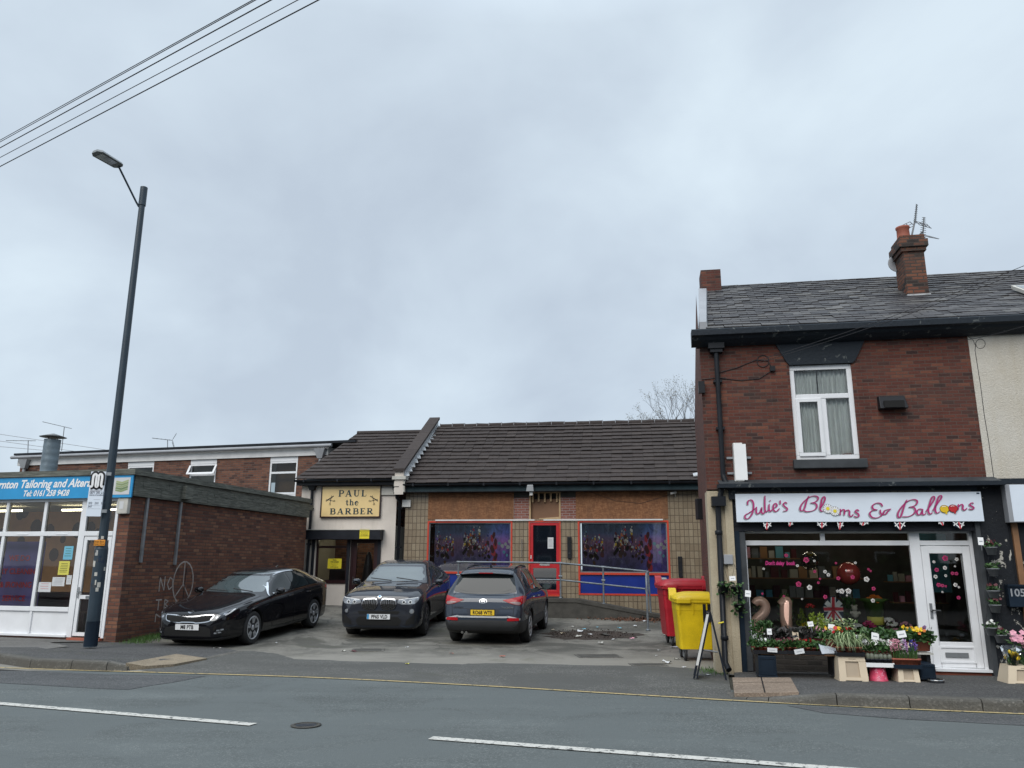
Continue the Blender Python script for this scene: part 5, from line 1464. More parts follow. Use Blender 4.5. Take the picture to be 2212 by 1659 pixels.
sc.build('scallop_trim','pebbly_concrete',F)
# shutter housing and side rails
zsb=HR_(1780,1147, .0)[1];zsg=HR_(1780,1128,-.12)[1]
for k in range(5):MB().box(p1+ .0,bp0- .01,-.03+ .012*(k%2), .1,zsb+k* .042,zsb+k* .042+ .04).build('shutter_slat','dark_shutter',F)
MB().box(p1+ .0,bp0- .01,-.02, .1,zsb+ .21,2.83).build('shutter_box','dark_shutter',F)
sr0=HR_(1598,1180)[0]
MB().box(p1+ .002,sr0,-.03, .25, .03,zsb).build('shutter_guide','blue_black_paint',F)
MB().box(sr0+ .002,sr0+ .09,-.01, .22, .05,zsb).build('shutter_guide','stone_sill',F)
# window frame plane
D_= .12
zbot= .56
fL=sr0+ .09;fR=HR_(2098,1160,D_)[0]+ .02
zt1,zt0=HR_(1780,1169,D_)[1],HR_(1780,1178,D_)[1]
m0,m1=HR_(1967,1200,D_)[0],HR_(1990,1200,D_)[0]
mid=HR_(1777,1160,D_)[0]
wf=MB();ya,yb=D_,D_+ .07
wf.box(fL,m0,ya,yb,zt0,zt1+ .01);wf.box(m1,fR- .06,ya,yb,zt0,zt1+ .01)
wf.box(mid- .035,mid+ .035,ya,yb,zt1+ .01,zsb);wf.box(m0,m1,ya- .01,yb, .13,zsb);wf.box(fR- .06,fR,ya,yb, .13,zsb)
wf.box(fL,fL+ .03,ya,yb,zbot,zt0);wf.box(fL,m0,ya- .04,yb,zbot- .04,zbot+ .04);wf.box(fL,fR,ya,yb,zsb- .03,zsb)
wo=wf.build('window_frame','white_upvc',F,bevel=.008)
for a,b,c,d in((fL,mid- .035,zt1+ .01,zsb- .03),(mid+ .035,m0,zt1+ .01,zsb- .03),(m1,fR- .06,zt1+ .01,zsb- .03),(fL+ .03,m0,zbot+ .04,zt0)):pane(F,a,b,c,d,D_+ .035,'pane')
wm=MB();wall(wm,fL- .1,m0, .0,zbot- .04,[],y=D_- .02);wm.build('stall_riser','plinth_brick',F)
ag=MB()
for k in range(7):ag.box(HR_(1730,1400)[0]+k* .03,HR_(1730,1400)[0]+k* .03+ .015,D_- .03,D_- .02, .32, .5)
ag.build('air_brick','arch_black',F)
# door
d0,d1=m1+ .005,fR- .065;dz0,dz1= .16,zt0- .01
gz0=HR_(2060,1387,D_)[1]
dd=MB();dd.box(d0,d0+ .11,ya,yb,dz0,dz1);dd.box(d1- .11,d1,ya,yb,dz0,dz1);dd.box(d0+ .11,d1- .11,ya,yb,dz1- .11,dz1);dd.box(d0+ .11,d1- .11,ya,yb,dz0,gz0)
D=dd.build('door','white_upvc',F,bevel=.008)
pane(D,d0+ .11,d1- .11,gz0,dz1- .11,D_+ .035,'pane')
pm=MB();frame_mb(pm,d0+ .1,d1- .1,dz0+ .07,gz0- .06, .025,ya- .012,ya);pm.build('raised_panel','white_upvc',D)
lb=HR_(2067,1415,D_);MB().box(lb[0]- .16,lb[0]+ .16,ya- .018,ya,lb[1]- .035,lb[1]+ .035).build('letterbox','grey_plastic',D,bevel=.006)
hd=HR_(2010,1318,D_)[1]
MB().box(d0+ .03,d0+ .065,ya- .015,ya,hd- .12,hd+ .1).build('handle','grey_plastic',D)
MB().box(d0+ .035,d0+ .17,ya- .05,ya- .03,hd- .01,hd+ .01).box(d0+ .035,d0+ .055,ya- .03,ya- .015,hd- .01,hd+ .01).build('handle','steel',D)
MB().box(m1- .02,fR+ .02,-.02,yb, .12, .155).build('door_sill','white_upvc',F)
MB().box(m0- .2,fR+ .1, .03, .3, .02, .118).build('doorstep','terracotta',F)
# shop interior
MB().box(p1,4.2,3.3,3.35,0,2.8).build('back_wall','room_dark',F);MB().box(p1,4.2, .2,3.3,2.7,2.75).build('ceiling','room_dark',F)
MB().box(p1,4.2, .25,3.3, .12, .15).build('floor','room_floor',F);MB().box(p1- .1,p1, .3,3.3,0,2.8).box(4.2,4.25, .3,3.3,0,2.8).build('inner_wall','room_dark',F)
MB().tube([(1.9,1.4,2.62),(3.0,1.4,2.62)], .018,6).build('strip_or_fill_light','tube_light_cool',F);MB().tube([(.6,1.4,2.62),(1.5,1.4,2.62)], .018,6).build('strip_or_fill_light','tube_light_cool',F)  # ceiling tubes added to brighten the dim shop, no such lamps seen
MB().box(fL,m0, .2, .75, .56, .60).build('window_shelf','room_dark',F)
MB().box(3.3,3.9,1.8,1.85,1.2,2.6).build('blue_curtain','paper_blue',F)
# sign
a=HR_(1588,1066,-.16);b=HR_(2127,1129,-.16)
z1_,z0_=(HR_(1588,1066,-.16)[1]+HR_(2125,1063,-.16)[1])/2,(HR_(1590,1125,-.16)[1]+HR_(2129,1129,-.16)[1])/2
S=fthing(FR,'shop_sign','white florist sign with pink script lettering, daisies and balloons','shop sign',u=a[0],d=-.16,z=z0_)
sw,sh=b[0]-a[0],z1_-z0_
MB().box(0,sw,0, .06,0,sh).build('panel','white_sign',S,bevel=.004)
MB().box(sw- .06,sw- .02,-.004,0,sh- .035,sh- .015).build('maker_plate','navy_ink',S)
def SP(x,y):
    f=(x-28)/(2160-28);yt=100+(88-100)*f;yb=328+(331-328)*f;return(f*sw,sh*(yb-y)/(yb-yt))
ST=[
 [(135,190),(140,160),(165,148),(185,165),(188,200),(180,240),(160,275),(130,300),(105,295),(110,270),(140,255),(175,235),(212,212)],
 [(215,205),(208,245),(220,262),(240,250),(262,215)],[(262,208),(256,245),(270,262),(290,240)],[(297,115),(290,180),(289,232),(300,246),(322,228)],
 [(330,182),(325,225),(336,243),(355,225)],[(338,160),(342,152)],[(362,218),(390,205),(398,188),(382,178),(366,198),(366,230),(388,243),(420,218)],[(431,153),(428,184)],
 [(490,178),(472,170),(456,188),(470,205),(488,220),(478,238),(450,240)],
 [(690,118),(665,160),(645,210),(625,238),(604,233),(608,205),(640,165),(690,130),(738,118),(768,130),(762,152),(730,170),(698,175)],[(698,175),(742,180),(752,205),(735,228),(700,241),(655,245),(636,236)],
 [(783,218),(812,178),(830,142),(820,124),(802,145),(788,190),(778,225),(790,243),(812,236)],
 [(956,225),(948,276)],[(950,252),(976,230),(990,240),(983,276)],[(987,252),(1014,234),(1032,244),(1028,275),(1044,286),(1064,268)],[(1116,240),(1096,232),(1084,250),(1104,264),(1110,280),(1094,292),(1068,284)],
 [(1322,205),(1306,182),(1270,179),(1236,200),(1240,226),(1276,233)],[(1276,233),(1225,242),(1205,268),(1225,295),(1270,297),(1310,274),(1335,242),(1350,234),(1392,226)],[(1300,232),(1300,262),(1338,270),(1362,246),(1388,230)],
 [(1535,152),(1508,200),(1482,260),(1462,294),(1444,290),(1450,255),(1490,205),(1540,165),(1590,150),(1620,162),(1612,188),(1580,206),(1545,212)],[(1545,212),(1588,217),(1596,244),(1575,270),(1530,289),(1480,290)],
 [(1656,232),(1630,228),(1608,250),(1612,273),(1635,272),(1655,240)],[(1660,228),(1652,262),(1664,275),(1684,262)],
 [(1684,250),(1732,195),(1766,150),(1768,130),(1752,130),(1730,170),(1708,228),(1706,258),(1720,270),(1738,256)],[(1742,244),(1790,182),(1826,140),(1828,122),(1812,122),(1790,160),(1768,215),(1764,248),(1778,262),(1800,250)],
 [(1962,190),(1955,236)],[(1958,214),(1984,192),(1998,202),(1993,228),(2008,239),(2030,222)],[(2090,184),(2070,180),(2057,197),(2076,210),(2085,222),(2070,234),(2044,228)]]
def script(mb,y,dx=0,dy=0,k=1.0,base=.0):
    for st in ST:
        P=smooth_pts([SP(x+dx,y_+dy)for x,y_ in st],5);W_=[]
        for i in range(len(P)):
            a_=P[max(0,i-1)];b_2=P[min(len(P)-1,i+1)];an=math.atan2(b_2[1]-a_[1],b_2[0]-a_[0])
            tp=min(1,(i+1.5)/5,(len(P)-i+ .5)/5)
            W_.append((.007+ .018*abs(math.sin(an-R_(15))))*k*(.45+ .55*tp)+base)
        mb.ribbon(P,W_,y, .003)

m=MB();script(m,-.004,-7,7,1.1, .004);m.build('letter_shadow','grey_ink',S)
m=MB();script(m,-.010);m.build('lettering','pink_ink',S)
def disc(mb,c,rx,rz,y,n=20):mb.add([(c[0]+rx*math.cos(2*PI*k/n),y,c[1]+rz*math.sin(2*PI*k/n))for k in range(n)],[tuple(range(n))])
for cx,cy in((845,223),(905,243)):
    c=SP(cx,cy);pb,pw,py=MB(),MB(),MB()
    for k in range(12):
        an=k*PI/6;q_=[(c[0]+r*math.cos(an+t),c[1]+r*math.sin(an+t))for r,t in((.02,-.1),(.045,-.24),(.066,-.16),(.070,0),(.066, .16),(.045, .24),(.02, .1))]
        pw.add([(x,-.015,z)for x,z in q_],[tuple(range(7))])
    disc(pb,c, .074, .074,-.0125);disc(py,c, .026, .026,-.018)
    dz_=pb.build('daisy','grey_ink',S);pw.build('petals','white_ink',dz_);py.build('daisy_centre','yellow_sign',dz_)
for(cx,cy,mt)in((1840,230,'fl_yellow'),(1912,226,'fl_red')):
    c=SP(cx,cy);p0_,p2_=MB(),MB();y_=-.013 if mt=='fl_yellow' else-.016
    disc(p0_,c, .068, .060,y_+ .0015);disc(p2_,c, .062, .054,y_);p2_.add([(c[0]+ .01,y_,c[1]- .05),(c[0]+ .035,y_,c[1]- .05),(c[0]+ .035,y_,c[1]- .075),(c[0]+ .005,y_,c[1]- .075)],[(0,1,2,3)])
    bo=p2_.build('balloon',mt,S);p0_.build('outline','black_ink',bo)
    hl_=MB();hl_.ribbon([(c[0]- .03,c[1]+ .03),(c[0]- .01,c[1]+ .04),(c[0]+ .02,c[1]+ .035)], .008,y_- .002);hl_.build('highlight','white_ink',bo)
# upstairs fittings: white box light, extractor vent, cables
o=boxthing(FR,'sign_light_box','tall white box light on brackets by the downpipe above the florist','light box',1581,960,1606,1042, .17,'white_plastic',bev=.01)
w_=HR_(1606,960)[0]-HR_(1581,960)[0]
for z in(.13, .38):
    MB().box(-.10,w_+ .10,-.03,-.005,z,z+ .035).build('bracket','galvanised',o)
MB().box(.01,w_+ .012,-.178,-.17, .02, .6).build('front_panel','white_ink',o)
q_=HR_(1925,872)
o=fthing(FR,'extractor_vent','black plastic extractor cowl on the brick wall right of the upstairs window','vent',u=q_[0],d=0,z=q_[1])
MB().hexa([(-.21,-.16,-.10),(.21,-.16,-.10),(.21,0,-.10),(-.21,0,-.10),(-.19,-.05, .12),(.19,-.05, .12),(.21,0, .12),(-.21,0, .12)]).build('cowl','black_plastic',o,bevel=.012)
MB().box(-.15, .15,-.168,-.12,-.09, .02).build('flap','arch_black',o)
def cable(label,pts,r=.006,name='cable',F_=FR,group=None):
    return tag(MB().tube([tuple(F_.w(u,d,z))for u,d,z in pts],r,5).build(name,'cable'),label,'cable',group)
Q=lambda x,y,d=-.01:(HR_(x,y,d)[0],d,HR_(x,y,d)[1])
ring=lambda cx,cy,r:[Q(cx+r*math.cos(k* .5),cy+r*math.sin(k* .5))for k in range(14)]
cable('black cable coiled in a loop on the brick between downpipe and upstairs window',[Q(1553,805),Q(1590,795),Q(1632,778)]+ring(1648,780,13)+[Q(1665,790),Q(1672,798)])
cable('thin reddish cable below the coil on the brick wall',[Q(1515,820),Q(1550,816),Q(1600,822),Q(1640,818),Q(1668,800)])
zZ=lambda x,y:((3300+x/1.3825)* .5486,(750+y/1.3825)* .5486)
cable('black cable with a round loop running down the cream rendered wall',[Q(*zZ(705,792)),Q(*zZ(735,815)),Q(*zZ(745,840))]+[Q(*zZ(775+26*math.cos(PI-k* .5),835+26*math.sin(PI-k* .5)))for k in range(13)]+[Q(*zZ(745,870)),Q(*zZ(775,1060)),Q(*zZ(795,1220)),Q(*zZ(820,1370)),Q(*zZ(848,1570))])
bx=Q(1668,797);tag(MB().box(-.04, .04,-.04,0,-.04, .04).build('cable_box','black_plastic'),'small black cable box on the brick left of the upstairs window','cable box').matrix_world=Matrix.Translation(FR.w(*bx))@Matrix.Rotation(-FR.a,4,'Z')
bx=Q(1515,838);tag(MB().box(-.05, .05,-.08,0,-.10, .10).build('cable_box','black_plastic'),'black junction box on the left corner of the brick terrace','cable box').matrix_world=Matrix.Translation(FR.w(*bx))@Matrix.Rotation(-FR.a,4,'Z')
boxthing(FR,'electric_box','small pale grey box on the cream pier of the florist','utility box',1562,1198,1583,1219, .08,'mid_grey_pipe',d=-.03)
bx=ony(1521,1101,16);
o=thing('wall_speaker','black box on a bracket at the side wall of the brick terrace','box',(bx.x- .02,16,bx.z));MB().box(-.14, .12,-.1, .1,-.2, .22).build('casing','black_plastic',o,bevel=.01)
# aerials and dish on the chimney
ca=FR.w((cw0+cw1)/2+ .0,cd+ .3,qt)
p1_=ony(1978,460,ca.y)
yagi('tv_aerial','upper aerial above the chimney pot with long comb of rods',ca+Vector((.08,0, .2)),Vector((p1_.x- .02,ca.y,p1_.z- .12)),(.1,-.1, .7), .38,10, .17,refl=.12)
yagi('tv_aerial','lower aerial with grid reflector beside the chimney pot',ca+Vector((.12, .05, .2)),Vector((p1_.x+ .10,ca.y,p1_.z- .38)),(.05,-.15, .7), .36,9, .15,refl=.12)
dq=HR_(1941,567,cd+ .4)
o=fthing(FR,'satellite_dish','grey satellite dish on the left side of the chimney','satellite dish',u=dq[0],d=cd+ .45,z=dq[1])
MB().lathe([(.0, .05),(.10, .03),(.18, .0),(.17,-.005),(.09, .02),(0, .04)],axis='y',n=18).build('dish','mid_grey_pipe',o)
MB().tube([(0, .03,0),(.12, .05,-.02)], .012,5).build('bracket','grey_plastic',o)

# neighbour (cream render) to the right
Nb=fthing(FR,'neighbour_house','cream pebble-rendered house next to the brick florist building','building')
wm=MB();wall(wm,fu1+ .0,9,zl- .02,zc_,[],y=-.012);wm.quad((fu1,-.012,zl- .02),(fu1,-.012,zc_),(fu1, .05,zc_),(fu1, .05,zl- .02));wm.build('wall','neighbour_render',Nb)
nu=HR_(2190,1200)[0]
MB().box(bp1+ .04,9,-.03, .3, .05,2.92).build('ground_floor_wall','black_masonry_paint',Nb)
MB().box(nu+ .0,nu+ .08,-.07,-.03, .1,2.5).build('door_frame','wood_shelf',Nb)
MB().box(bp0+ .3,9,-.1, .02,2.86,2.94).build('cornice','black_timber_paint',Nb)
sA=HR_(2176,1090,-.2)
o=fthing(FR,'neighbour_sign','blank white box sign above the next shop at the right edge','shop sign',u=sA[0],d=-.2,z=HR_(2180,1128,-.2)[1])
MB().box(0,3,0, .16,0,HR_(2180,1046,-.2)[1]-HR_(2180,1128,-.2)[1]).build('box','mid_grey_pipe',o)
MB().box(.06,3,-.006,0, .01,HR_(2180,1046,-.2)[1]-HR_(2180,1128,-.2)[1]- .01).build('panel','white_sign',o)
def mb105(o,w,h,dep):
    text_mb('105', .15,w/2+ .0,h* .48,-dep- .004,bold=.003).build('lettering','mid_grey_pipe',o)
    MB().box(.0,w,-dep- .02,-dep+ .01,h- .03,h).build('lid','blue_black_paint',o)
boxthing(FR,'mailbox','black wall mailbox numbered 105 on the black pier','letterbox',2168,1262,2212,1311, .12,'blue_black_paint',extra=mb105,d=-.06)
# bunting under the sign
random.seed(4)
for i,(x,ww,tl)in enumerate(((1657,20,16),(1708,10,9),(1775,24,13),(1815,14,16),(1866,22,8),(1943,26,17),(2032,12,8),(2070,26,15))):
    q_=HR_(x,1127,-.14);w_=ww/150.;h_=tl/135.
    names=['hanging far left','small curled one','wide one left of centre','narrow pale folded one','short wide one at the centre','largest one above the shop door post','tiny one before the door','one above the florist door']
    o=fthing(FR,'bunting_flag','union flag bunting triangle under the florist sign, '+names[i],'bunting','bunting flags under the florist sign',u=q_[0],d=-.14,z=z0_)
    tw_=random.uniform(-.03, .03)
    MB().add([(-w_/2,0, .01),(w_/2, .02, .01),(w_* .42, .02,-h_* .6),(tw_,0,-h_),(-w_* .42, .01,-h_* .6)],[(0,3,1),(0,4,3),(1,3,2)]).build('cloth','navy_ink',o)
    m=MB();m.ribbon([(-w_* .45, .0),(tw_,-h_* .95)], .016,-.006, .001);m.ribbon([(w_* .45, .0),(tw_,-h_* .95)], .016,-.006, .001);m.ribbon([(-w_* .42,-h_* .55),(0,-.01)], .014,-.006, .001);m.ribbon([(w_* .42,-h_* .55),(0,-.01)], .014,-.006, .001);m.build('white_stripes','white_ink',o)
    m=MB();m.ribbon([(0, .01),(tw_,-h_)], .02,-.010, .001);m.build('red_stripe','red_ink',o)

# ================================================================== FLORIST'S GOODS
# vinyl flowers on the glass
ZF=lambda x,y:((2850+x/1.8431)* .5486,(1850+y/1.8433)* .5486)
ZD=lambda x,y:((3400+x/1.8434)* .5486,(1850+y/1.8433)* .5486)
def vinyl_flower(x,y,r,mt,on):
    q_=HR_(x,y,D_+ .03);r=r/150.
    col={'fl_magenta':'pink','fl_white':'white'}[mt]
    o=fthing(FR,'flower_sticker',f'{col} five-petalled flower sticker on the {on} glass','sticker',f'{col} flower stickers on the {on} glass',u=q_[0],d=D_+ .028,z=q_[1])
    m=MB();a0=random.random()
    for k in range(5):
        an=a0+k*2*PI/5;c=(r* .55*math.cos(an),r* .55*math.sin(an));m.add([(c[0]+r* .42*math.cos(t*PI/4),0,c[1]+r* .42*math.sin(t*PI/4))for t in range(8)],[tuple(range(8))])
    m.build('petals',mt,o)
    m=MB()
    for k in range(5):
        an=a0+k*2*PI/5;m.ribbon([(r* .2*math.cos(an),r* .2*math.sin(an)),(r* .72*math.cos(an),r* .72*math.sin(an))],r* .16,-.002, .001)
    m.build('petal_veins','fl_maroon',o)
random.seed(8)
for x,y,r,c in((453,621,16,1),(598,654,24,1),(657,661,10,0),(534,696,12,0),(289,718,10,0),(661,738,13,1),(735,739,15,0),(759,762,15,0),(814,677,10,1),(955,675,11,0),(1050,722,10,1),(1065,734,9,1),(698,791,9,1),(686,819,11,1),(831,787,16,1),(935,779,17,1),(1036,794,22,0),(543,830,23,1),(622,853,21,0),(280,899,9,1),(826,880,12,0),(856,881,21,0),(904,879,23,0),(893,911,8,0),(1087,862,16,1),(736,922,17,1),(568,938,8,0),(436,917,10,1),(1082,949,16,0),(888,731,8,0)):
    vinyl_flower(*ZF(x,y),r* .2976,'fl_magenta' if c else 'fl_white','shop window')
for x,y,r,c in((592,641,23,1),(511,668,12,0),(676,649,14,0),(531,726,17,1),(591,711,16,0),(664,700,8,0),(523,775,16,0),(646,751,14,1),(675,753,14,1),(597,768,11,0),(667,835,16,0),(545,835,17,1),(573,840,14,1),(597,845,9,1),(692,852,9,0),(573,886,8,0),(690,928,15,1)):
    vinyl_flower(*ZD(x,y),r* .2976,'fl_magenta' if c else 'fl_white','shop door')
q_=HR_(*ZF(408,690),D_+ .03)
o=fthing(FR,'window_lettering',"pink lettering reading Don't delay book on the florist window",'lettering',u=q_[0],d=D_+ .026,z=q_[1])
text_mb("Don't delay  book", .082,0,0,0,sx=.75,shear=.15,bold=.004).build('lettering','pink_ink',o)
# balloons in the window
def number_balloon(x0,y0,pts,rad,label):
    P=[HR_(*ZF(x,y), .24)for x,y in pts];P3=smooth_pts([(p[0],p[1])for p in P],5)
    o=fthing(FR,'number_balloon',label,'balloon','number balloons in the florist window',u=P[0][0],d=.24,z=P[-1][1])
    n=len(P3);R=[rad*(.75+ .25*math.sin(PI*i/(n-1)))for i in range(n)]
    MB().tube([(p[0]-P[0][0],0,p[1]-P[-1][1])for p in P3],R,12).build('foil','foil_rose',o)
    return o
number_balloon(0,0,[(222,975),(240,955),(268,952),(296,975),(302,1010),(285,1045),(250,1075),(225,1105),(222,1140),(240,1165),(300,1170)], .078,'rose gold foil balloon shaped as a figure two')
number_balloon(0,0,[(412,985),(438,965),(452,960),(450,1010),(452,1080),(458,1140),(460,1170)], .095,'rose gold foil balloon shaped as a figure one')
def ballthing(name,label,cat,x,y,r,mt,d=.55,grp=None,sq=(1,1,1)):
    q_=HR_(x,y,d);o=fthing(FR,name,label,cat,grp,u=q_[0],d=d,z=q_[1]);MB().ball((0,0,0),r,18,12,sq).build('skin',mt,o);return o
mt_,nt_,b_,o_=newmat('clear_balloon');nt_.nodes.remove(b_)
tr_=N(nt_,'ShaderNodeBsdfTransparent',{0:(.75, .72, .70,1)});gl_=N(nt_,'ShaderNodeBsdfGlossy',{'Roughness': .05});lw=N(nt_,'ShaderNodeLayerWeight',{0: .25});mx_=nt_.nodes.new('ShaderNodeMixShader')
nt_.links.new(lw.outputs[1],mx_.inputs[0]);nt_.links.new(tr_.outputs[0],mx_.inputs[1]);nt_.links.new(gl_.outputs[0],mx_.inputs[2]);nt_.links.new(mx_.outputs[0],o_.inputs[0])
mat('pearl_red',(.42, .06, .05), .2, .2,var=.25,coat=1)
x,y=ZF(905,752);ballthing('round_balloon','large red and clear round balloon floating in the florist window','balloon',x,y, .185,'pearl_red', .6)
x,y=ZF(622,660);ballthing('round_balloon','small clear balloon with gold foil inside in the florist window','balloon',x,y, .15,'clear_balloon', .6)
x,y=ZF(628,608);ballthing('gold_foil','gold foil scrap inside the clear balloon','decoration',x,y, .06,'fl_yellow', .6,sq=(1, .4, .6))
# union flag gift bag
q0_=HR_(*ZF(790,1110), .45);o=fthing(FR,'flag_gift_bag','cellophane gift bag printed with the union flag in the florist window','gift bag',u=q0_[0],d=.45,z=q0_[1])
def bagq(x,y):q_=HR_(*ZF(x,y), .45);return(q_[0]-q0_[0],q_[1]-q0_[1])
out_=[bagq(*p)for p in((735,1110),(868,1110),(868,1010),(845,955),(805,920),(775,920),(740,960),(722,1010))]
MB().prism(out_,0, .12).build('bag','navy_ink',o)
m=MB()
for a,b in(((725,1010),(865,1010)),((794,925),(794,1110)),((735,1110),(794,1010)),((865,1110),(794,1010)),((740,960),(794,1010)),((848,958),(794,1010))):m.ribbon([bagq(*a),bagq(*b)], .075,-.004, .002)
m.build('white_stripes','white_ink',o)
m=MB()
for a,b,w_ in(((724,1010),(866,1010), .05),((794,925),(794,1110), .045),((735,1110),(794,1014), .022),((865,1110),(794,1014), .022)):m.ribbon([bagq(*a),bagq(*b)],w_,-.008, .002)
m.build('red_stripes','red_ink',o)
# plant builders ----------------------------------------------------
FLOWERCOL=['fl_white','fl_pink','fl_magenta','fl_red','fl_yellow','fl_orange','fl_violet','fl_maroon','fl_blue','fl_lilac']
def blossom(mb,p,r,tilt=None):
    n=Vector((random.gauss(0, .6),-1+random.gauss(0, .3),random.uniform(.2,1.0))).normalized();e=n.orthogonal().normalized();f=n.cross(e);p=Vector(p)
    k=5
    for i in range(k):
        a=2*PI*i/k;a1=a+ .62;a2=a- .62
        mb.add([p,p+(e*math.cos(a2)+f*math.sin(a2))*r* .75+n*r* .1,p+(e*math.cos(a)+f*math.sin(a))*r,p+(e*math.cos(a1)+f*math.sin(a1))*r* .75+n*r* .1],[(0,1,2,3)])
def plant(kind,label,loc,rz=0,seed=0,group=None,pot=True,flower=None,s=1.0,cat='potted plant',potm='terracotta',name='potted_plant'):
    random.seed(seed);o=thing(name,label,cat,loc,rz,group)
    if pot:MB().lathe([(.036*s,0),(.05*s, .075*s),(.054*s, .075*s),(.054*s, .09*s),(.046*s, .09*s),(.0, .082*s)],n=12).build('pot',potm,o)
    h0= .08*s if pot else 0
    fo=MB();fl=MB();lm='leaf_green'
    if kind=='bushy' or kind=='flowering' or kind=='dark':
        lm='leaf_dark' if kind=='dark' else 'leaf_green'
        for i in range(120):
            a=random.random()*6.28;r=random.random()** .6* .088*s;fo.leaf((r*math.cos(a),r*math.sin(a),h0+random.uniform(0, .085)*s),random.uniform(.035, .06)*s*(1.4 if kind=='dark' else 1),up=.5,asp=.8)
        if flower:
            for i in range(11):
                a=random.random()*6.28;r=random.random()** .5* .085*s;blossom(fl,(r*math.cos(a),r*math.sin(a)- .02,h0+random.uniform(.08, .13)*s),random.uniform(.016, .028)*s)
    elif kind=='tall':
        for i in range(150):
            t=random.random();a=random.random()*6.28;r= .07*s*(1- .3*t)*random.random()** .5;fo.leaf((r*math.cos(a),r*math.sin(a),h0+t* .24*s),random.uniform(.03, .055)*s,up=.8,asp=.55)
    elif kind=='lime':
        lm='leaf_lime'
        for i in range(220):
            t=random.random();a=random.random()*6.28;r= .085*s*(1- .8*t)*random.random()** .5;fo.leaf((r*math.cos(a),r*math.sin(a),h0+t* .24*s),random.uniform(.02, .04)*s,up=1.2,asp=.35)
    elif kind=='varieg':
        lm='leaf_varieg'
        for i in range(130):
            t=random.random();a=random.random()*6.28;r= .075*s*random.random()** .5;fo.leaf((r*math.cos(a),r*math.sin(a),h0+t* .16*s),random.uniform(.025, .045)*s,up=.5,asp=.6)
    elif kind=='spider':
        lm='leaf_varieg'
        for i in range(46):
            a=random.random()*6.28;L=random.uniform(.16, .28)*s;H=random.uniform(.08, .22)*s;w= .008*s;pts=[]
            for k in range(7):
                t=k/6;pts.append(Vector((math.cos(a)*L*t,math.sin(a)*L*t,h0+H*math.sin(t*2.5)*1.1- .10*s*t*t)))
            sd_=Vector((-math.sin(a),math.cos(a),0))
            for k in range(6):
                w1,w2=w*(1-(k/6)**2),w*(1-((k+1)/6)**2)*1;fo.add([pts[k]-sd_*w1,pts[k]+sd_*w1,pts[k+1]+sd_*w2,pts[k+1]-sd_*w2],[(0,1,2,3)])
    elif kind=='cactus':
        lm='cactus_green'
        for i in range(random.choice((1,1,3))):
            fo.ball((random.uniform(-.015, .015),random.uniform(-.015, .015),h0+ .03*s),random.uniform(.03, .042)*s,10,8,(1,1,random.uniform(1.0,1.5)))
        for i in range(60):
            a=random.random()*6.28;t=random.random()*1.4;r= .042*s;fo.leaf((r*math.sin(t)*math.cos(a),r*math.sin(t)*math.sin(a),h0+ .03*s+r*1.2*math.cos(t)), .014*s,asp=.15)
    elif kind=='hyacinth':
        for i in range(8):
            a=random.random()*6.28;b=Vector((.02*math.cos(a), .02*math.sin(a),h0));e_=b+Vector((.04*math.cos(a), .04*math.sin(a),random.uniform(.10, .15)*s));sd_=Vector((-math.sin(a),math.cos(a),0))* .009;fo.add([b-sd_,b+sd_,e_+sd_* .6,e_+(e_-b)* .15,e_-sd_* .6],[(0,1,2,3,4)])
        fo.tube([(0,0,h0),(.005,0,h0+ .12*s)], .005,5)
        if flower:
            for i in range(60):
                a=random.random()*6.28;t=random.random();r= .032*s*math.sin(PI*(.15+ .75*t));fl.leaf((r* .6*math.cos(a),r* .6*math.sin(a),h0+(.09+ .11*t)*s), .024*s,asp=.6)
    elif kind=='mum':
        for i in range(60):
            a=random.random()*6.28;fo.leaf((.05*math.cos(a), .05*math.sin(a),h0+random.uniform(0, .05)), .05*s,asp=.6)
        for i in range(46):
            a=random.random()*6.28;t=random.random()*1.6;r= .095*s;blossom(fl,(r*math.sin(t)*math.cos(a),r*math.sin(t)*math.sin(a),h0+ .03+r* .8*math.cos(t)), .024*s)
    elif kind=='trailing':
        for i in range(60):
            a=random.random()*6.28;t=random.random()**1.5;fo.leaf((.09*math.cos(a)*(1- .3*t), .09*math.sin(a)*(1- .3*t), .06-t* .28),random.uniform(.035, .06),up=-.3,asp=.85)
        for k in range(5):
            a=random.random()*6.28;fo.tube([(.05*math.cos(a), .05*math.sin(a), .05),(.09*math.cos(a), .09*math.sin(a),-.05),(.08*math.cos(a+ .3), .08*math.sin(a+ .3),-.26)], .002,4)
    elif kind=='tulips':
        for i in range(40):fo.leaf((random.uniform(-.06, .06),random.uniform(-.04, .04),random.uniform(0, .12)), .10,up=2,asp=.25)
        for i in range(11):
            p=(random.uniform(-.10, .10),random.uniform(-.08, .04),random.uniform(.10, .20));fl.ball(p, .024,7,5,(.8, .8,1.4));fo.tube([(p[0]* .4,p[1]* .4,0),p], .004,4)
    elif kind=='lilies':
        for i in range(90):t=random.random();fo.leaf((random.uniform(-.10, .10),random.uniform(-.08, .08),t* .36), .10,up=.6,asp=.3)
        for i in range(18):blossom(fl,(random.uniform(-.12, .12),random.uniform(-.12, .04),random.uniform(.28, .46)), .045)
    f_=fo.build('foliage',lm,o)
    if fl.v:fl.build('flowers',flower,o)
    return o
def FW(x,y,d):q_=HR_(x,y,d);return FR.w(q_[0],d,q_[1])
ZG=lambda x,y:((2900+x/2.765)* .5486,(2300+y/2.765)* .5486)     # close view of the display
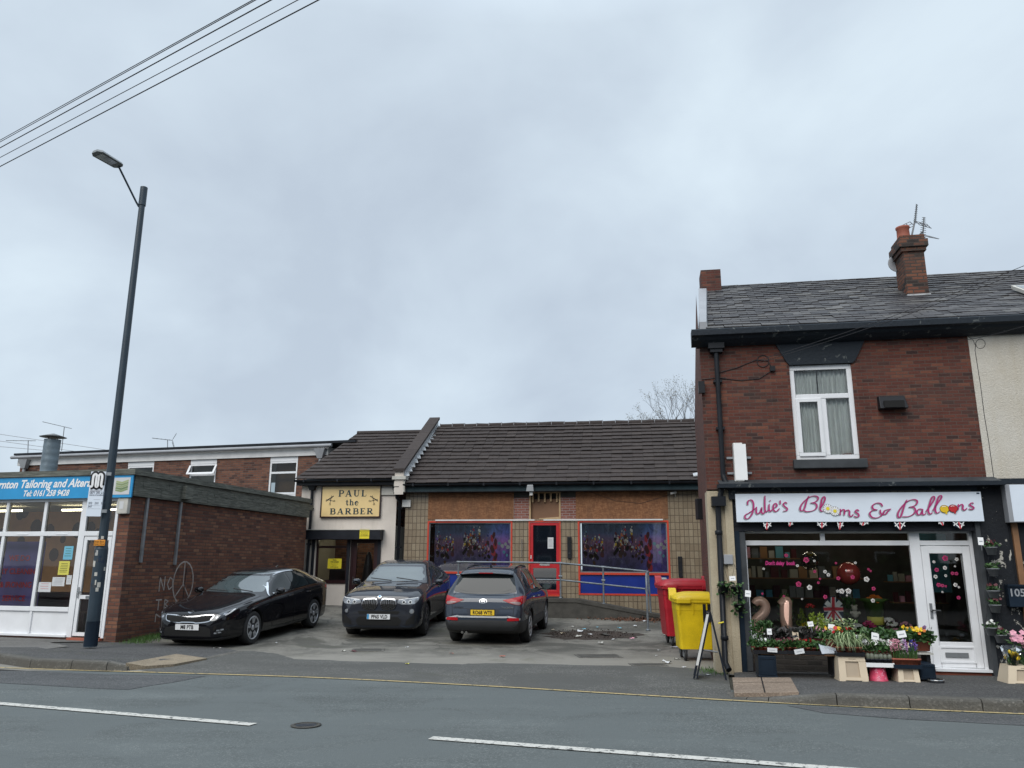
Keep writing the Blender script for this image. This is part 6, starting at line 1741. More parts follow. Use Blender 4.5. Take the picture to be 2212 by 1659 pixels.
# display bench with black trays -----------------------------------
dF=-.92
q0_,q1_=HR_(*ZG(190,730),dF),HR_(*ZG(1075,735),dF);zt_=HR_(*ZG(600,735),dF)[1]
o=fthing(FR,'display_bench','low wooden plank bench on black crates carrying trays of plants','bench',u=q0_[0],d=0,z=0)
bl=q1_[0]-q0_[0]
MB().box(.1,bl- .0,dF+ .02,-.25,zt_- .05,zt_- .025).build('plank','wood_shelf',o)
def crate(label,x0,y0,x1,y1,d0,depth,m,grp=None,shape='straight'):
    a=HR_(x0,y0,d0);b=HR_(x1,y1,d0);w,h=b[0]-a[0],a[1]-b[1]
    o=fthing(FR,'plastic_crate',label,'crate',grp,u=a[0],d=d0,z=b[1])
    mb=MB();mb.box(0,w,0,depth,0,h);mb.box(-.01,w+ .01,-.01,depth,h* .02,h* .08);mb.build('shell',m,o,bevel=.008)
    fm_=MB();frame_mb(fm_,w* .06,w* .94,h* .12,h* .9, .012,-.008,0);fm_.build('ribs',m,o)
    return o
crate('upright black plastic crate under the left end of the plant bench',*ZG(232,778),*ZG(445,1020),dF, .35,'blue_black_paint')
crate('dark crate under the right end of the plant bench',*ZG(1040,760),*ZG(1095,1010),dF+ .1, .35,'black_plastic')
crate('black crate behind the pink bucket',*ZG(1300,880),*ZG(1760,1015),dF+ .12, .3,'black_plastic')
crate('large black crate left of the florist door',*ZG(1990,870),*ZG(2180,1045),dF- .05, .4,'blue_black_paint')
def tray(label,x0,x1,y,d0,dep,m='black_plastic',h=.05,ncell=5,name='plant_tray'):
    a=HR_(x0,y,d0);b=HR_(x1,y,d0);z=HR_((x0+x1)/2,y,d0)[1]
    o=fthing(FR,name,label,'tray','plant trays on the florist display',u=a[0],d=d0,z=z-h);w=b[0]-a[0]
    mb=MB();mb.box(0,w,0, .012,0,h);mb.box(0,w,dep- .012,dep,0,h);mb.box(0, .012, .012,dep- .012,0,h);mb.box(w- .012,w, .012,dep- .012,0,h);mb.box(.012,w- .012, .012,dep- .012,0, .012)
    mb.build('tray',m,o)
    mb=MB()
    for k in range(1,ncell):mb.box(w*k/ncell- .004,w*k/ncell+ .004, .012,dep- .012, .012,h- .005)
    mb.build('dividers',m,o)
    return a[0],w,z
pk=0
def row(n,u0,w,d,z,kinds,labels,s=1.0,zoff=-.05,flowers=(None,),grp=None,pot=True,potm='terracotta'):
    global pk
    for i in range(n):
        pk+=1;u=u0+w*(i+ .5)/n
        k=kinds[i%len(kinds)];f=flowers[i%len(flowers)]
        plant(k,labels[i%len(labels)],FR.w(u,d,z+zoff),random.random()*6,100+pk,grp,pot,f,s,potm=potm)
random.seed(50)
t1=tray('black seedling tray at the left front of the plant bench',*[ZG(180,0)[0],ZG(555,0)[0]],ZG(0,722)[1],dF, .26)
t2=tray('black seedling tray at the right front of the plant bench',*[ZG(560,0)[0],ZG(955,0)[0]],ZG(0,728)[1],dF, .26)
ordn=['first','second','third','fourth','fifth','sixth','seventh','eighth']
row(6,t1[0],t1[1],dF+ .12,t1[2],['flowering'],[f'low green bedding plant, {k} from the left in the left front tray' for k in ordn],flowers=(None,'fl_white',None,None,None,'fl_maroon'),grp='low bedding plants on the bench')
row(6,t2[0],t2[1],dF+ .12,t2[2],['flowering'],[f'low green bedding plant, {k} from the left in the right front tray' for k in ordn],flowers=(None,'fl_maroon',None,'fl_red',None,'fl_maroon'),grp='low bedding plants on the bench')
b0=HR_(*ZG(175,640),-.55)[0];b1=HR_(*ZG(380,640),-.55)[0]
row(3,b0,b1-b0,-.55,zt_+ .01,['tall'],[f'tall leafy green plant behind the left tray, {k} from the left' for k in ordn],s=1.15,zoff=0,grp='tall green plants on the bench')
b0=b1;b1=HR_(*ZG(810,640),-.55)[0]
row(5,b0,b1-b0,-.56,zt_+ .02,['dark'],[f'dark purple leaved plant in the back row of the bench, {k} from the left' for k in ordn],s=1.4,zoff=0,grp='dark leaved plants on the bench',potm='white_plastic')
b0=b1;b1=HR_(*ZG(985,640),-.55)[0]
row(2,b0,b1-b0,-.52,zt_+ .03,['lime'],[f'lime green conifer in the back row of the bench, {k} one' for k in('left','right')],s=1.45,zoff=0,grp='lime conifers')
b0=HR_(*ZG(930,640),-.65)[0];b1=HR_(*ZG(1210,640),-.65)[0]
row(4,b0,b1-b0,-.68,zt_+ .05,['flowering'],['pink flowering primrose between the conifers and the spider plants','yellow primrose between the conifers and the spider plants','red primrose left of the spider plants','deep red primrose behind the spider plants'],s=1.3,zoff=0,flowers=('fl_pink','fl_yellow','fl_red','fl_red'))
row(3,HR_(*ZG(880,520),-.4)[0], .55,-.40,zt_+ .10,['varieg'],[f'variegated leafy plant at the back of the display, {k} from the left' for k in ordn],s=1.3,zoff=0,grp='variegated plants')
# paper wrapped bouquet leaning between the trays
o=fthing(FR,'paper_tray','crumpled pale paper tray beside the spider plants','tray',u=HR_(*ZG(1015,700),dF)[0],d=dF,z=zt_- .02)
MB().hexa([(-.11,0,0),(.13,0,0),(.13, .2,0),(-.11, .2,0),(-.14,-.0, .12),(.10,-.02, .02),(.12, .2, .06),(-.12, .22, .14)]).build('paper','white_sign',o)
# beige flower crates and what stands on them
def beige(label,x0,y0,x1,y1,xt0,xt1,d0,grp='beige plastic flower buckets and stands'):
    a=HR_(x0,y1,d0);b=HR_(x1,y1,d0);t0,t1_=HR_(xt0,y0,d0+ .05),HR_(xt1,y0,d0+ .05)
    zb0=a[1];h=t0[1]-zb0;w=b[0]-a[0];i0,i1=t0[0]-a[0],t1_[0]-a[0];dp= .36
    o=fthing(FR,'flower_stand',label,'plastic stand',grp,u=a[0],d=d0,z=zb0)
    f=lambda t:(i0*t,w+(i1-w)*t)          # left/right edge at height fraction t
    m=MB()
    L=lambda t,k:(f(t)[0]+(f(t)[1]-f(t)[0])*k)
    yy=lambda t: .05*t
    # front face as a frame round a recessed panel, with feet
    def qd(k0,t0_,k1,t1__,y=0):m.hexa([(L(t0_,k0),yy(t0_),h*t0_),(L(t0_,k1),yy(t0_),h*t0_),(L(t0_,k1),yy(t0_)+ .02,h*t0_),(L(t0_,k0),yy(t0_)+ .02,h*t0_),(L(t1__,k0),yy(t1__),h*t1__),(L(t1__,k1),yy(t1__),h*t1__),(L(t1__,k1),yy(t1__)+ .02,h*t1__),(L(t1__,k0),yy(t1__)+ .02,h*t1__)])
    qd(0, .0, .22, .09);qd(.78, .0,1, .09);qd(0, .09,1, .2);qd(0, .2, .26, .80);qd(.74, .2,1, .80);qd(0, .80,1,1)
    for s_ in(0,1):
        x0_,x1_=f(0)[s_],f(1)[s_];e_= .02 if s_==0 else-.02
        m.hexa([(x0_,0.02,0),(x0_+e_, .02,0),(x0_+e_,dp,0),(x0_,dp,0),(x1_, .07,h),(x1_+e_, .07,h),(x1_+e_,dp- .05,h),(x1_,dp- .05,h)])
    m.box(f(1)[0],f(1)[1], .07,dp- .05,h- .015,h)
    m.build('body','beige_plastic',o,bevel=.004)
    MB().hexa([(L(.2, .26), .03,h* .2),(L(.2, .74), .03,h* .2),(L(.2, .74), .034,h* .2),(L(.2, .26), .034,h* .2),(L(.8, .26), .06,h* .8),(L(.8, .74), .06,h* .8),(L(.8, .74), .064,h* .8),(L(.8, .26), .064,h* .8)]).build('recessed_panel','beige_dark',o)
    MB().box(L(.9, .38),L(.9, .66),yy(.9)- .006,yy(.9)+ .002,h* .885,h* .91).build('grip','beige_dark',o)
    return a[0]+i0,i1-i0,zb0+h
gdz=HR_
B1=beige('tall beige plastic stand under the spider plants',*ZG(1125,780),*ZG(1445,1072),ZG(1105,0)[0],ZG(1390,0)[0],dF- .20)
B2=beige('shorter beige plastic stand under the pink hyacinths',*ZG(1768,895),*ZG(2006,1076),ZG(1755,0)[0],ZG(1970,0)[0],dF- .20)
t3=tray('black tray of spider plants on the tall beige stand',ZG(1095,0)[0],ZG(1400,0)[0],ZG(0,745)[1],dF- .18, .26,ncell=3)
row(3,t3[0],t3[1],dF- .06,t3[2],['spider'],[f'green and white spider plant, {k} on the tall beige stand' for k in('left one','middle one','right one')],s=1.05,zoff=-.03,grp='spider plants',flowers=(None,))
t4=tray('white polystyrene tray of cacti on the pink bucket',ZG(1412,0)[0],ZG(1720,0)[0],ZG(0,860)[1],dF- .18, .28,'white_ink', .055,ncell=4)
row(6,t4[0]+ .02,t4[1]- .04,dF- .10,t4[2],['cactus'],[f'small hairy cactus in the white tray, {k} from the left' for k in ordn],s=1.0,zoff=-.04,grp='cacti in the white tray',potm='dark_shutter')
row(5,t4[0],t4[1]+ .1,dF+ .12,t4[2]+ .05,['flowering'],[f'white flowering bedding plant behind the cacti, {k} from the left' for k in ordn],s=1.2,zoff=-.02,flowers=('fl_white',),grp='white bedding plants')
t5=tray('dark tray of hyacinths on the short beige stand',ZG(1712,0)[0],ZG(2025,0)[0],ZG(0,880)[1],dF- .20, .30,'blue_black_paint', .05,ncell=4)
row(8,t5[0]+ .02,t5[1]- .04,dF- .08,t5[2],['hyacinth'],['pink hyacinth at the left of the short stand','second pink hyacinth on the short stand','pale pink hyacinth drooping over the tray','cream hyacinth in the middle of the tray','leafy hyacinth with few flowers','hyacinth not yet in flower right of the middle','deep blue hyacinth at the back','violet hyacinth at the right end'],s=1.25,zoff=-.04,flowers=('fl_pink','fl_pink','fl_pink','fl_white','fl_lilac',None,'fl_blue','fl_violet'))
# second shelf behind, coloured pansies
zs2=HR_(*ZG(1850,705),-.55)[1]
us0,us1=HR_(*ZG(1400,700),-.55)[0],HR_(*ZG(2110,740),-.55)[0]
o=fthing(FR,'display_shelf','white raised shelf with pansies in front of the florist window','shelf',u=us0,d=-.68,z=zs2- .06)
MB().box(0,us1-us0,0, .34,0, .02).build('board','dirty_white',o)
for x in(.03,us1-us0- .08):MB().box(x,x+ .05, .05, .3,-(zs2- .06- .1),0).build('leg','black_plastic',o)
row(4,us0, .62,-.55,zs2- .03,['bushy'],[f'leafy green plant behind the white flowers, {k} from the left' for k in ordn],s=1.6,zoff=0,grp='green plants behind the white flowers')
row(6,us0+ .62,us1-us0- .66,-.55,zs2- .02,['flowering'],['white and yellow pansy on the back shelf','yellow pansy on the back shelf','orange pansy on the back shelf','red-orange pansy on the back shelf','lilac pansy on the back shelf','white pansy at the right end of the back shelf'],s=1.5,zoff=0,flowers=('fl_yellow','fl_yellow','fl_orange','fl_orange','fl_lilac','fl_white'))
# inside the window
for x,y,kd,fc,lb,s_ in((1380,520,'mum','fl_red','round dusky red chrysanthemum inside the florist window',1.1),(1325,455,'mum','fl_white','pale green and white posy inside the florist window',1.0),(1735,505,'mum','fl_pink','pink chrysanthemum inside the right of the florist window',1.0),(1500,150,'mum','fl_orange','orange arrangement in a green paper collar in the window',1.2),(760,430,'mum','fl_yellow','yellow posy inside the florist window above the dark leaves', .9),(800,215,'mum','fl_red','small red posy inside the window left of the flag bag', .7)):
    q_=HR_(*ZG(x,y), .42);plant(kd,lb,FR.w(q_[0], .42,q_[1]- .09),0,int(x),None,False,fc,s_,'flower arrangement',name='flower_arrangement')
q_=HR_(*ZG(1510,340), .45)
o=fthing(FR,'gift_box','bright green flower box with pebble pattern band in the window','flower box',u=q_[0],d=.45,z=q_[1])
MB().lathe([(.12,-.02),(.16, .20),(.24, .25),(.10, .26)],n=6).build('paper','grass_blade',o);MB().lathe([(.125,-.14),(.125,-.02)],n=6).build('band','paper_yellow',o)
for i,(u_,d_,kd,fc,s_,lb)in enumerate(((.55, .5,'varieg',None,1.6,'pale variegated plant inside the left end of the florist window'),(.95, .62,'tall',None,1.7,'tall leafy plant inside the window behind the number balloons'),(1.5, .6,'mum','fl_lilac',1.2,'lilac posy inside the window left of the flag bag'),(1.95, .66,'tall',None,1.6,'leafy plant inside the window right of the flag bag'),(2.15, .4,'mum','fl_magenta',1.0,'magenta posy inside the window beside the soft toy'),(2.5, .6,'mum','fl_white',1.2,'white posy inside the window under the green flower box'),(2.72, .5,'mum','fl_pink', .9,'small pink posy at the right end inside the window'),(1.15, .35,'lime',None,1.1,'small lime plant inside the window under the figure one')),1):
    plant(kd,lb,FR.w(u_,d_, .60),i,300+i,None,True,fc,s_,'flower arrangement',potm=('white_plastic','paper_blue','pink_pale','wood_shelf')[i%4],name='flower_arrangement')
# plastic goods and shelves deeper in the shop
for i,(z,uu0,uu1)in enumerate(((1.05, .4,2.6),(1.4, .4,2.6),(1.75, .4,1.6),(1.0,3.0,3.9),(1.35,3.0,3.9))):
    o=fthing(FR,'shop_shelf',f'shelf of cards and goods deep in the florist shop, {["lowest left", "middle left", "top left", "lower right", "upper right"][i]}','shelf','shelves inside the florist shop',u=uu0,d=2.2- .2*(i%2),z=z)
    MB().box(0,uu1-uu0,0, .3,0, .02).build('board','wood_shelf',o)
    random.seed(i);x= .02
    while x<uu1-uu0- .15:
        w=random.uniform(.06, .14);h=random.uniform(.1, .22);MB().box(x,x+w, .05, .05+random.uniform(.02, .1), .02, .02+h).build('goods',random.choice(['dirty_white','room_wall','paper_blue','beige_plastic','pink_pale','wallpaper_tan','grey_plastic','fl_maroon']),o);x+=w+random.uniform(.01, .05)
o=fthing(FR,'teddy_bear','small pale soft toy sitting in the florist window','soft toy',u=HR_(*ZG(1290,330), .5)[0],d=.5,z=HR_(*ZG(1290,370), .5)[1])
m=MB();m.ball((0,0, .06), .06);m.ball((0,-.01, .15), .045);m.ball((-.035,0, .19), .017);m.ball((.035,0, .19), .017);m.ball((-.06,-.03, .08), .025);m.ball((.06,-.03, .08), .025);m.build('body','room_wall',o)
# pink bucket, dog bowl
a=HR_(*ZG(1562,1060),dF- .10);t_=HR_(*ZG(1562,900),dF- .10)
o=fthing(FR,'pink_bucket','upturned pink floral bucket under the cactus tray','bucket',u=a[0],d=dF- .04,z=a[1])
h_=t_[1]-a[1];MB().lathe([(.125,0),(.125, .015),(.118, .02),(.095,h_),(0,h_)],n=24).build('bucket','pink_bucket',o)
pm=MB()
for(t0_,z0__)in((-1.3, .5),(-1.75, .25),(-1.0, .78),(-2.0, .7),(-.9, .2)):
    r= .118- .022*z0__+ .002
    for k in range(5):
        an=k*2*PI/5+ .3;ta,za= .16*math.cos(an), .02*math.sin(an)
        pm.add([(r*math.cos(t0_),r*math.sin(t0_),z0__*h_),(r*math.cos(t0_+ta- .05),r*math.sin(t0_+ta- .05)- .001,z0__*h_+za),(r*math.cos(t0_+ta*1.5),r*math.sin(t0_+ta*1.5)- .001,z0__*h_+za*1.6),(r*math.cos(t0_+ta+ .05),r*math.sin(t0_+ta+ .05)- .001,z0__*h_+za+ .006)],[(0,1,2,3)])
pm.build('flower_print','pink_pale',o)
p=onz(2022,1476, .085)
o=thing('dog_bowl','round steel dog bowl on the pavement by the florist door','bowl',p)
MB().lathe([(.085,0),(.095, .005),(.10, .035),(.108, .05),(.10, .053),(.08, .02),(0, .015)],n=24).build('bowl','steel',o)
MB().lathe([(.098, .0),(.102, .012),(.1055, .03),(.103, .032)],n=24).build('rubber_ring','black_plastic',o)
# price cards
random.seed(9)
def card(label,x,y,w,h,d,m='white_ink',tilt=.15):
    q_=HR_(x,y,d);o=fthing(FR,'price_card',label,'price card','price cards among the plants',u=q_[0],d=d,z=q_[1]);w,h=w/520.,h/520.
    o.rotation_euler[1]=random.uniform(-.2, .2);o.rotation_euler[0]=-tilt
    MB().box(-w/2,w/2,0, .003,-h/2,h/2).build('card',m,o);(MB().box(-.003, .003, .001, .004,-h/2- .08,-h/2).build('stick','grey_plastic',o)if m!='paper' else None)
    MB().box(-w* .3,w* .3,-.001,0,-h* .1,h* .05).build('lettering','grey_ink',o)
for lb,x,y,w,h,m in(('white price card among the tall green plants at the left',358,518,34,44,'white_ink'),('beige price card above the dark leaved plants',645,568,44,70,'beige_plastic'),('white card with tilted top behind the dark leaved plants',806,434,40,36,'white_ink'),('tall white price card above the primroses',1033,482,46,60,'white_ink'),('small white card over the yellow primrose',1016,542,48,26,'white_ink'),('white price card between cacti and spider plants',1458,676,62,46,'white_ink'),('creased white card behind the white flowers',1510,568,52,50,'white_ink'),('large white price card above the pansies',1797,545,62,48,'white_ink'),('beige price card above the hyacinths',1898,672,40,42,'beige_plastic'),('white label on the front of the left tray',390,718,70,30,'paper'),('white label on the front of the right tray',684,733,70,34,'paper')):
    card(lb,*ZG(x,y),w,h,dF- .03 if y>700 else(-.75 if x>1400 else-.68),m)
# hanging pots
def hanging(label,x,y,d,kind,fc=None,s=1.0,seed=0,top=None,group='hanging pots on the black pier',bag=False):
    q_=HR_(x,y,d);base=FR.w(q_[0],d,q_[1])
    o=thing('hanging_pot',label,'hanging pot',base,-FR.a,group)
    MB().lathe([(.06*s,-.11*s),(.085*s,0),(.094*s,0),(.094*s, .015*s),(.082*s, .015*s),(0, .0)],n=16).build('pot','grey_plastic' if kind!='trailing' else 'black_plastic',o)
    random.seed(seed);fo,fl=MB(),MB()
    if kind=='trailing':
        for i in range(70):
            a=random.random()*6.28;t=random.random()**1.5;r= .10*s;fo.leaf((r*math.cos(a),r*math.sin(a), .06-t* .22),random.uniform(.035, .06),up=-.2,asp=.85)
    else:
        for i in range(70):
            a=random.random()*6.28;r=random.random()** .6* .10*s;fo.leaf((r*math.cos(a),r*math.sin(a), .01+random.random()* .06),random.uniform(.03, .055),up=.5,asp=.8)
        if fc:
            for i in range(8):a=random.random()*6.28;r=random.random()* .1;blossom(fl,(r*math.cos(a),r*math.sin(a)- .02, .06+random.random()* .05), .022)
    fo.build('foliage','leaf_green',o)
    if fl.v:fl.build('flowers',fc,o)
    H=top or .34
    for sx_ in(-1,1):MB().tube([(sx_* .085*s,0, .01),(0,0.0,H)], .003,4).build('hanger','black_plastic',o)
    return o
ZH=lambda x,y:((3400+x/1.8434)* .5486,(1850+y/1.8433)* .5486)
hp=[(925,567,'fl_maroon','topmost hanging pot on the black pier, with dark red flowers'),(940,722,None,'second hanging pot from the top, with pale green leaves'),(942,882,'fl_maroon','third hanging pot from the top beside the mailbox'),(955,985,'fl_maroon','fourth hanging pot, touching the one above it'),(925,1150,'fl_white','fifth hanging pot, low beside the door frame'),(993,1203,'fl_maroon','lowest hanging pot on the black pier')]
for i,(x,y,fc,lb)in enumerate(hp):hanging(lb,*ZH(x,y),-.2,'bushy',fc, .9,60+i)
ZP=lambda x,y:((2500+x/2.764)* .5486,(2150+y/2.765)* .5486)
for i,(x,y,lb)in enumerate(((970,430,'trailing plant pot hanging left by the cream pier'),(1100,450,'trailing plant pot hanging right of it against the pilaster'),(1135,640,'lower trailing plant pot in a plastic sleeve by the shutter rail'))):
    hanging(lb,*ZP(x,y),-.2,'trailing',None, .95,70+i,group='trailing plants on the cream pier')
card('white price card stuck in the hanging plants, upper one',*ZP(1062,352),48,36,-.3);card('white price card on the dark shutter rail, lower one',*ZP(1230,518),44,50,-.25)
card('white price card at the topmost hanging pot',*ZH(852,518),40,60,-.2)
# beige crate at the far right with tulips and lilies
B3=beige('beige plastic crate at the right edge holding cut flowers',*ZH(1052,1422),*ZH(1290,1560),ZH(1052,0)[0],ZH(1290,0)[0],-.95)
plant('tulips','bunch of yellow tulips in clear wrap in the right-hand beige crate',FR.w(HR_(*ZH(1085,1400),-.85)[0],-.85,HR_(*ZH(1085,1420),-.85)[1]- .02),0,5,None,False,'fl_yellow',1.0,'bouquet',name='flower_bouquet')
plant('lilies','tall pink flowers with dark leaves at the right edge',FR.w(HR_(*ZH(1150,1400),-.72)[0],-.70,HR_(*ZH(1150,1420),-.72)[1]- .02),0,6,None,False,'fl_pink',1.0,'bouquet',name='flower_bouquet')
o=fthing(FR,'bouquet_wrap','clear cellophane sleeve round the yellow tulips','wrapping',u=HR_(*ZH(1085,1400),-.85)[0],d=-.85,z=HR_(*ZH(1085,1420),-.85)[1])
MB().lathe([(.05,0),(.11, .16),(.13, .25)],n=9,cap=False,smooth=False).build('sleeve','cellophane',o)

# ================================================================== STREET LAMP
lb_=onz(195,1397, .11);top=ony(316,410,lb_.y+ .1)
hh=top.z- .11
o=thing('street_lamp','tall dark blue-grey street lamp post with single outreach arm','street lamp',lb_)
tx_,ty_=top.x-lb_.x,0.0
def lp(z):return(tx_*z/hh,0,z)
MB().tube([lp(0),lp(1.75)], .115,20).tube([lp(1.75),lp(1.9)], .115,20,r2=.085).build('base_column','lamp_post_paint',o)
MB().tube([lp(1.88),lp(hh* .97)], .080,20,r2=.058).tube([lp(hh* .955),lp(hh)], .072,20).build('column','lamp_post_paint',o)
h_=ony(256,359,lb_.y- .55);hp_=h_-Vector(lb_)
arm=MB();tp=Vector(lp(hh* .965));e_=hp_.copy();arm.tube([tp+Vector((-.06,0,-.12)),tp+Vector((-.12,-.02,-.02)),e_], .020,10);arm.build('arm','lamp_post_paint',o)
dr=(e_-tp);dr.z=0;dr.normalize();sd_=Vector((-dr.y,dr.x,0));up_=Vector((0,0,1))
hd_=MB()
def hp3(f,s_,z):return e_+dr*f+sd_*s_+up_*z
ring0=[(-.05,-.06),(.0,-.14),(.48,-.16),(.56,-.08),(.56, .08),(.48, .16),(.0, .14),(-.05, .06)]
vs=[hp3(f* .95,s_*1.05, .0+f* .08)for f,s_ in ring0]+[hp3(f* .9+ .02,s_* .85, .045+f* .09)for f,s_ in ring0]
hd_.add(vs,[tuple(range(8)),tuple(range(15,7,-1))]+[(i,i+8,(i+1)%8+8,(i+1)%8)for i in range(8)]);hd_.build('lamp_head','lamp_head',o)
vs=[hp3(f* .95,s_* .9,-.006+f* .08)for f,s_ in((.1,-.11),(.46,-.12),(.46, .12),(.1, .11))];MB().add(vs,[(0,1,2,3)]).build('lens','lamp_clear',o)
def atpole(px,py,dd=-.1):p_=ony(px,py,lb_.y+dd);return p_
# stickers and wraps on the post
MB().tube([lp(.02),lp(.45)], .119,20).build('base_wrap','blue_black_paint',o)
for i,(z0__,z1__,mt)in enumerate(((1.93,2.32,'yellow_sign'),)):
    pz0=ony(215,1211,lb_.y- .1).z- .11;pz1=ony(215,1188,lb_.y- .1).z- .11
    c=lp((pz0+pz1)/2);m=MB();a0,a1=-2.2,-1.0
    vs=[]
    for k in range(7):
        a=a0+(a1-a0)*k/6;vs+=[(c[0]+ .092*math.cos(a), .092*math.sin(a),pz0),(c[0]+ .092*math.cos(a), .092*math.sin(a),pz1)]
    m.add(vs,[(2*k,2*k+2,2*k+3,2*k+1)for k in range(6)],True);m.build('yellow_sticker','yellow_sign',o)
random.seed(14)
for k in range(26):
    z=random.uniform(.95,1.95);a0=random.uniform(-2.9,-.4);r= .1175 if z<1.72 else .0985;hgt=random.uniform(.03, .12);da=random.uniform(.15, .5);m=MB();vs=[]
    if z+hgt>1.74 and z<1.9:r= .1175
    for j in range(4):
        a=a0+da*j/3;cx_=lp(z)[0];vs+=[(cx_+r*math.cos(a),r*math.sin(a),z),(lp(z+hgt)[0]+r*math.cos(a),r*math.sin(a),z+hgt)]
    m.add(vs,[(2*j,2*j+2,2*j+3,2*j+1)for j in range(3)],True);m.build('sticker_remnant',random.choice(['dirty_white','mid_grey_pipe','dirty_white','stone_sill','navy_ink']),o)
# bus stop flag
yb_=lb_.y- .12
a=ony(196,1019,yb_);b=ony(232,1116,yb_)
xr=ony(226,1060,yb_).x;xl=ony(193,1065,yb_).x
o=thing('bus_stop_flag','white bus stop flag with black double-line m emblem on the lamp post','bus stop sign',((xl+xr)/2,yb_- .02,b.z))
w_,h_=xr-xl,a.z-b.z
MB().box(-w_/2,w_/2,-.012, .012,0,h_).build('plate','white_sign',o,bevel=.004)
pth=[(.02, .04),(.13, .04),(.2, .16),(.2, .8),(.33, .97),(.46, .8),(.46, .12),(.5, .05),(.54, .12),(.54, .8),(.67, .97),(.80, .8),(.80, .16),(.88, .04),(.98, .04)]
pth=[(.0, .0),(.10, .03),(.15, .15),(.15, .80),(.24, .95),(.33, .95),(.42, .80),(.42, .12),(.5, .0),(.58, .12),(.58, .80),(.67, .95),(.76, .95),(.85, .80),(.85, .15),(.90, .03),(1.0, .0)]
mx_=lambda p_:(-w_* .42+p_[0]*w_* .84,h_* .66+p_[1]*h_* .29)
P=smooth_pts([mx_(p_)for p_ in pth],4)
m=MB();m.ribbon(P, .115,-.018, .002);eo=m.build('emblem','black_ink',o)
m=MB();m.ribbon(P, .045,-.021, .002);m.build('emblem_inner_line','white_ink',eo)
m=MB()
for z,k in((.575, .8),(.555, .7)):m.box(-w_* .42,-w_* .42+w_*k,-.0145,-.0125,h_*z,h_*z+ .008)
m.build('rule','grey_ink',o)
for s_,z,sz in(('0871 200 22 33', .50, .062),('www.traveline.info', .455, .055),('202   203   327', .27, .06),('347', .195, .06)):text_mb(s_,sz,-w_* .42 if s_!='347' else-w_* .42,h_*z,-.015,align='LEFT',sx=.85).build('lettering','navy_ink',o)
m=MB();m.box(-w_* .42,w_* .42,-.0145,-.0125,h_* .24,h_* .243).box(-w_* .42,w_* .42,-.0145,-.0125,h_* .17,h_* .173).box(-w_* .1,w_* .35,-.0145,-.0125,h_* .37,h_* .375).build('rule','grey_ink',o)
m=MB();
for z in(.12, .95):m.box(w_/2,w_/2+ .1,-.01, .01,h_*z- .03,h_*z+ .03)
m.build('bracket','galvanised',o)
a=ony(204,1166,yb_);b=ony(226,1179,yb_)
o=thing('orange_sign','small orange sign strapped to the lamp post below the bus flag','sign',(a.x,yb_,b.z))
MB().box(0,b.x-a.x,-.01, .01,0,a.z-b.z).build('plate','orange_sign',o,bevel=.006)
text_mb('Stop Bus', .055,(b.x-a.x)* .45,(a.z-b.z)* .55,-.012).build('lettering','black_ink',o);text_mb('Water Flow', .045,(b.x-a.x)* .45,(a.z-b.z)* .15,-.012).build('lettering','black_ink',o)

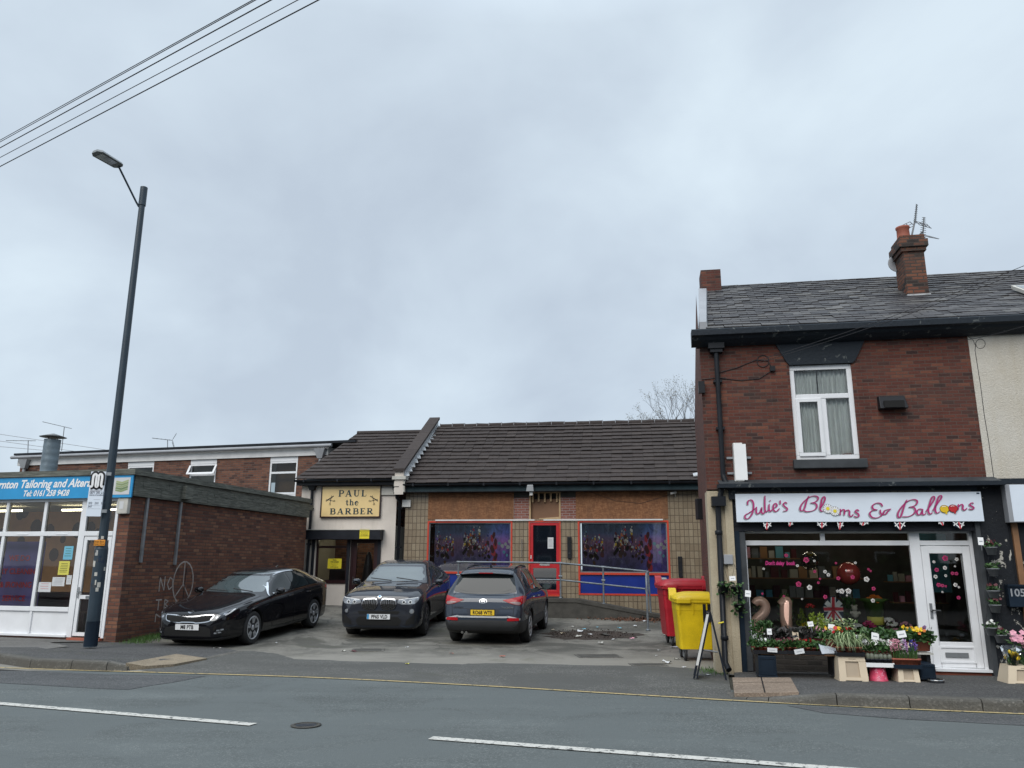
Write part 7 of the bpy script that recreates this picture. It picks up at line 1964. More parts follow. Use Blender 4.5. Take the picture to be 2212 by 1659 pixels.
# ================================================================== BINS AND A-BOARD
def bin4(name,label,mt,loc,rz,w,dp,h,extra):
    o=thing(name,label,'wheelie bin',loc,rz)
    zb2,zt2= .20,h* .86;k= .86
    m=MB()
    def rr(w_,d_,z,r=.05):
        return[(sx_*(w_/2-r)+r*math.cos(a),sy_*(d_/2-r)+r*math.sin(a),z)for sx_,sy_,a0 in((1,1,0),(-1,1,PI/2),(-1,-1,PI),(1,-1,1.5*PI))for a in(a0,a0+PI/4,a0+PI/2)]
    rings=[rr(w*k,dp*k,zb2),rr(w*(k+ .04),dp*(k+ .04),zb2+ .3),rr(w* .96,dp* .96,zt2- .16),rr(w* .97,dp* .97,zt2- .15),rr(w* .98,dp* .98,zt2- .02),rr(w*1.05,dp*1.04,zt2- .02),rr(w*1.05,dp*1.04,zt2+ .03)]
    vs=[p for r_ in rings for p in r_];n=12
    m.add(vs,[(i*n+j,i*n+(j+1)%n,(i+1)*n+(j+1)%n,(i+1)*n+j)for i in range(len(rings)-1)for j in range(n)]+[tuple(range(n-1,-1,-1))],False)
    m.build('body',mt,o,bevel=.006)
    m=MB()
    for sx_ in(-.42,-.14, .14, .42):m.hexa([(w*sx_- .012,-dp* .5+ .01,zt2- .22),(w*sx_+ .012,-dp* .5+ .01,zt2- .22),(w*sx_+ .012,-dp* .45,zt2- .22),(w*sx_- .012,-dp* .45,zt2- .22),(w*sx_- .012,-dp* .52,zt2- .03),(w*sx_+ .012,-dp* .52,zt2- .03),(w*sx_+ .012,-dp* .45,zt2- .03),(w*sx_- .012,-dp* .45,zt2- .03)])
    m.build('rib',mt,o)
    # lid, bowed, hinged at the back
    m=MB();g=8;vs=[]
    for j in range(g+1):
        for i in range(g+1):
            x=(i/g- .5)*w*1.07;y=(j/g- .5)*dp*1.06
            vs.append((x,y,zt2+ .045+(h-zt2- .045)*(1-(2*i/g-1)**4* .75)*(.45+ .55*math.sin(PI*(.15+ .7*j/g)))))
    lo=[(v[0],v[1],zt2+ .032)for v in vs]
    m.add(vs+lo,[(j*9+i,j*9+i+1,(j+1)*9+i+1,(j+1)*9+i)for j in range(8)for i in range(8)]+[(i,i+81,i+82,i+1)for i in range(8)]+[(72+i,73+i,154+i,153+i)for i in range(8)]+[(j*9,(j+1)*9,(j+1)*9+81,j*9+81)for j in range(8)]+[(j*9+8,j*9+89,(j+1)*9+89,(j+1)*9+8)for j in range(8)],True)
    lo_=m.build('lid',mt,o)
    m=MB();
    for sx_ in(-1,1):m.box(sx_*w* .34- .12,sx_*w* .34+ .12,-dp* .57,-dp* .50,zt2- .03,zt2+ .045)
    m.build('handle',mt,o,bevel=.01)
    for sx_ in(-1,1):
        m=MB();m.hexa([(sx_*w* .46- .07,dp* .30,zt2+ .0),(sx_*w* .46+ .07,dp* .30,zt2),(sx_*w* .46+ .07,dp* .56,zt2),(sx_*w* .46- .07,dp* .56,zt2),(sx_*w* .46- .07,dp* .42,h+ .01),(sx_*w* .46+ .07,dp* .42,h+ .01),(sx_*w* .46+ .07,dp* .55,h+ .05),(sx_*w* .46- .07,dp* .55,h+ .05)])
        m.build('hinge_block',mt,o,bevel=.01)
    for sx_,sy_ in((-1,-1),(1,-1),(-1,1),(1,1)):
        cx_,cy_=sx_*w* .36,sy_*dp* .34;rot=random.uniform(-.8, .8)
        wl=MB();wl.lathe([(.02,-.024),(.08,-.024),(.095,-.016),(.098,0),(.095, .016),(.08, .024),(.02, .024)],c=(cx_+ .03,cy_, .1),axis='x',n=20);wo=wl.build('wheel','rubber',o)
        MB().lathe([(.0,-.027),(.055,-.027),(.055, .027),(0, .027)],c=(cx_+ .03,cy_, .1),axis='x',n=14).build('hub','grey_plastic',wo)
        MB().box(cx_- .012,cx_- .004,cy_- .03,cy_+ .04, .08, .2).box(cx_+ .064,cx_+ .072,cy_- .03,cy_+ .04, .08, .2).box(cx_- .02,cx_+ .08,cy_- .05,cy_+ .05, .185, .2).build('castor_fork','galvanised',wo)
    extra(o,w,dp,zt2);return o
def yx(o,w,dp,zt2):
    MB().box(w* .06,w* .28,-dp* .485- .012,-dp* .47,zt2- .34,zt2- .04).build('lock_plate','black_plastic',o)
    MB().lathe([(.03,0),(.03, .03),(.0, .035)],c=(w* .2,-dp* .485- .045,zt2- .17),axis='y',n=12).build('lock','dark_alloy',o)
def rx(o,w,dp,zt2):
    MB().box(-w* .2,w* .06,-dp* .465- .01,-dp* .44, .42, .52).build('label_plate','mid_grey_pipe',o)
    MB().box(-w* .19,w* .05,-dp* .465- .014,-dp* .465- .01, .43, .51).build('label','navy_ink',o)
    MB().lathe([(.03,0),(.03, .002)],c=(-w* .15,-dp* .465- .017, .47),axis='y',n=12).build('emblem','fl_red',o)
    text_mb('PREMIER', .045,w*-.03, .455,-dp* .465- .016).build('lettering','white_ink',o)
    MB().box(w* .08,w* .16,-.02, .04,zt2+ .16,zt2+ .165).build('paper_scrap','paper',o)
random.seed(33)
yl_=gzp(1458,1440*1.0);
pyl=(gzp(1476,1428)+gzp(1555,1430))/2
wy= .80
ybin=bin4('yellow_bin','yellow four-wheeled bin with black lock plate beside the florist','yellow_bin',(pyl.x+ .03,pyl.y+ .30,0),-FR.a* .5, .83, .78,1.17,yx)
pr0=gzp(1440,1398)
rbin=bin4('red_bin','large red four-wheeled bin behind the yellow one','red_bin',(pr0.x+ .56,pr0.y+ .55,0.0),-FR.a* .3,1.12, .98,1.36,rx)
# A-board seen side on
ab=(onz(1500,1464)+onz(1580,1467, .03))/2
ft0,ft1=onz(1501,1466),onz(1578,1469, .02);tpz=ony(1533,1323,(ft0.y+ft1.y)/2+ .1)
o=thing('a_board','folding black and white A-board standing edge on before the yellow bin','A-board',((ft0.x+ft1.x)/2,(ft0.y+ft1.y)/2+ .15,0),R_(-13.6))
hf=(ft1.x-ft0.x)/2;tx=tpz.x-(ft0.x+ft1.x)/2;th_=tpz.z
for sx_,nm in((-1,'front_panel'),(1,'rear_panel')):
    b=sx_*hf;t=tx+sx_* .02;m=MB()
    def qq(f,y,off):return(b+(t-b)*f+off,y, .02+(th_- .02)*f)
    y0_,y1_=-.22, .22;sg= .014
    m.hexa([qq(0,y0_,-sg),qq(0,y0_,sg),qq(0,y0_+ .03,sg),qq(0,y0_+ .03,-sg),qq(1,y0_,-sg),qq(1,y0_,sg),qq(1,y0_+ .03,sg),qq(1,y0_+ .03,-sg)])
    m.hexa([qq(0,y1_- .03,-sg),qq(0,y1_- .03,sg),qq(0,y1_,sg),qq(0,y1_,-sg),qq(1,y1_- .03,-sg),qq(1,y1_- .03,sg),qq(1,y1_,sg),qq(1,y1_,-sg)])
    for f in(.18, .96):m.hexa([qq(f,y0_+ .03,-sg),qq(f,y0_+ .03,sg),qq(f,y1_- .03,sg),qq(f,y1_- .03,-sg),qq(f+ .04,y0_+ .03,-sg),qq(f+ .04,y0_+ .03,sg),qq(f+ .04,y1_- .03,sg),qq(f+ .04,y1_- .03,-sg)])
    fo=m.build('frame','black_metal',o)
    if sx_<0:
        m=MB();m.hexa([qq(.2,y0_- .004,-.014),qq(.2,y0_- .004, .024),qq(.2,y1_, .028),qq(.2,y1_,-.004),qq(.98,y0_- .004,-.014),qq(.98,y0_- .004, .022),qq(.98,y1_, .024),qq(.98,y1_,-.004)]);m.build('board','white_plastic',o)
        m=MB();m.hexa([qq(.0,y0_- .006, .033),qq(.0,y0_- .006, .05),qq(.0,y1_, .05),qq(.0,y1_, .033),qq(1.0,y0_- .006, .031),qq(1.0,y0_- .006, .046),qq(1.0,y1_, .046),qq(1.0,y1_, .031)]);m.build('edging','black_metal',o)
MB().tube([(-hf* .55+tx* .45,-.2,th_* .45),(hf* .5+tx* .5,-.2,th_* .42)], .012,5).build('stay','grey_plastic',o)
tag(MB().tube([tuple(FR.w(HR_(1554,1345)[0]- .03+ .04*k,-.17- .01*(k%2),HR_(1554,1345)[1]+ .01*(k%3)))for k in range(3)], .012,5).build('yellow_tie','yellow_sign'),'scrap of yellow tape tied round the florist downpipe','tape')

# ================================================================== PARKED CARS
def interp(pts,x):
    """monotone cubic through (x, v), x descending or ascending"""
    P=sorted(pts);n=len(P)
    if x<=P[0][0]:return P[0][1]
    if x>=P[-1][0]:return P[-1][1]
    h=[P[i+1][0]-P[i][0]for i in range(n-1)];s=[(P[i+1][1]-P[i][1])/h[i]for i in range(n-1)]
    m=[s[0]]+[0 if s[i-1]*s[i]<=0 else 2*s[i-1]*s[i]/(s[i-1]+s[i])for i in range(1,n-1)]+[s[-1]]
    for i in range(n-1):
        if x<=P[i+1][0]:
            t=(x-P[i][0])/h[i];t2,t3=t*t,t*t*t
            return(2*t3-3*t2+1)*P[i][1]+(t3-2*t2+t)*h[i]*m[i]+(-2*t3+3*t2)*P[i+1][1]+(t3-t2)*h[i]*m[i+1]
class Car:
    def __init__(s,name,label,paint,spec,loc,rz,pitch,group):
        s.o=thing(name,label,'car',loc,rz,group);s.o.rotation_euler=(0,pitch,rz);s.sp=spec;s.paint=paint
        s.body()
    def section(s,x):
        q=s.sp;zt,zb,zs,w,wt,cr=(interp(q[k],x)for k in('top','bot','belt','half','wtop','crown'))
        zs=min(zs,zt- .035);zb=min(zb,zs- .02);ze=max(zt-cr,zs+ .012);h=zs-zb;wt=min(wt,w* .93)
        ws=w* .965
        ctl=[(0,zb),(w* .5,zb),(w* .86,zb),(w* .955,zb+min(.05,h* .12)),(w* .985,zb+h* .28),(w* .992,zb+h* .5),(w,zb+h* .70),(w* .99,zb+h* .88),(ws,zs),
               (ws+(wt-ws)* .12,zs+(ze-zs)* .15),(ws+(wt-ws)* .5,zs+(ze-zs)* .55),(wt+(ws-wt)* .06,ze-(ze-zs)* .06),(wt* .93,ze+(zt-ze)* .42),(wt* .72,ze+(zt-ze)* .78),(wt* .38,ze+(zt-ze)* .97),(0,zt)]
        return ctl
    def body(s):
        q=s.sp;x0,x1=q['x0'],q['x1'];xs=[]
        n=96
        for i in range(n+1):
            t=i/n;u= .5- .5*math.cos(PI*t);xs.append(x0+(x1-x0)*(u* .75+t* .25))
        rows=[]
        for x in xs:
            c=s.section(x);p=[Vector((y,z))for y,z in c];f=[]
            for i in range(len(p)-1):
                a,b,cc,d=p[max(i-1,0)],p[i],p[i+1],p[min(i+2,len(p)-1)]
                for j in range(3):
                    f.append(b.lerp(cc,j/3))
            f.append(p[-1]);rows.append(f)
        m=len(rows[0]);vs=[];fs=[]
        # light smoothing along the section keeps the shoulders soft
        for _ in range(3):
            for f in rows:
                g=[f[0]]+[f[i]* .5+(f[i-1]+f[i+1])* .25 for i in range(1,m-1)]+[f[-1]]
                g[0]=Vector((0,g[0].y));g[-1]=Vector((0,g[-1].y));f[:]=g
        for x,f in zip(xs,rows):
            for k in range(m):vs.append((x,f[k].x,f[k].y))
            for k in range(m-2,0,-1):vs.append((x,-f[k].x,f[k].y))
        M_=2*m-2
        for i in range(n):
            for j in range(M_):fs.append((i*M_+j,i*M_+(j+1)%M_,(i+1)*M_+(j+1)%M_,(i+1)*M_+j))
        fs.append(tuple(range(M_-1,-1,-1)));fs.append(tuple(n*M_+j for j in range(M_)))
        bm=bmesh.new();bv=[bm.verts.new(v)for v in vs]
        for f in fs:bm.faces.new([bv[k]for k in f])
        bmesh.ops.recalc_face_normals(bm,faces=bm.faces)
        me=bpy.data.meshes.new('body');bm.to_mesh(me)
        s.bvh=BVHTree.FromBMesh(bm);bm.free()
        ob=bpy.data.objects.new('body',me);COL.objects.link(ob)
        cut=MB();R=q['arch']
        for ax in q['axles']:
            for sy in(-1,1):cut.lathe([(R,-.26),(R, .5)],c=(ax,sy*(q['w']- .02),q['wr']+ .01),axis='y',n=40,smooth=False)
        co=cut.build('cutter',s.paint)
        md=ob.modifiers.new('b','BOOLEAN');md.operation='DIFFERENCE';md.object=co;md.solver='EXACT'
        bpy.context.view_layer.update();dg=bpy.context.evaluated_depsgraph_get()
        nm=bpy.data.meshes.new_from_object(ob.evaluated_get(dg));bpy.data.objects.remove(co);ob.modifiers.clear();ob.data=nm
        nm.materials.clear();nm.materials.append(MATS[s.paint]);nm.materials.append(MATS['arch_black']);nm.materials.append(MATS['trim_black'])
        zc=q.get('clad',0)
        for p in nm.polygons:
            p.use_smooth=True;p.material_index=0;c=p.center
            for ax in q['axles']:
                d=math.hypot(c.x-ax,c.z-q['wr']- .01)
                if abs(c.y)<q['w']- .02 and d<R+ .005 and(abs(d-R)< .012 and abs(p.normal.y)< .5 or abs(p.normal.y)> .7 and d<R and abs(c.y)<q['w']- .2):p.material_index=1;p.use_smooth=False
                elif zc and d<R+ .055 and abs(c.y)>q['w']- .25:p.material_index=2
            if p.material_index==0 and(c.z<zc or c.z<q['zbot']+ .02):p.material_index=2
        try:
            nm.set_sharp_from_angle(angle=R_(40))
        except Exception:pass
        ob.parent=s.o;s.b=ob
    def hit(s,axis,a,b):
        if axis=='L':o_,d_=Vector((a,3,b)),Vector((0,-1,0))
        elif axis=='R':o_,d_=Vector((a,-3,b)),Vector((0,1,0))
        elif axis=='F':o_,d_=Vector((5,a,b)),Vector((-1,0,0))
        elif axis=='B':o_,d_=Vector((-5,a,b)),Vector((1,0,0))
        else:o_,d_=Vector((a,b,4)),Vector((0,0,-1))
        r=s.bvh.ray_cast(o_,d_)
        return(r[0],d_)if r[0]is not None else(None,d_)
    def panel(s,name,m,axis,poly,off=.004,step=.06,parent=None,depth=.015,smooth=3):
        """panel following the body: polygon in (x,z) for L/R, (y,z) for F/B, (x,y) for T"""
        if smooth:poly=s.rnd(poly,smooth)
        bm=bmesh.new();vs=[bm.verts.new((p[0],p[1],0))for p in poly];bm.faces.new(vs)
        for k in(0,1):
            lo,hi=min(p[k]for p in poly),max(p[k]for p in poly);c=lo+step
            while c<hi:
                n_=Vector((1,0,0))if k==0 else Vector((0,1,0));bmesh.ops.bisect_plane(bm,geom=bm.verts[:]+bm.edges[:]+bm.faces[:],plane_co=n_*c,plane_no=n_,dist=1e-5);c+=step
        bm.verts.ensure_lookup_table();pos={};bad=[]
        for v in bm.verts:
            h,d=s.hit(axis,v.co.x,v.co.y)
            if h is None:bad.append(v);continue
            pos[v]=h-d*off
        bmesh.ops.delete(bm,geom=bad,context='VERTS')
        d={'L':Vector((0,-1,0)),'R':Vector((0,1,0)),'F':Vector((-1,0,0)),'B':Vector((1,0,0)),'T':Vector((0,0,-1))}[axis]
        for v in bm.verts:v.co=pos[v]
        be=[e for e in bm.edges if e.is_boundary]
        r=bmesh.ops.extrude_edge_only(bm,edges=be)
        for v in[g_ for g_ in r['geom']if isinstance(g_,bmesh.types.BMVert)]:v.co+=d*depth
        bmesh.ops.recalc_face_normals(bm,faces=bm.faces)
        me=bpy.data.meshes.new(name);bm.to_mesh(me);bm.free();me.materials.append(MATS[m])
        for p in me.polygons:p.use_smooth=True
        try:me.set_sharp_from_angle(angle=R_(35))
        except Exception:pass
        o=bpy.data.objects.new(name,me);COL.objects.link(o);o.parent=parent or s.o;return o
    def rnd(s,poly,k=3,f=.12):
        out_=[];n=len(poly)
        for i in range(n):
            p,a,b=Vector(poly[i]),Vector(poly[i-1]),Vector(poly[(i+1)%n]);r=min(.03,(a-p).length* .3,(b-p).length* .3)
            A=p+(a-p).normalized()*r;B=p+(b-p).normalized()*r
            for j in range(k+1):t=j/k;out_.append(tuple(A*(1-t)**2+p*2*t*(1-t)+B*t*t))
        return out_
    def strip(s,name,m,axis,pts,w,off=.003,parent=None,depth=.004,k=8):
        P=smooth_pts(pts,k)if len(pts)>2 else[tuple(Vector(pts[0]).lerp(Vector(pts[1]),i/12))for i in range(13)]
        mb=MB();L=[];Rr=[];n=len(P)
        for i in range(n):
            a=P[max(i-1,0)];b=P[min(i+1,n-1)];dx,dz=b[0]-a[0],b[1]-a[1];l=math.hypot(dx,dz)or 1
            for lst,sg in((L,1),(Rr,-1)):
                h,d=s.hit(axis,P[i][0]-sg*dz/l*w/2,P[i][1]+sg*dx/l*w/2);lst.append(None if h is None else h-d*off)
        for i in range(n-1):
            if None in(L[i],L[i+1],Rr[i],Rr[i+1]):continue
            mb.quad(Rr[i],Rr[i+1],L[i+1],L[i])
        return mb.build(name,m,parent or s.o)
    def wheels(s,rim='alloy',spokes=5,twin=True,wd=.225,rr=.232):
        q=s.sp;R=q['wr']
        for ax in q['axles']:
            for sy in(-1,1):
                y=sy*(q['w']- .02-wd/2)
                m=MB();hw=wd/2;m.lathe([(rr,-hw+ .02),(R- .05,-hw),(R- .018,-hw+ .012),(R,-hw+ .04),(R,hw- .04),(R- .018,hw- .012),(R- .05,hw),(rr,hw- .02)],c=(ax,y,R),axis='y',n=40)
                wo=m.build('wheel','rubber',s.o)
                yo=y+sy*hw;rm=MB()
                rm.lathe([(rr+ .004,-.012*sy),(rr- .006,-.004*sy),(rr- .022,-.012*sy),(rr- .03,-.10*sy)],c=(ax,yo,R),axis='y',n=40,cap=False)
                rm.lathe([(0,-.012*sy),(.05,-.014*sy),(.062,-.03*sy)],c=(ax,yo,R),axis='y',n=20)
                for k in range(spokes):
                    for dlt in((-.19, .19)if twin else(0,)):
                        a=2*PI*k/spokes+ .4;a0=a+dlt* .5;a1=a+dlt
                        w0_,w1_=(.018, .024)if twin else(.03, .038)
                        e=Vector((math.cos(a1),0,math.sin(a1)));st=Vector((math.cos(a0),0,math.sin(a0)))
                        p0,p1=Vector((ax,yo-sy* .024,R))+st* .04,Vector((ax,yo-sy* .010,R))+e*(rr- .012);t_=(p1-p0).normalized();nn=Vector((-t_.z,0,t_.x));dy=Vector((0,-sy* .03,0))
                        rm.hexa([p0-nn*w0_+dy,p0+nn*w0_+dy,p1+nn*w1_+dy,p1-nn*w1_+dy,p0-nn*w0_,p0+nn*w0_,p1+nn*w1_,p1-nn*w1_])
                rm.build('rim',rim,wo)
                MB().lathe([(0,-.06*sy),(rr* .72,-.06*sy),(rr* .72,-.075*sy),(0,-.075*sy)],c=(ax,yo,R),axis='y',n=28).lathe([(0,-.1*sy),(rr- .03,-.1*sy)],c=(ax,yo,R),axis='y',n=28).build('brake_disc','dark_alloy',wo)
    def plate(s,axis,txt,zc,m,w=.52,h=.112,blue=False,tilt=0):
        """number plate standing just off the bumper"""
        hx=max((s.hit(axis,y,zc+dz)[0].x if axis=='F' else-s.hit(axis,y,zc+dz)[0].x)for y in(-.2,0, .2)for dz in(-.04, .04));X=hx+ .012;sg=1 if axis=='F' else-1
        e=bpy.data.objects.new('number_plate',MB().box(-w/2,w/2,0, .012,-h/2,h/2).build('x',m).data);bpy.data.objects.remove(bpy.data.objects['x']);COL.objects.link(e);e.parent=s.o
        e.location=(sg*X,0,zc);e.rotation_euler=(0,0,R_(90)if sg>0 else R_(-90))
        t=text_mb(txt, .104, .02 if blue else 0,-.036,-.003,bold=.0035,sx=.82,spacing=1.05);t.build('lettering','black_ink',e)
        if blue:MB().box(-w/2+ .004,-w/2+ .045,-.002,0,-h/2+ .004,h/2- .004).build('blue_band','blue_sign',e)
        fm_=MB();frame_mb(fm_,-w/2- .008,w/2+ .008,-h/2- .008,h/2+ .008, .008,-.001, .014);fm_.build('surround','black_plastic',e)
        return e
    def mirror(s,x,z,w=.20,h=.14,m=None):
        for sy,ax in((1,'L'),(-1,'R')):
            hp=s.hit(ax,x,z)[0];c=hp+Vector((.02,sy* .15, .05));mb=MB()
            vs=[];n=12
            for k,(r,dx)in enumerate(((.35, .07),(.8, .055),(1.0, .015),(1.0,-.035),(.92,-.05))):
                for j in range(n):
                    a=2*PI*j/n;cy=math.copysign(abs(math.cos(a))** .7,math.cos(a));cz=math.copysign(abs(math.sin(a))** .7,math.sin(a));vs.append((c.x+dx,c.y+cy*w/2*r,c.z+cz*h/2*r))
            mb.add(vs,[(i*n+j,i*n+(j+1)%n,(i+1)*n+(j+1)%n,(i+1)*n+j)for i in range(4)for j in range(n)]+[tuple(range(n))],True)
            mo=mb.build('mirror',m or s.paint,s.o)
            MB().add([(c.x- .049,c.y+math.cos(2*PI*j/n)*w* .44,c.z+math.sin(2*PI*j/n)*h* .42)for j in range(n)],[tuple(range(n))]).build('mirror_glass','screen_glass',mo)
            MB().tube([hp-Vector((0,sy* .02,0)),c-Vector((0,sy* .05, .05))], .02,6).build('stalk','trim_black',mo)
def sides(c,polys,name,m,**k):
    for p in polys:
        for ax in 'LR':c.panel(name,m,ax,p,**k)
def doors(c,seams,handles,m=None):
    for p in seams:
        for ax in 'LR':c.strip('door_seam','arch_black',ax,p, .007)
    for x,z in handles:
        for sy,ax in((1,'L'),(-1,'R')):
            h=c.hit(ax,x,z)[0];MB().tube([h+Vector((-.1,sy* .005,0)),h+Vector((-.06,sy* .03, .003)),h+Vector((.06,sy* .03, .003)),h+Vector((.1,sy* .005,0))], .013,6).build('door_handle',m or c.paint,c.o)
def place(fc,rc):
    """front and rear ground points under the middle of the axles -> location, heading, pitch"""
    d=fc-rc;mid=(fc+rc)/2;return mid,math.atan2(d.y,d.x),-math.atan2(d.z,math.hypot(d.x,d.y))

# ---- black saloon, nose to the camera
fw=gzp(537,1393);WB=2.80
rw=gzp(670,1357)
dir_=(fw-rw);dir_.z=0;dir_.normalize();left=Vector((-dir_.y,dir_.x,0))
KS=(fw-rw).length/WB;KS=max(.9,min(1,KS));fc=fw-left* .80*KS;rc=fc-dir_*WB*KS
fc.z=gz(fc.x,fc.y)+ .004;rc.z=gz(rc.x,rc.y)+ .004
L_,H_,P_=place(fc,rc)
spec=dict(x0=2.37,x1=-2.47,w=.915,wr=.335,arch=.375,axles=(1.40,-1.40),zbot=.17,
  top=[(2.37, .50),(2.36, .56),(2.33, .66),(2.26, .735),(2.1, .79),(1.7, .87),(1.2, .95),(.92, .985),(.72,1.05),(.35,1.23),(.0,1.365),(-.3,1.43),(-.7,1.455),(-1.1,1.43),(-1.5,1.34),(-1.85,1.21),(-2.08,1.12),(-2.3,1.09),(-2.42,1.05),(-2.46, .9),(-2.47, .6)],
  bot=[(2.37, .42),(2.36, .30),(2.33, .21),(2.2, .17),(-2.1, .17),(-2.4, .24),(-2.46, .32),(-2.47, .5)],
  belt=[(2.37, .46),(2.33, .58),(2.2, .70),(1.8, .80),(1.2, .875),(.6, .92),(-.6, .965),(-1.6,1.0),(-2.1,1.02),(-2.4, .95),(-2.47, .57)],
  half=[(2.37, .46),(2.35, .56),(2.30, .65),(2.2, .74),(2.0, .825),(1.8, .875),(1.5, .91),(0, .915),(-1.6, .91),(-2.1, .85),(-2.3, .77),(-2.42, .66),(-2.47, .56)],
  wtop=[(2.37, .40),(2.2, .60),(1.9, .71),(1.6, .76),(1.0, .76),(.7, .735),(0, .60),(-.5, .585),(-1.1, .57),(-1.6, .60),(-2.1, .70),(-2.47, .5)],
  crown=[(2.37, .03),(1.2, .05),(.8, .05),(0, .045),(-1.2, .05),(-2.0, .03),(-2.47, .02)])
C=Car('parked_car','shiny black saloon car parked nose out beside the brick side wall','black_car_paint',spec,L_,H_,P_,'cars parked on the forecourt')
C.o.scale=(KS,)*3
C.panel('windscreen','screen_glass','F',[(-.70,1.005),(0, .99),(.70,1.005),(.60,1.27),(.555,1.36),(.3,1.385),(-.3,1.385),(-.555,1.36),(-.60,1.27)],off=.004,depth=.006)
C.panel('rear_window','car_glass','B',[(-.66,1.14),(.66,1.14),(.52,1.37),(-.52,1.37)],off=.004)
sides(C,[[(.62, .985),(-.29, .995),(-.27,1.345),(-.02,1.31),(.30,1.18)],[(-.36,1.0),(-1.12,1.03),(-1.03,1.33),(-.8,1.355),(-.35,1.355)],[(-1.18,1.035),(-1.55,1.06),(-1.42,1.20),(-1.10,1.31)]],'side_window','car_glass',off=.005)
for ax in 'LR':C.strip('chrome_trim','chrome',ax,[(.78, .93),(.66,1.02),(.35,1.22),(0,1.345),(-.4,1.39),(-.9,1.375),(-1.3,1.28),(-1.6,1.09),(-1.5,1.03),(-1.0,1.01),(-.3, .98),(.6, .965)], .022,off=.022)
C.panel('grille','arch_black','F',[(-.52, .675),(-.2, .655),(0, .64),(.2, .655),(.52, .675),(.44, .555),(.2, .525),(.12, .535),(-.12, .535),(-.2, .525),(-.44, .555)],off=.008,step=.03)
C.strip('grille_surround','chrome','F',[(-.52, .675),(-.3, .668),(-.18, .65),(0, .642),(.18, .65),(.3, .668),(.52, .675),(.50, .60),(.44, .555),(.2, .525),(.12, .536),(-.12, .536),(-.2, .525),(-.44, .555),(-.50, .60),(-.52, .675)], .018,off=.014,k=4)
C.panel('badge','chrome','F',[(-.06, .715),(0, .70),(.06, .715),(.06, .735),(0, .75),(-.06, .735)],off=.008,step=.03)
for sg in(1,-1):
    f_=lambda P:[(sg*a,b)for a,b in P]
    h=C.panel('headlight','lamp_dark','F',f_([(.49, .56),(.58, .575),(.70, .64),(.80, .73),(.82, .785),(.77, .785),(.64, .715),(.53, .66)]),off=.008,step=.03)
    C.panel('reflector','lamp_clear','F',f_([(.57, .62),(.61, .61),(.63, .63),(.62, .655),(.59, .66)]),off=.012,step=.02,parent=h);C.panel('reflector','lamp_clear','F',f_([(.69, .675),(.73, .67),(.745, .69),(.735, .71),(.70, .71)]),off=.012,step=.02,parent=h)
    C.strip('light_bar','plate_white','F',f_([(.72, .665),(.765, .705),(.795, .77)]), .02,off=.013,parent=h)
    C.panel('bumper_vent','arch_black','F',f_([(.56, .30),(.68, .31),(.76, .40),(.74, .45),(.62, .40)]),off=.006,step=.04)
    for a,b in((.60, .335),(.66, .345),(.64, .385),(.695, .395)):C.panel('fog_light','lamp_clear','F',f_([(a- .022,b- .015),(a+ .022,b- .012),(a+ .022,b+ .015),(a- .022,b+ .012)]),off=.010,step=.03)
    C.strip('bonnet_seam','arch_black','T',[(2.12,sg* .60),(1.7,sg* .73),(1.2,sg* .765),(.95,sg* .76)], .008)
C.panel('lower_intake','arch_black','F',[(-.52, .27),(.52, .27),(.50, .42),(.35, .46),(-.35, .46),(-.50, .42)],off=.005)
C.strip('splitter','trim_black','F',[(-.78, .24),(-.4, .215),(0, .21),(.4, .215),(.78, .24)], .03,off=.02)
C.plate('F','M8 PTB', .445,'plate_white')
doors(C,[[(.62, .98),(.72, .85),(.70, .5),(.62, .28)],[(-.32, .99),(-.33, .7),(-.36, .28)],[(-1.14,1.04),(-1.2, .85),(-1.02, .62),(-.98, .45)],[(.65, .27),(-.98, .27)]],[(-.12, .86),(-1.0, .88)])
C.strip('side_vent','chrome','L',[(1.02, .74),(.86, .755)], .018,off=.006)
for ax in 'LR':C.panel('tail_light','tail_red',ax,[(-2.12, .97),(-2.0, .92),(-2.2, .84),(-2.38, .85),(-2.4, .95)],off=.006,step=.04)
C.mirror(.52, .96);C.wheels('alloy')
MB().tube([(.93, .55,1.02),(.86, .05,1.075)], .012,5).build('wiper','trim_black',C.o);MB().tube([(.93,-.05,1.03),(.86,-.55,1.06)], .012,5).build('wiper','trim_black',C.o)
MB().add([(-1.0,-.02,1.42),(-1.0, .02,1.42),(-1.2,0,1.40),(-1.17,0,1.49)],[(0,1,3),(1,2,3),(2,0,3),(0,2,1)]).build('roof_antenna','black_car_paint',C.o)
MB().lathe([(.17,-.014),(.185,0),(.17, .014)],c=(.55,-.36, .93),axis='x',n=20).build('steering_wheel','trim_black',C.o)

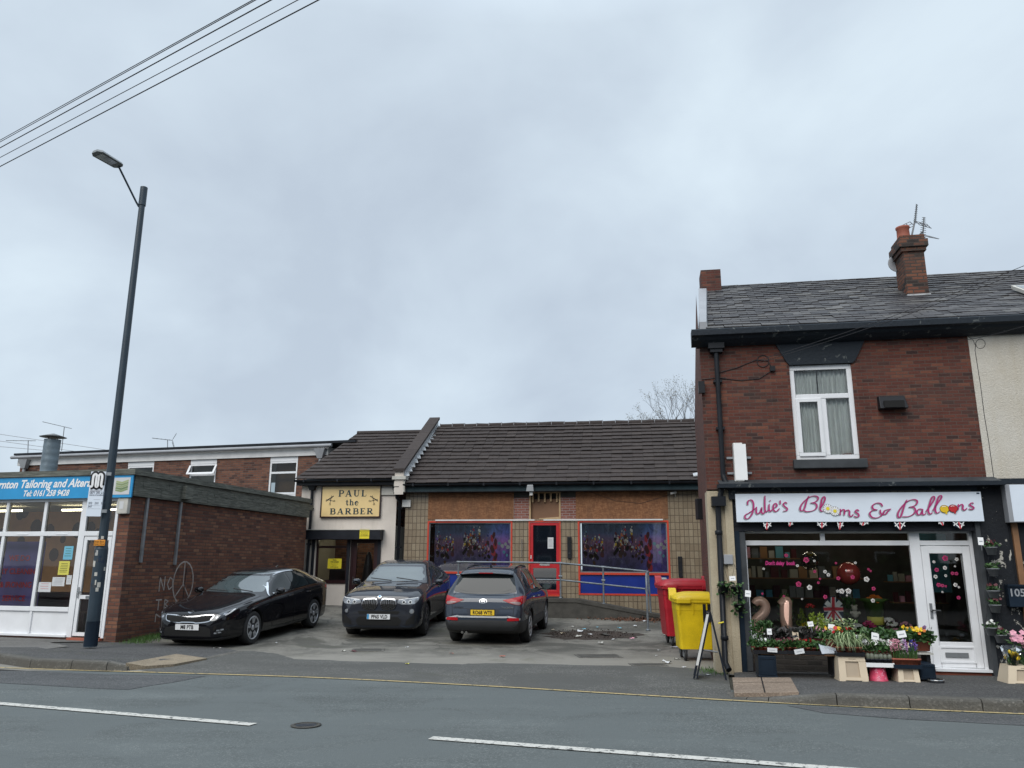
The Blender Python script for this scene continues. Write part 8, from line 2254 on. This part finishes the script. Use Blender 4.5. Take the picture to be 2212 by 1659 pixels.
# ---- graphite coupe SUV, nose to the camera
fl_,fr_=gzp(907,1371),gzp(766,1370)
ax_=(fl_-fr_);ax_.z=0;ax_.normalize();
head=Vector((ax_.y,-ax_.x,0));head=Vector((-.085,-1,0)).normalized()
fc=(fl_+fr_)/2;rc=fc-head*2.81;fc.z=gz(fc.x,fc.y)+ .004;rc.z=gz(rc.x,rc.y)+ .004
L_,H_,P_=place(fc,rc)
spec=dict(x0=2.28,x1=-2.40,w=.94,wr=.365,arch=.405,axles=(1.405,-1.405),zbot=.21,clad=.0,
  top=[(2.28, .62),(2.27, .74),(2.24, .90),(2.17, .975),(2.0,1.02),(1.6,1.085),(1.15,1.135),(.9,1.17),(.7,1.25),(.4,1.41),(.1,1.54),(-.2,1.60),(-.5,1.62),(-.9,1.60),(-1.3,1.52),(-1.7,1.40),(-2.0,1.28),(-2.2,1.20),(-2.33,1.12),(-2.39, .9),(-2.4, .7)],
  bot=[(2.28, .48),(2.27, .35),(2.24, .25),(2.1, .21),(-2.1, .23),(-2.35, .33),(-2.4, .5)],
  belt=[(2.28, .56),(2.24, .76),(2.15, .86),(1.8, .94),(1.2,1.0),(.6,1.045),(-.6,1.09),(-1.6,1.14),(-2.1,1.13),(-2.35, .98),(-2.4, .66)],
  half=[(2.28, .62),(2.26, .74),(2.20, .84),(2.08, .90),(1.8, .93),(1.4, .94),(0, .935),(-1.4, .94),(-2.0, .91),(-2.3, .82),(-2.4, .70)],
  wtop=[(2.28, .55),(2.15, .74),(1.6, .80),(1.0, .80),(.8, .76),(.1, .63),(-.5, .61),(-1.2, .60),(-1.8, .66),(-2.3, .72),(-2.4, .6)],
  crown=[(2.28, .03),(1.2, .05),(.8, .05),(0, .05),(-1.2, .05),(-2.0, .03),(-2.4, .02)])
C=Car('parked_car','dark graphite SUV facing the road in front of the barber shop','graphite_car_paint',spec,L_,H_,P_,'cars parked on the forecourt')
C.panel('windscreen','screen_glass','F',[(-.73,1.19),(0,1.17),(.73,1.19),(.64,1.42),(.58,1.54),(.3,1.565),(-.3,1.565),(-.58,1.54),(-.64,1.42)],depth=.006)
C.panel('rear_window','car_glass','B',[(-.66,1.24),(.66,1.24),(.54,1.5),(-.54,1.5)])
sides(C,[[(.55,1.10),(-.30,1.125),(-.28,1.49),(.0,1.46),(.28,1.34)],[(-.37,1.125),(-1.15,1.165),(-1.05,1.44),(-.8,1.49),(-.36,1.50)],[(-1.21,1.17),(-1.62,1.21),(-1.5,1.29),(-1.12,1.42)]],'side_window','car_glass',off=.005)
for sg in(1,-1):
    f_=lambda P:[(sg*a,b)for a,b in P]
    g_=C.panel('grille','arch_black','F',f_([(.04, .80),(.10, .665),(.32, .665),(.385, .78),(.34, .87),(.08, .88)]),off=.010,step=.03)
    C.strip('grille_surround','chrome','F',f_([(.04, .80),(.06, .72),(.10, .665),(.20, .658),(.32, .665),(.37, .72),(.385, .78),(.34, .87),(.20, .882),(.08, .88),(.04, .80)]), .022,off=.018,parent=g_,k=4)
    for k in range(7):
        x= .085+k* .042;C.strip('grille_bar','chrome','F',f_([(x+ .01, .675),(x+ .005*(3-k)* .4, .865)]), .011,off=.016,parent=g_)
    h=C.panel('headlight','lamp_clear','F',f_([(.41, .79),(.42, .85),(.60, .875),(.80, .90),(.87, .90),(.865, .84),(.80, .775),(.55, .755)]),off=.008,step=.03)
    C.strip('light_bar','plate_white','F',f_([(.44, .862),(.62, .885),(.85, .905)]), .012,off=.013,parent=h)
    for a in(.56, .70):C.panel('reflector','plate_white','F',f_([(a+ .042*math.cos(k*PI/4), .815+ .04*math.sin(k*PI/4))for k in range(8)]),off=.013,step=.03,parent=h);C.panel('lens','lamp_dark','F',f_([(a+ .028*math.cos(k*PI/4), .815+ .027*math.sin(k*PI/4))for k in range(8)]),off=.017,step=.03,parent=h)
    fgl=C.panel('fog_light','chrome','F',f_([(.74+ .055*math.cos(k*PI/5), .62+ .055*math.sin(k*PI/5))for k in range(10)]),off=.012,step=.04);C.panel('lens','lamp_clear','F',f_([(.74+ .038*math.cos(k*PI/5), .62+ .038*math.sin(k*PI/5))for k in range(10)]),off=.016,step=.04,parent=fgl)
    C.panel('side_intake','arch_black','F',f_([(.60, .33),(.84, .36),(.86, .52),(.80, .56),(.62, .42)]),off=.006)
    C.strip('bumper_blade','grey_car_paint','F',f_([(.50, .31),(.62, .285),(.80, .30)]), .03,off=.012)
C.panel('lower_intake','arch_black','F',[(-.46, .31),(.46, .31),(.52, .42),(.44, .50),(-.44, .50),(-.52, .42)],off=.005)
C.panel('upper_intake','arch_black','F',[(-.44, .555),(.44, .555),(.48, .62),(-.48, .62)],off=.005)
C.panel('badge','blue_sign','F',[(.03*math.cos(k*PI/5), .925+ .03*math.sin(k*PI/5))for k in range(10)],off=.008,step=.03)
C.strip('badge_ring','chrome','F',[(.036*math.cos(k*PI/6), .925+ .026*math.sin(k*PI/6))for k in range(13)], .008,off=.011,k=2)
C.plate('F','PF65 VLD', .50,'plate_white',blue=True)
doors(C,[[(.60,1.09),(.72, .95),(.72, .5),(.66, .33)],[(-.33,1.12),(-.34, .7),(-.36, .33)],[(-1.17,1.17),(-1.22, .95),(-1.04, .72),(-1.0, .45)],[(.66, .33),(-1.0, .33)]],[(-.14, .98),(-1.0,1.01)])
for ax in 'LR':
    C.strip('wheel_arch_trim','trim_black',ax,[(1.405+ .43*math.cos(R_(a)), .375+ .43*math.sin(R_(a)))for a in range(-5,190,15)], .035,off=.004,k=2);C.strip('wheel_arch_trim','trim_black',ax,[(-1.405+ .43*math.cos(R_(a)), .375+ .43*math.sin(R_(a)))for a in range(-5,190,15)], .035,off=.004,k=2)
    C.strip('sill_trim','trim_black',ax,[(.95, .33),(-.95, .33)], .10,off=.006)
C.mirror(.48,1.08);C.wheels('dark_alloy',5,True, .245, .25)
MB().tube([(.93, .60,1.185),(.84, .05,1.25)], .012,5).build('wiper','trim_black',C.o);MB().tube([(.93,-.05,1.19),(.84,-.58,1.24)], .012,5).build('wiper','trim_black',C.o)

# ---- grey family SUV seen from behind
rl_,rr_=gzp(984,1384),gzp(1137,1388)
ax_=(rr_-rl_);ax_.z=0;ax_.normalize();head=Vector((-ax_.y,ax_.x,0));fr_=gzp(1172,1354)-ax_* .805
rc=(rl_+rr_)/2;hd2=fr_-rc;hd2.z=0;hd2.normalize();head=(head+hd2).normalized();fc=rc+head*2.67
fc.z=gz(fc.x,fc.y)+ .004;rc.z=gz(rc.x,rc.y)+ .004
L_,H_,P_=place(fc,rc)
spec=dict(x0=2.18,x1=-2.28,w=.925,wr=.345,arch=.385,axles=(1.335,-1.335),zbot=.22,clad=.52,
  top=[(2.18, .70),(2.16, .86),(2.05, .97),(1.8,1.02),(1.3,1.08),(1.0,1.12),(.75,1.25),(.4,1.45),(.1,1.575),(-.3,1.635),(-.8,1.645),(-1.3,1.625),(-1.70,1.575),(-1.80,1.50),(-1.90,1.36),(-2.0,1.20),(-2.07,1.08),(-2.15,1.03),(-2.21, .96),(-2.23, .84),(-2.25, .76),(-2.27, .66),(-2.28, .55)],
  bot=[(2.18, .5),(2.1, .26),(1.9, .22),(-1.95, .24),(-2.16, .29),(-2.24, .35),(-2.28, .43)],
  belt=[(2.18, .62),(2.1, .84),(1.8, .93),(1.2, .98),(.5,1.02),(-.6,1.07),(-1.5,1.13),(-1.85,1.12),(-2.0,1.05),(-2.12, .98),(-2.2, .86),(-2.28, .50)],
  half=[(2.18, .65),(2.1, .82),(1.8, .90),(1.3, .925),(0, .925),(-1.3, .925),(-1.8, .905),(-2.0, .885),(-2.12, .865),(-2.2, .84),(-2.25, .80),(-2.28, .76)],
  wtop=[(2.18, .55),(1.8, .76),(1.0, .78),(.1, .64),(-.5, .625),(-1.3, .61),(-1.70, .60),(-1.85, .64),(-2.0, .72),(-2.1, .76),(-2.2, .76),(-2.28, .70)],
  crown=[(2.18, .03),(1.2, .05),(0, .05),(-1.5, .05),(-1.75, .04),(-2.0, .03),(-2.28, .02)])
C=Car('parked_car','grey SUV seen from behind, parked by the ramp of the boarded shop','grey_car_paint',spec,L_,H_,P_,'cars parked on the forecourt')
C.o.scale=(.965,)*3
C.panel('rear_window','car_glass','B',[(-.70,1.13),(-.45,1.085),(0,1.07),(.45,1.085),(.70,1.13),(.65,1.32),(.61,1.46),(-.61,1.46),(-.65,1.32)],off=.006,depth=.008)
C.panel('heated_glass','car_glass','B',[(-.58,1.17),(-.40,1.12),(0,1.105),(.40,1.12),(.58,1.17),(.56,1.34),(.54,1.40),(-.54,1.40),(-.56,1.34)],off=.009,depth=.004)
sp_=MB();vs=[]
for i in range(13):
    y=-.60+ .1*i;e=1-abs(y/ .60)**6* .3;zr=1.50- .035*(y/ .6)**2
    vs+=[(-1.62,y,zr+ .075),(-1.93*1+ .05*(abs(y)/ .6)**3,y,zr+ .03),(-1.93+ .05*(abs(y)/ .6)**3,y,zr),(-1.75,y,zr- .02)]
sp_.add(vs,[(4*i+j,4*i+(j+1)%4,4*i+4+(j+1)%4,4*i+4+j)for i in range(12)for j in range(4)]+[(0,1,2,3),(51,50,49,48)],True);sp_.build('spoiler','grey_car_paint',C.o)
MB().box(-1.935,-1.93,-.16, .16,1.505,1.525).build('brake_light','tail_red',C.o)
C.panel('windscreen','screen_glass','F',[(-.72,1.16),(.72,1.16),(.6,1.55),(-.6,1.55)])
sides(C,[[(.55,1.07),(-.30,1.10),(-.28,1.52),(.05,1.48),(.30,1.35)],[(-.37,1.10),(-1.10,1.14),(-1.10,1.48),(-.8,1.52),(-.36,1.535)],[(-1.17,1.145),(-1.60,1.20),(-1.56,1.34),(-1.17,1.475)]],'side_window','car_glass',off=.005)
for ax,sg in(('L',1),('R',-1)):
    f_=lambda P:[(sg*a,b)for a,b in P]
    t_=C.panel('tail_light','tail_red','B',f_([(.42, .965),(.50, .93),(.66, .875),(.80, .86),(.872, .90),(.878, .99),(.85,1.05),(.76,1.03),(.60, .995)]),off=.010,step=.03)
    C.panel('reversing_lens','tail_clear','B',f_([(.58, .915),(.70, .875),(.80, .868),(.83, .90),(.80, .93),(.66, .935)]),off=.013,step=.03,parent=t_)
    C.panel('side_lens','tail_red',ax,[(-1.84,1.03),(-2.0,1.05),(-2.12,1.0),(-2.16, .93),(-2.08, .88),(-1.96, .94)],off=.008,step=.03,parent=t_)
    C.panel('fog_light','tail_red','B',f_([(.54, .535),(.80, .545),(.79, .60),(.60, .605),(.54, .58)]),off=.012,step=.03)
    C.strip('tailgate_seam','arch_black','B',f_([(.645,1.11),(.70, .98),(.68, .8),(.66, .63)]), .007)
    for s3 in(1,-1):C.strip('wheel_arch_trim','trim_black',ax,[(s3*1.335+ .41*math.cos(R_(a)), .355+ .41*math.sin(R_(a)))for a in range(-5,190,15)], .05,off=.004,k=2)
C.strip('tailgate_crease_shade','graphite_car_paint','B',[(-.68, .79),(0, .775),(.68, .79)], .012,off=.004)  # flat strip of darker paint stands in for the shade line of the crease
C.strip('bumper_shelf','alloy','B',[(-.82, .57),(-.56, .625),(-.45, .615),(.45, .615),(.56, .625),(.82, .57)], .035,off=.008,k=5)
C.panel('bumper_insert','trim_black','B',[(-.66, .33),(.66, .33),(.70, .42),(.6, .50),(-.6, .50),(-.70, .42)],off=.008)
C.panel('plate_recess_shade','graphite_car_paint','B',[(-.32, .65),(.32, .65),(.36, .77),(-.36, .77)],off=.004)  # raised panel, its darker paint stands in for shade round the plate
C.plate('B','RO68 WTE', .705,'plate_yellow')
C.strip('badge','chrome','B',[(.08*math.cos(k*PI/6), .935+ .045*math.sin(k*PI/6))for k in range(13)], .010,off=.008,k=2)
C.strip('badge','chrome','B',[(.03, .965),(.02, .91)], .012,off=.008);C.strip('badge','chrome','B',[(-.02, .96),(-.03, .91)], .012,off=.008);C.strip('badge','chrome','B',[(.03, .925),(-.03, .95)], .010,off=.008)
e=C.hit('B', .5, .80)[0]
for tx_s,yy_,sz,wd_ in(('TUCSON',-.54, .05, .26),('HYUNDAI', .54, .035, .2)):
    X=C.hit('B',yy_, .80)[0].x;t=text_mb(tx_s,sz,0,0,0,bold=.001);w=max(v[0]for v in t.v)-min(v[0]for v in t.v)
    t.v=[(X- .02,yy_-v[0]*wd_/w, .795+v[2])for v in t.v];t.build('lettering','chrome' if yy_<0 else 'dark_alloy',C.o)
MB().tube([(-1.995,-.05,1.115),(-1.96, .02,1.13),(-1.985,-.40,1.13)], .014,5).lathe([(.03,0),(.02, .04)],c=(-2.02,-.03,1.10),axis='x',n=10).build('wiper','trim_black',C.o)
for sg in(1,-1):
    z0_=lambda x:C.hit('T',x,sg* .56)[0].z
    MB().tube([(.1,sg* .56,z0_(.1)+ .0),(.0,sg* .56,z0_(0)+ .035),(-.7,sg* .56,z0_(-.7)+ .035),(-1.4,sg* .55,z0_(-1.4)+ .03),(-1.5,sg* .55,z0_(-1.5))], .016,6).build('roof_rail','trim_black',C.o)
MB().add([(-1.3,-.025,1.62),(-1.3, .025,1.62),(-1.5,0,1.60),(-1.47,0,1.70)],[(0,1,3),(1,2,3),(2,0,3),(0,2,1)]).build('roof_antenna','trim_black',C.o)
doors(C,[[(.60,1.06),(.70, .9),(.68, .5),(.62, .36)],[(-.33,1.09),(-.34, .7),(-.36, .36)],[(-1.13,1.14),(-1.20, .95),(-1.02, .72),(-.98, .45)],[(.62, .36),(-.98, .36)]],[(-.16, .93),(-1.0, .96)],'chrome')
MB().tube([(-2.16, .45, .30),(-2.24, .45, .285)], .028,10).tube([(-2.16, .36, .30),(-2.24, .36, .285)], .028,10).build('exhaust','steel',C.o)
C.mirror(.50,1.05, .23, .16);C.wheels('alloy',5,False, .225, .218)

# ================================================================== OVERHEAD WIRES, TREE, LITTER, WEEDS
for i,((x0,y0),(x1,y1),lb)in enumerate((((-60,336),(600,-30),'topmost overhead cable of the close pair at the top left'),((-60,340),(606,-30),'second overhead cable, almost touching the topmost'),((-60,352),(640,-30),'middle overhead cable crossing the sky at the top left'),((-60,372),(700,-30),'thin overhead cable, fourth from the top'),((-60,391),(745,-30),'lowest and thickest overhead cable at the top left'))):
    a,b=ony(x0,y0,11.0),ony(x1,y1,6.5);d=b-a;a2,b2=a-d*1.5,b+d*1.2
    pts=[a2.lerp(b2,t/24)for t in range(25)]
    tag(MB().tube(pts, .007 if i in(4,2)else .005,5).build('overhead_cable','cable'),lb,'overhead cable','overhead cables at the top left')
# thin wire crossing in front of the slate roof
for(x0,y0),(x1,y1),lb in(((1640,778),(2260,555),'thin service wire rising from the brick wall across the slates'),((1650,780),(2260,566),'second service wire just below the first across the slates'),((2000,745),(2260,690),'short dark wire crossing the black fascia at the right')):
    a,b=ony(x0,y0,12.0),ony(x1,y1,9.5);tag(MB().tube([a.lerp(b,t/6)+Vector((0,0,-.06*math.sin(PI*t/6)))for t in range(7)], .0045,4).build('service_wire','cable'),lb,'wire')
for(x0,y0),(x1,y1),lb in(((-20,935),(420,1000),'faint distant wire, upper of three behind the flue'),((-20,950),(420,1010),'faint distant wire, middle of three behind the flue'),((-20,963),(300,990),'faint distant wire, lower of three behind the flue')):
    a,b=ony(x0,y0,45),ony(x1,y1,45);tag(MB().tube([a,b], .018,4).build('distant_wire','mid_grey_pipe'),lb,'wire')

def tree(label,base,h,spread,seed,depth=6,budm='twig_bud',lean=0,r0=.14,name='bare_tree'):
    random.seed(seed);o=thing(name,label,'tree',base);tr,cr,bd=MB(),MB(),MB()
    def grow(p,d,L,r,k):
        n=3;pts=[p];q=p;dd=d.copy()
        for i in range(n):
            dd=(dd+Vector((random.gauss(0, .13),random.gauss(0, .13), .04))).normalized();q=q+dd*(L/n);pts.append(q)
        (tr if k==0 else cr).tube(pts,r,6 if k<2 else 3,r2=r* .62,cap=False)
        if k>=depth:
            for i in range(2):bd.leaf(q+Vector((random.gauss(0, .05),random.gauss(0, .05),random.gauss(0, .05))), .05)
            return
        for i in range(3 if k<2 else random.choice((2,3,2))):
            nd=(dd+Vector((random.gauss(0,spread),random.gauss(0,spread),random.uniform(-.05, .3)))).normalized();grow(pts[-1 if i<2 else-2],nd,L*random.uniform(.62, .84),r* .58,k+1)
    grow(Vector((0,0,0)),Vector((lean,0,1)),h* .30,r0,0)
    tr.build('trunk','bark',o);cr.build('crown','bark',o);bd.build('buds',budm,o);return o
tb=ony(1480,905,34);tree('bare spring tree behind the betting shop roof beside the brick terrace',(tb.x,34,1.2),8.3, .40,5,8,r0=.17)
tb=ony(1378,905,36);tree('thin bare sapling left of the larger bare tree behind the roof',(tb.x,36,5.0),3.2, .3,9,4,r0=.03)

# weeds and grass at the foot of the tailor's wall
random.seed(17)
def tufts(label,P,n,sx_,sy_,h,name='grass'):
    m=MB()
    for i in range(n):
        x,y=P.x+random.gauss(0,sx_),P.y+random.gauss(0,sy_);z=gz(x,y)+ .01;a=random.random()*6.28;L=random.uniform(.4,1)*h;b=Vector((x,y,z));t=b+Vector((random.gauss(0, .4)*L,random.gauss(0, .4)*L,L));sd_=Vector((math.cos(a),math.sin(a),0))*random.uniform(.003, .007)
        m.add([b-sd_,b+sd_,t],[(0,1,2)])
    o=m.build(name,'grass_blade');return tag(o,label,None,None,'stuff')
tufts('bright green grass growing at the foot of the tailor side wall',fl0.w(.22, .75),1300, .16, .5, .11)
tufts('sparse weeds along the foot of the brick side wall',fl0.w(.14,3.4),300, .06,1.2, .10,'weeds')
tufts('moss and weeds at the foot of the cream pier',FR.w(fu0- .05, .1),250, .10, .2, .05,'weeds')
# drift of dead leaves against the ramp
random.seed(19);m=MB()
c0_=gzp(1362,1336)
for i in range(1500):
    x=c0_.x+random.gauss(.15, .55);y=c0_.y+random.gauss(-.42, .26)- .12*(x-c0_.x);m.leaf((x,y,gz(x,y)+ .012+abs(random.gauss(0, .02))),random.uniform(.045, .085),up=.1,asp=.8)
tag(m.build('dead_leaves','dead_leaf'),'drift of brown dead leaves and rubbish against the ramp',None,None,'stuff')
# dark muddy patch with rubbish
pm=gzp(1275,1372);pts=[]
random.seed(23)
for k in range(36):
    a=k*PI/18;r=1+random.uniform(-.22, .22);pts.append((pm.x+1.08*r*math.cos(a),pm.y+ .85*r*math.sin(a)))
m=MB();rings=[]
for f in(1, .75, .5, .25):rings.append([(pm.x+(x-pm.x)*f,pm.y+(y-pm.y)*f,gz(pm.x+(x-pm.x)*f,pm.y+(y-pm.y)*f)+ .008+(1-f)* .02+random.uniform(0, .012)*(f<1))for x,y in pts])
m.add([p for r_ in rings for p in r_]+[(pm.x,pm.y,gz(pm.x,pm.y)+ .03)],[(i*36+j,i*36+(j+1)%36,(i+1)*36+(j+1)%36,(i+1)*36+j)for i in range(3)for j in range(36)]+[(108+j,108+(j+1)%36,144)for j in range(36)],True)
tag(m.build('mud','soil'),'patch of dark wet dirt in the middle of the forecourt',None,None,'stuff')
m=MB()
for i in range(420):
    a=random.random()*6.28;r=random.random()** .5;x,y=pm.x+1.0*r*math.cos(a),pm.y+ .8*r*math.sin(a);m.leaf((x,y,gz(x,y)+ .03+random.random()* .01),random.uniform(.02, .05),up=.2,asp=.7)
tag(m.build('dirt_crumbs','soil'),'crumbled leaf mould on the dirt patch',None,None,'stuff')
def litter(label,px,py,s,mt,cat='litter',name='litter',grp='scraps of litter on the forecourt'):
    s*= .75;p=gzp(px,py);o=tag(MB().build(name,mt),label,cat,grp);me=bpy.data.meshes.new(name);n=3;vs=[]
    for j in range(n+1):
        for i in range(n+1):vs.append(((i/n- .5)*s*1.3+random.gauss(0,s* .07),(j/n- .5)*s+random.gauss(0,s* .07),abs(random.gauss(0,s* .16))+ .004))
    me.from_pydata(vs,[],[(j*4+i,j*4+i+1,(j+1)*4+i+1,(j+1)*4+i)for j in range(3)for i in range(3)]);me.materials.append(MATS[mt]);o.data=me;o.location=(p.x,p.y,p.z+(.03 if grp.startswith('scraps of rub')else .01));o.rotation_euler=(0,0,random.random()*6)
    return o
for lb,x,y,s,mt in(('white paper scrap beside the red bin',1447,1356, .20,'paper'),('white crumpled paper in front of the yellow bin',1441,1434, .16,'paper'),('small white scrap left of the A-board',1478,1443, .07,'paper'),('white scrap in front of the A-board',1530,1460, .08,'paper'),('white scrap in front of the red bin wheel',1424,1406, .07,'paper'),('grey can and paper under the red bin',1455,1400, .14,'mid_grey_pipe'),('flattened cup by the wheel of the yellow bin',1461,1425, .10,'dirty_white'),('tiny scrap on the concrete left of the red bin',1418,1418, .05,'paper'),('pale scrap behind the bins',1438,1373, .12,'dirty_white'),('pale wrapper on the concrete left of the leaf drift',1195,1362, .12,'beige_plastic'),('red-brown wrapper in front of the drain cover',765,1409, .10,'fl_maroon'),('pale scrap left of the drain cover',742,1408, .10,'dirty_white'),('small white scrap on the concrete beside the black saloon',597,1390, .05,'paper'),('pale scrap under the nose of the black saloon',469,1402, .12,'dirty_white'),('leaf coloured scrap in front of the grey SUV',975,1413, .08,'terracotta'),('yellow-green scrap at the edge of the footway crossing',879,1436, .07,'paper_yellow'),('small white scrap in front of the drain cover',879,1400, .07,'paper'),('reddish stain-like wrapper on the concrete',1085,1420, .10,'terracotta')):
    litter(lb,x,y,s,mt)
random.seed(29)
for i,(x,y,s,mt,lb)in enumerate(((1238,1357, .12,'dirty_white','white wrapper at the top left of the dirt patch'),(1254,1367, .16,'paper','white crumpled bag near the middle left of the dirt patch'),(1262,1362, .10,'paper_blue','blue wrapper in the dirt patch'),(1250,1378, .16,'dirty_white','pale plastic bottle at the lower left of the dirt patch'),(1274,1374, .12,'paper','white scrap at the lower middle of the dirt patch'),(1290,1358, .08,'paper_blue','small pale blue scrap at the top of the dirt patch'),(1308,1375, .22,'pebbly_concrete','flat grey board in the dirt patch'),(1340,1360, .12,'paper_blue','blue and white wrapper at the right of the dirt patch'),(1372,1355, .12,'paper','white wrapper at the far right of the dirt patch'),(1365,1383, .10,'pink_pale','pink paper cup at the right edge of the dirt patch'),(1323,1385, .10,'paper','white scrap below the grey board'),(1298,1392, .16,'dirty_white','long pale scrap in front of the dirt patch'),(1215,1372, .14,'beige_plastic','pale stick-like scrap left of the dirt patch'))):
    litter(lb,x,y,s,mt,grp='scraps of rubbish on the dirt patch')
for i,(x,y,s,mt,lb)in enumerate(((1385,1325, .12,'paper','white scrap at the top of the leaf drift'),(1398,1332, .16,'dirty_white','pale bag in the leaf drift beside the rail post'),(1365,1330, .10,'paper','small white scrap in the middle of the leaf drift'),(1405,1322, .10,'paper','white scrap next to the handrail foot'),(1340,1328, .08,'pink_pale','pinkish scrap at the left of the leaf drift'),(1222,1325, .10,'dirty_white','white wrapper on the ground at the foot of the ramp wall'))):
    litter(lb,x,y,s,mt,grp='scraps of rubbish in the leaf drift')
for i,(x,y,s,mt,lb)in enumerate(((1378,1338, .11,'beige_plastic','tan cup in the lower part of the leaf drift'),(1392,1345, .12,'paper','white paper in front of the leaf drift'),(1352,1340, .09,'terracotta','reddish scrap in the middle of the leaf drift'),(1322,1338, .09,'dirty_white','pale scrap left of the leaf drift'),(1375,1318, .10,'dirty_white','pale scrap against the ramp wall'),(1410,1340, .08,'mid_grey_pipe','grey scrap at the right of the leaf drift'))):
    litter(lb,x,y,s,mt,grp='scraps of rubbish in the leaf drift')
litter('crumpled pale wrapper on the road by the right kerb',1716,1515, .12,'dirty_white',grp='scraps on the road and pavement')
litter('small white scrap on the pavement by the dog bowl',2160,1467, .06,'paper',grp='scraps on the road and pavement')

# ================================================================== ACROSS THE ROAD (behind the camera, seen only as reflections)
random.seed(40)
for i,(x0,w,h,c)in enumerate(((-26,12,6.2,'brown_brick'),(-12,10,5.6,'red_brick'),(0,11,5.6,'red_brick'),(13,12,6.0,'brown_brick'))):
    o=thing('terraced_house',f'brick house across the road behind the camera, {["far left", "left", "right", "far right"][i]}','house',(x0,-17,0),0,'houses across the road')
    MB().box(0,w,-8,0,0,h).build('wall',c,o)
    MB().add([(-.2, .3,h),(w+ .2, .3,h),(w+ .2,-4,h+2.4),(-.2,-4,h+2.4),(-.2,-8.3,h),(w+ .2,-8.3,h)],[(0,1,2,3),(3,2,5,4)]).build('roof','slate',o)
    for k in range(3):
        for z in(1.0,3.6):f_=MB().box(w*(.14+ .3*k),w*(.14+ .3*k)+1.2,0, .04,z,z+1.4).build('window','white_upvc',o);MB().box(w*(.14+ .3*k)+ .08,w*(.14+ .3*k)+1.12, .04, .05,z+ .08,z+1.32).build('pane','car_glass',f_)
for i,(x,y,h)in enumerate(((-9,-9,9),(-2.5,-12,8),(4.5,-10,10),(9,-9,8.5),(15,-11,9))):
    tree(f'bare tree across the road behind the camera, number {i + 1} from the left' if 0 else['leftmost bare tree across the road','short bare tree across the road, second from left','tallest bare tree across the road','bare tree across the road right of the tallest','rightmost bare tree across the road'][i],(x,y,0),h, .45,50+i,6,r0=.16)
o=thing('hedge','dark evergreen hedge across the road behind the camera','hedge',(-30,-7.5,0));m=MB()
for i in range(5000):m.leaf((random.uniform(0,60),random.gauss(0, .4),random.uniform(.1,2.0)), .22)
m.build('foliage','leaf_green',o);MB().box(0,60,-.3, .3,0,1.8).build('core','arch_black',o)
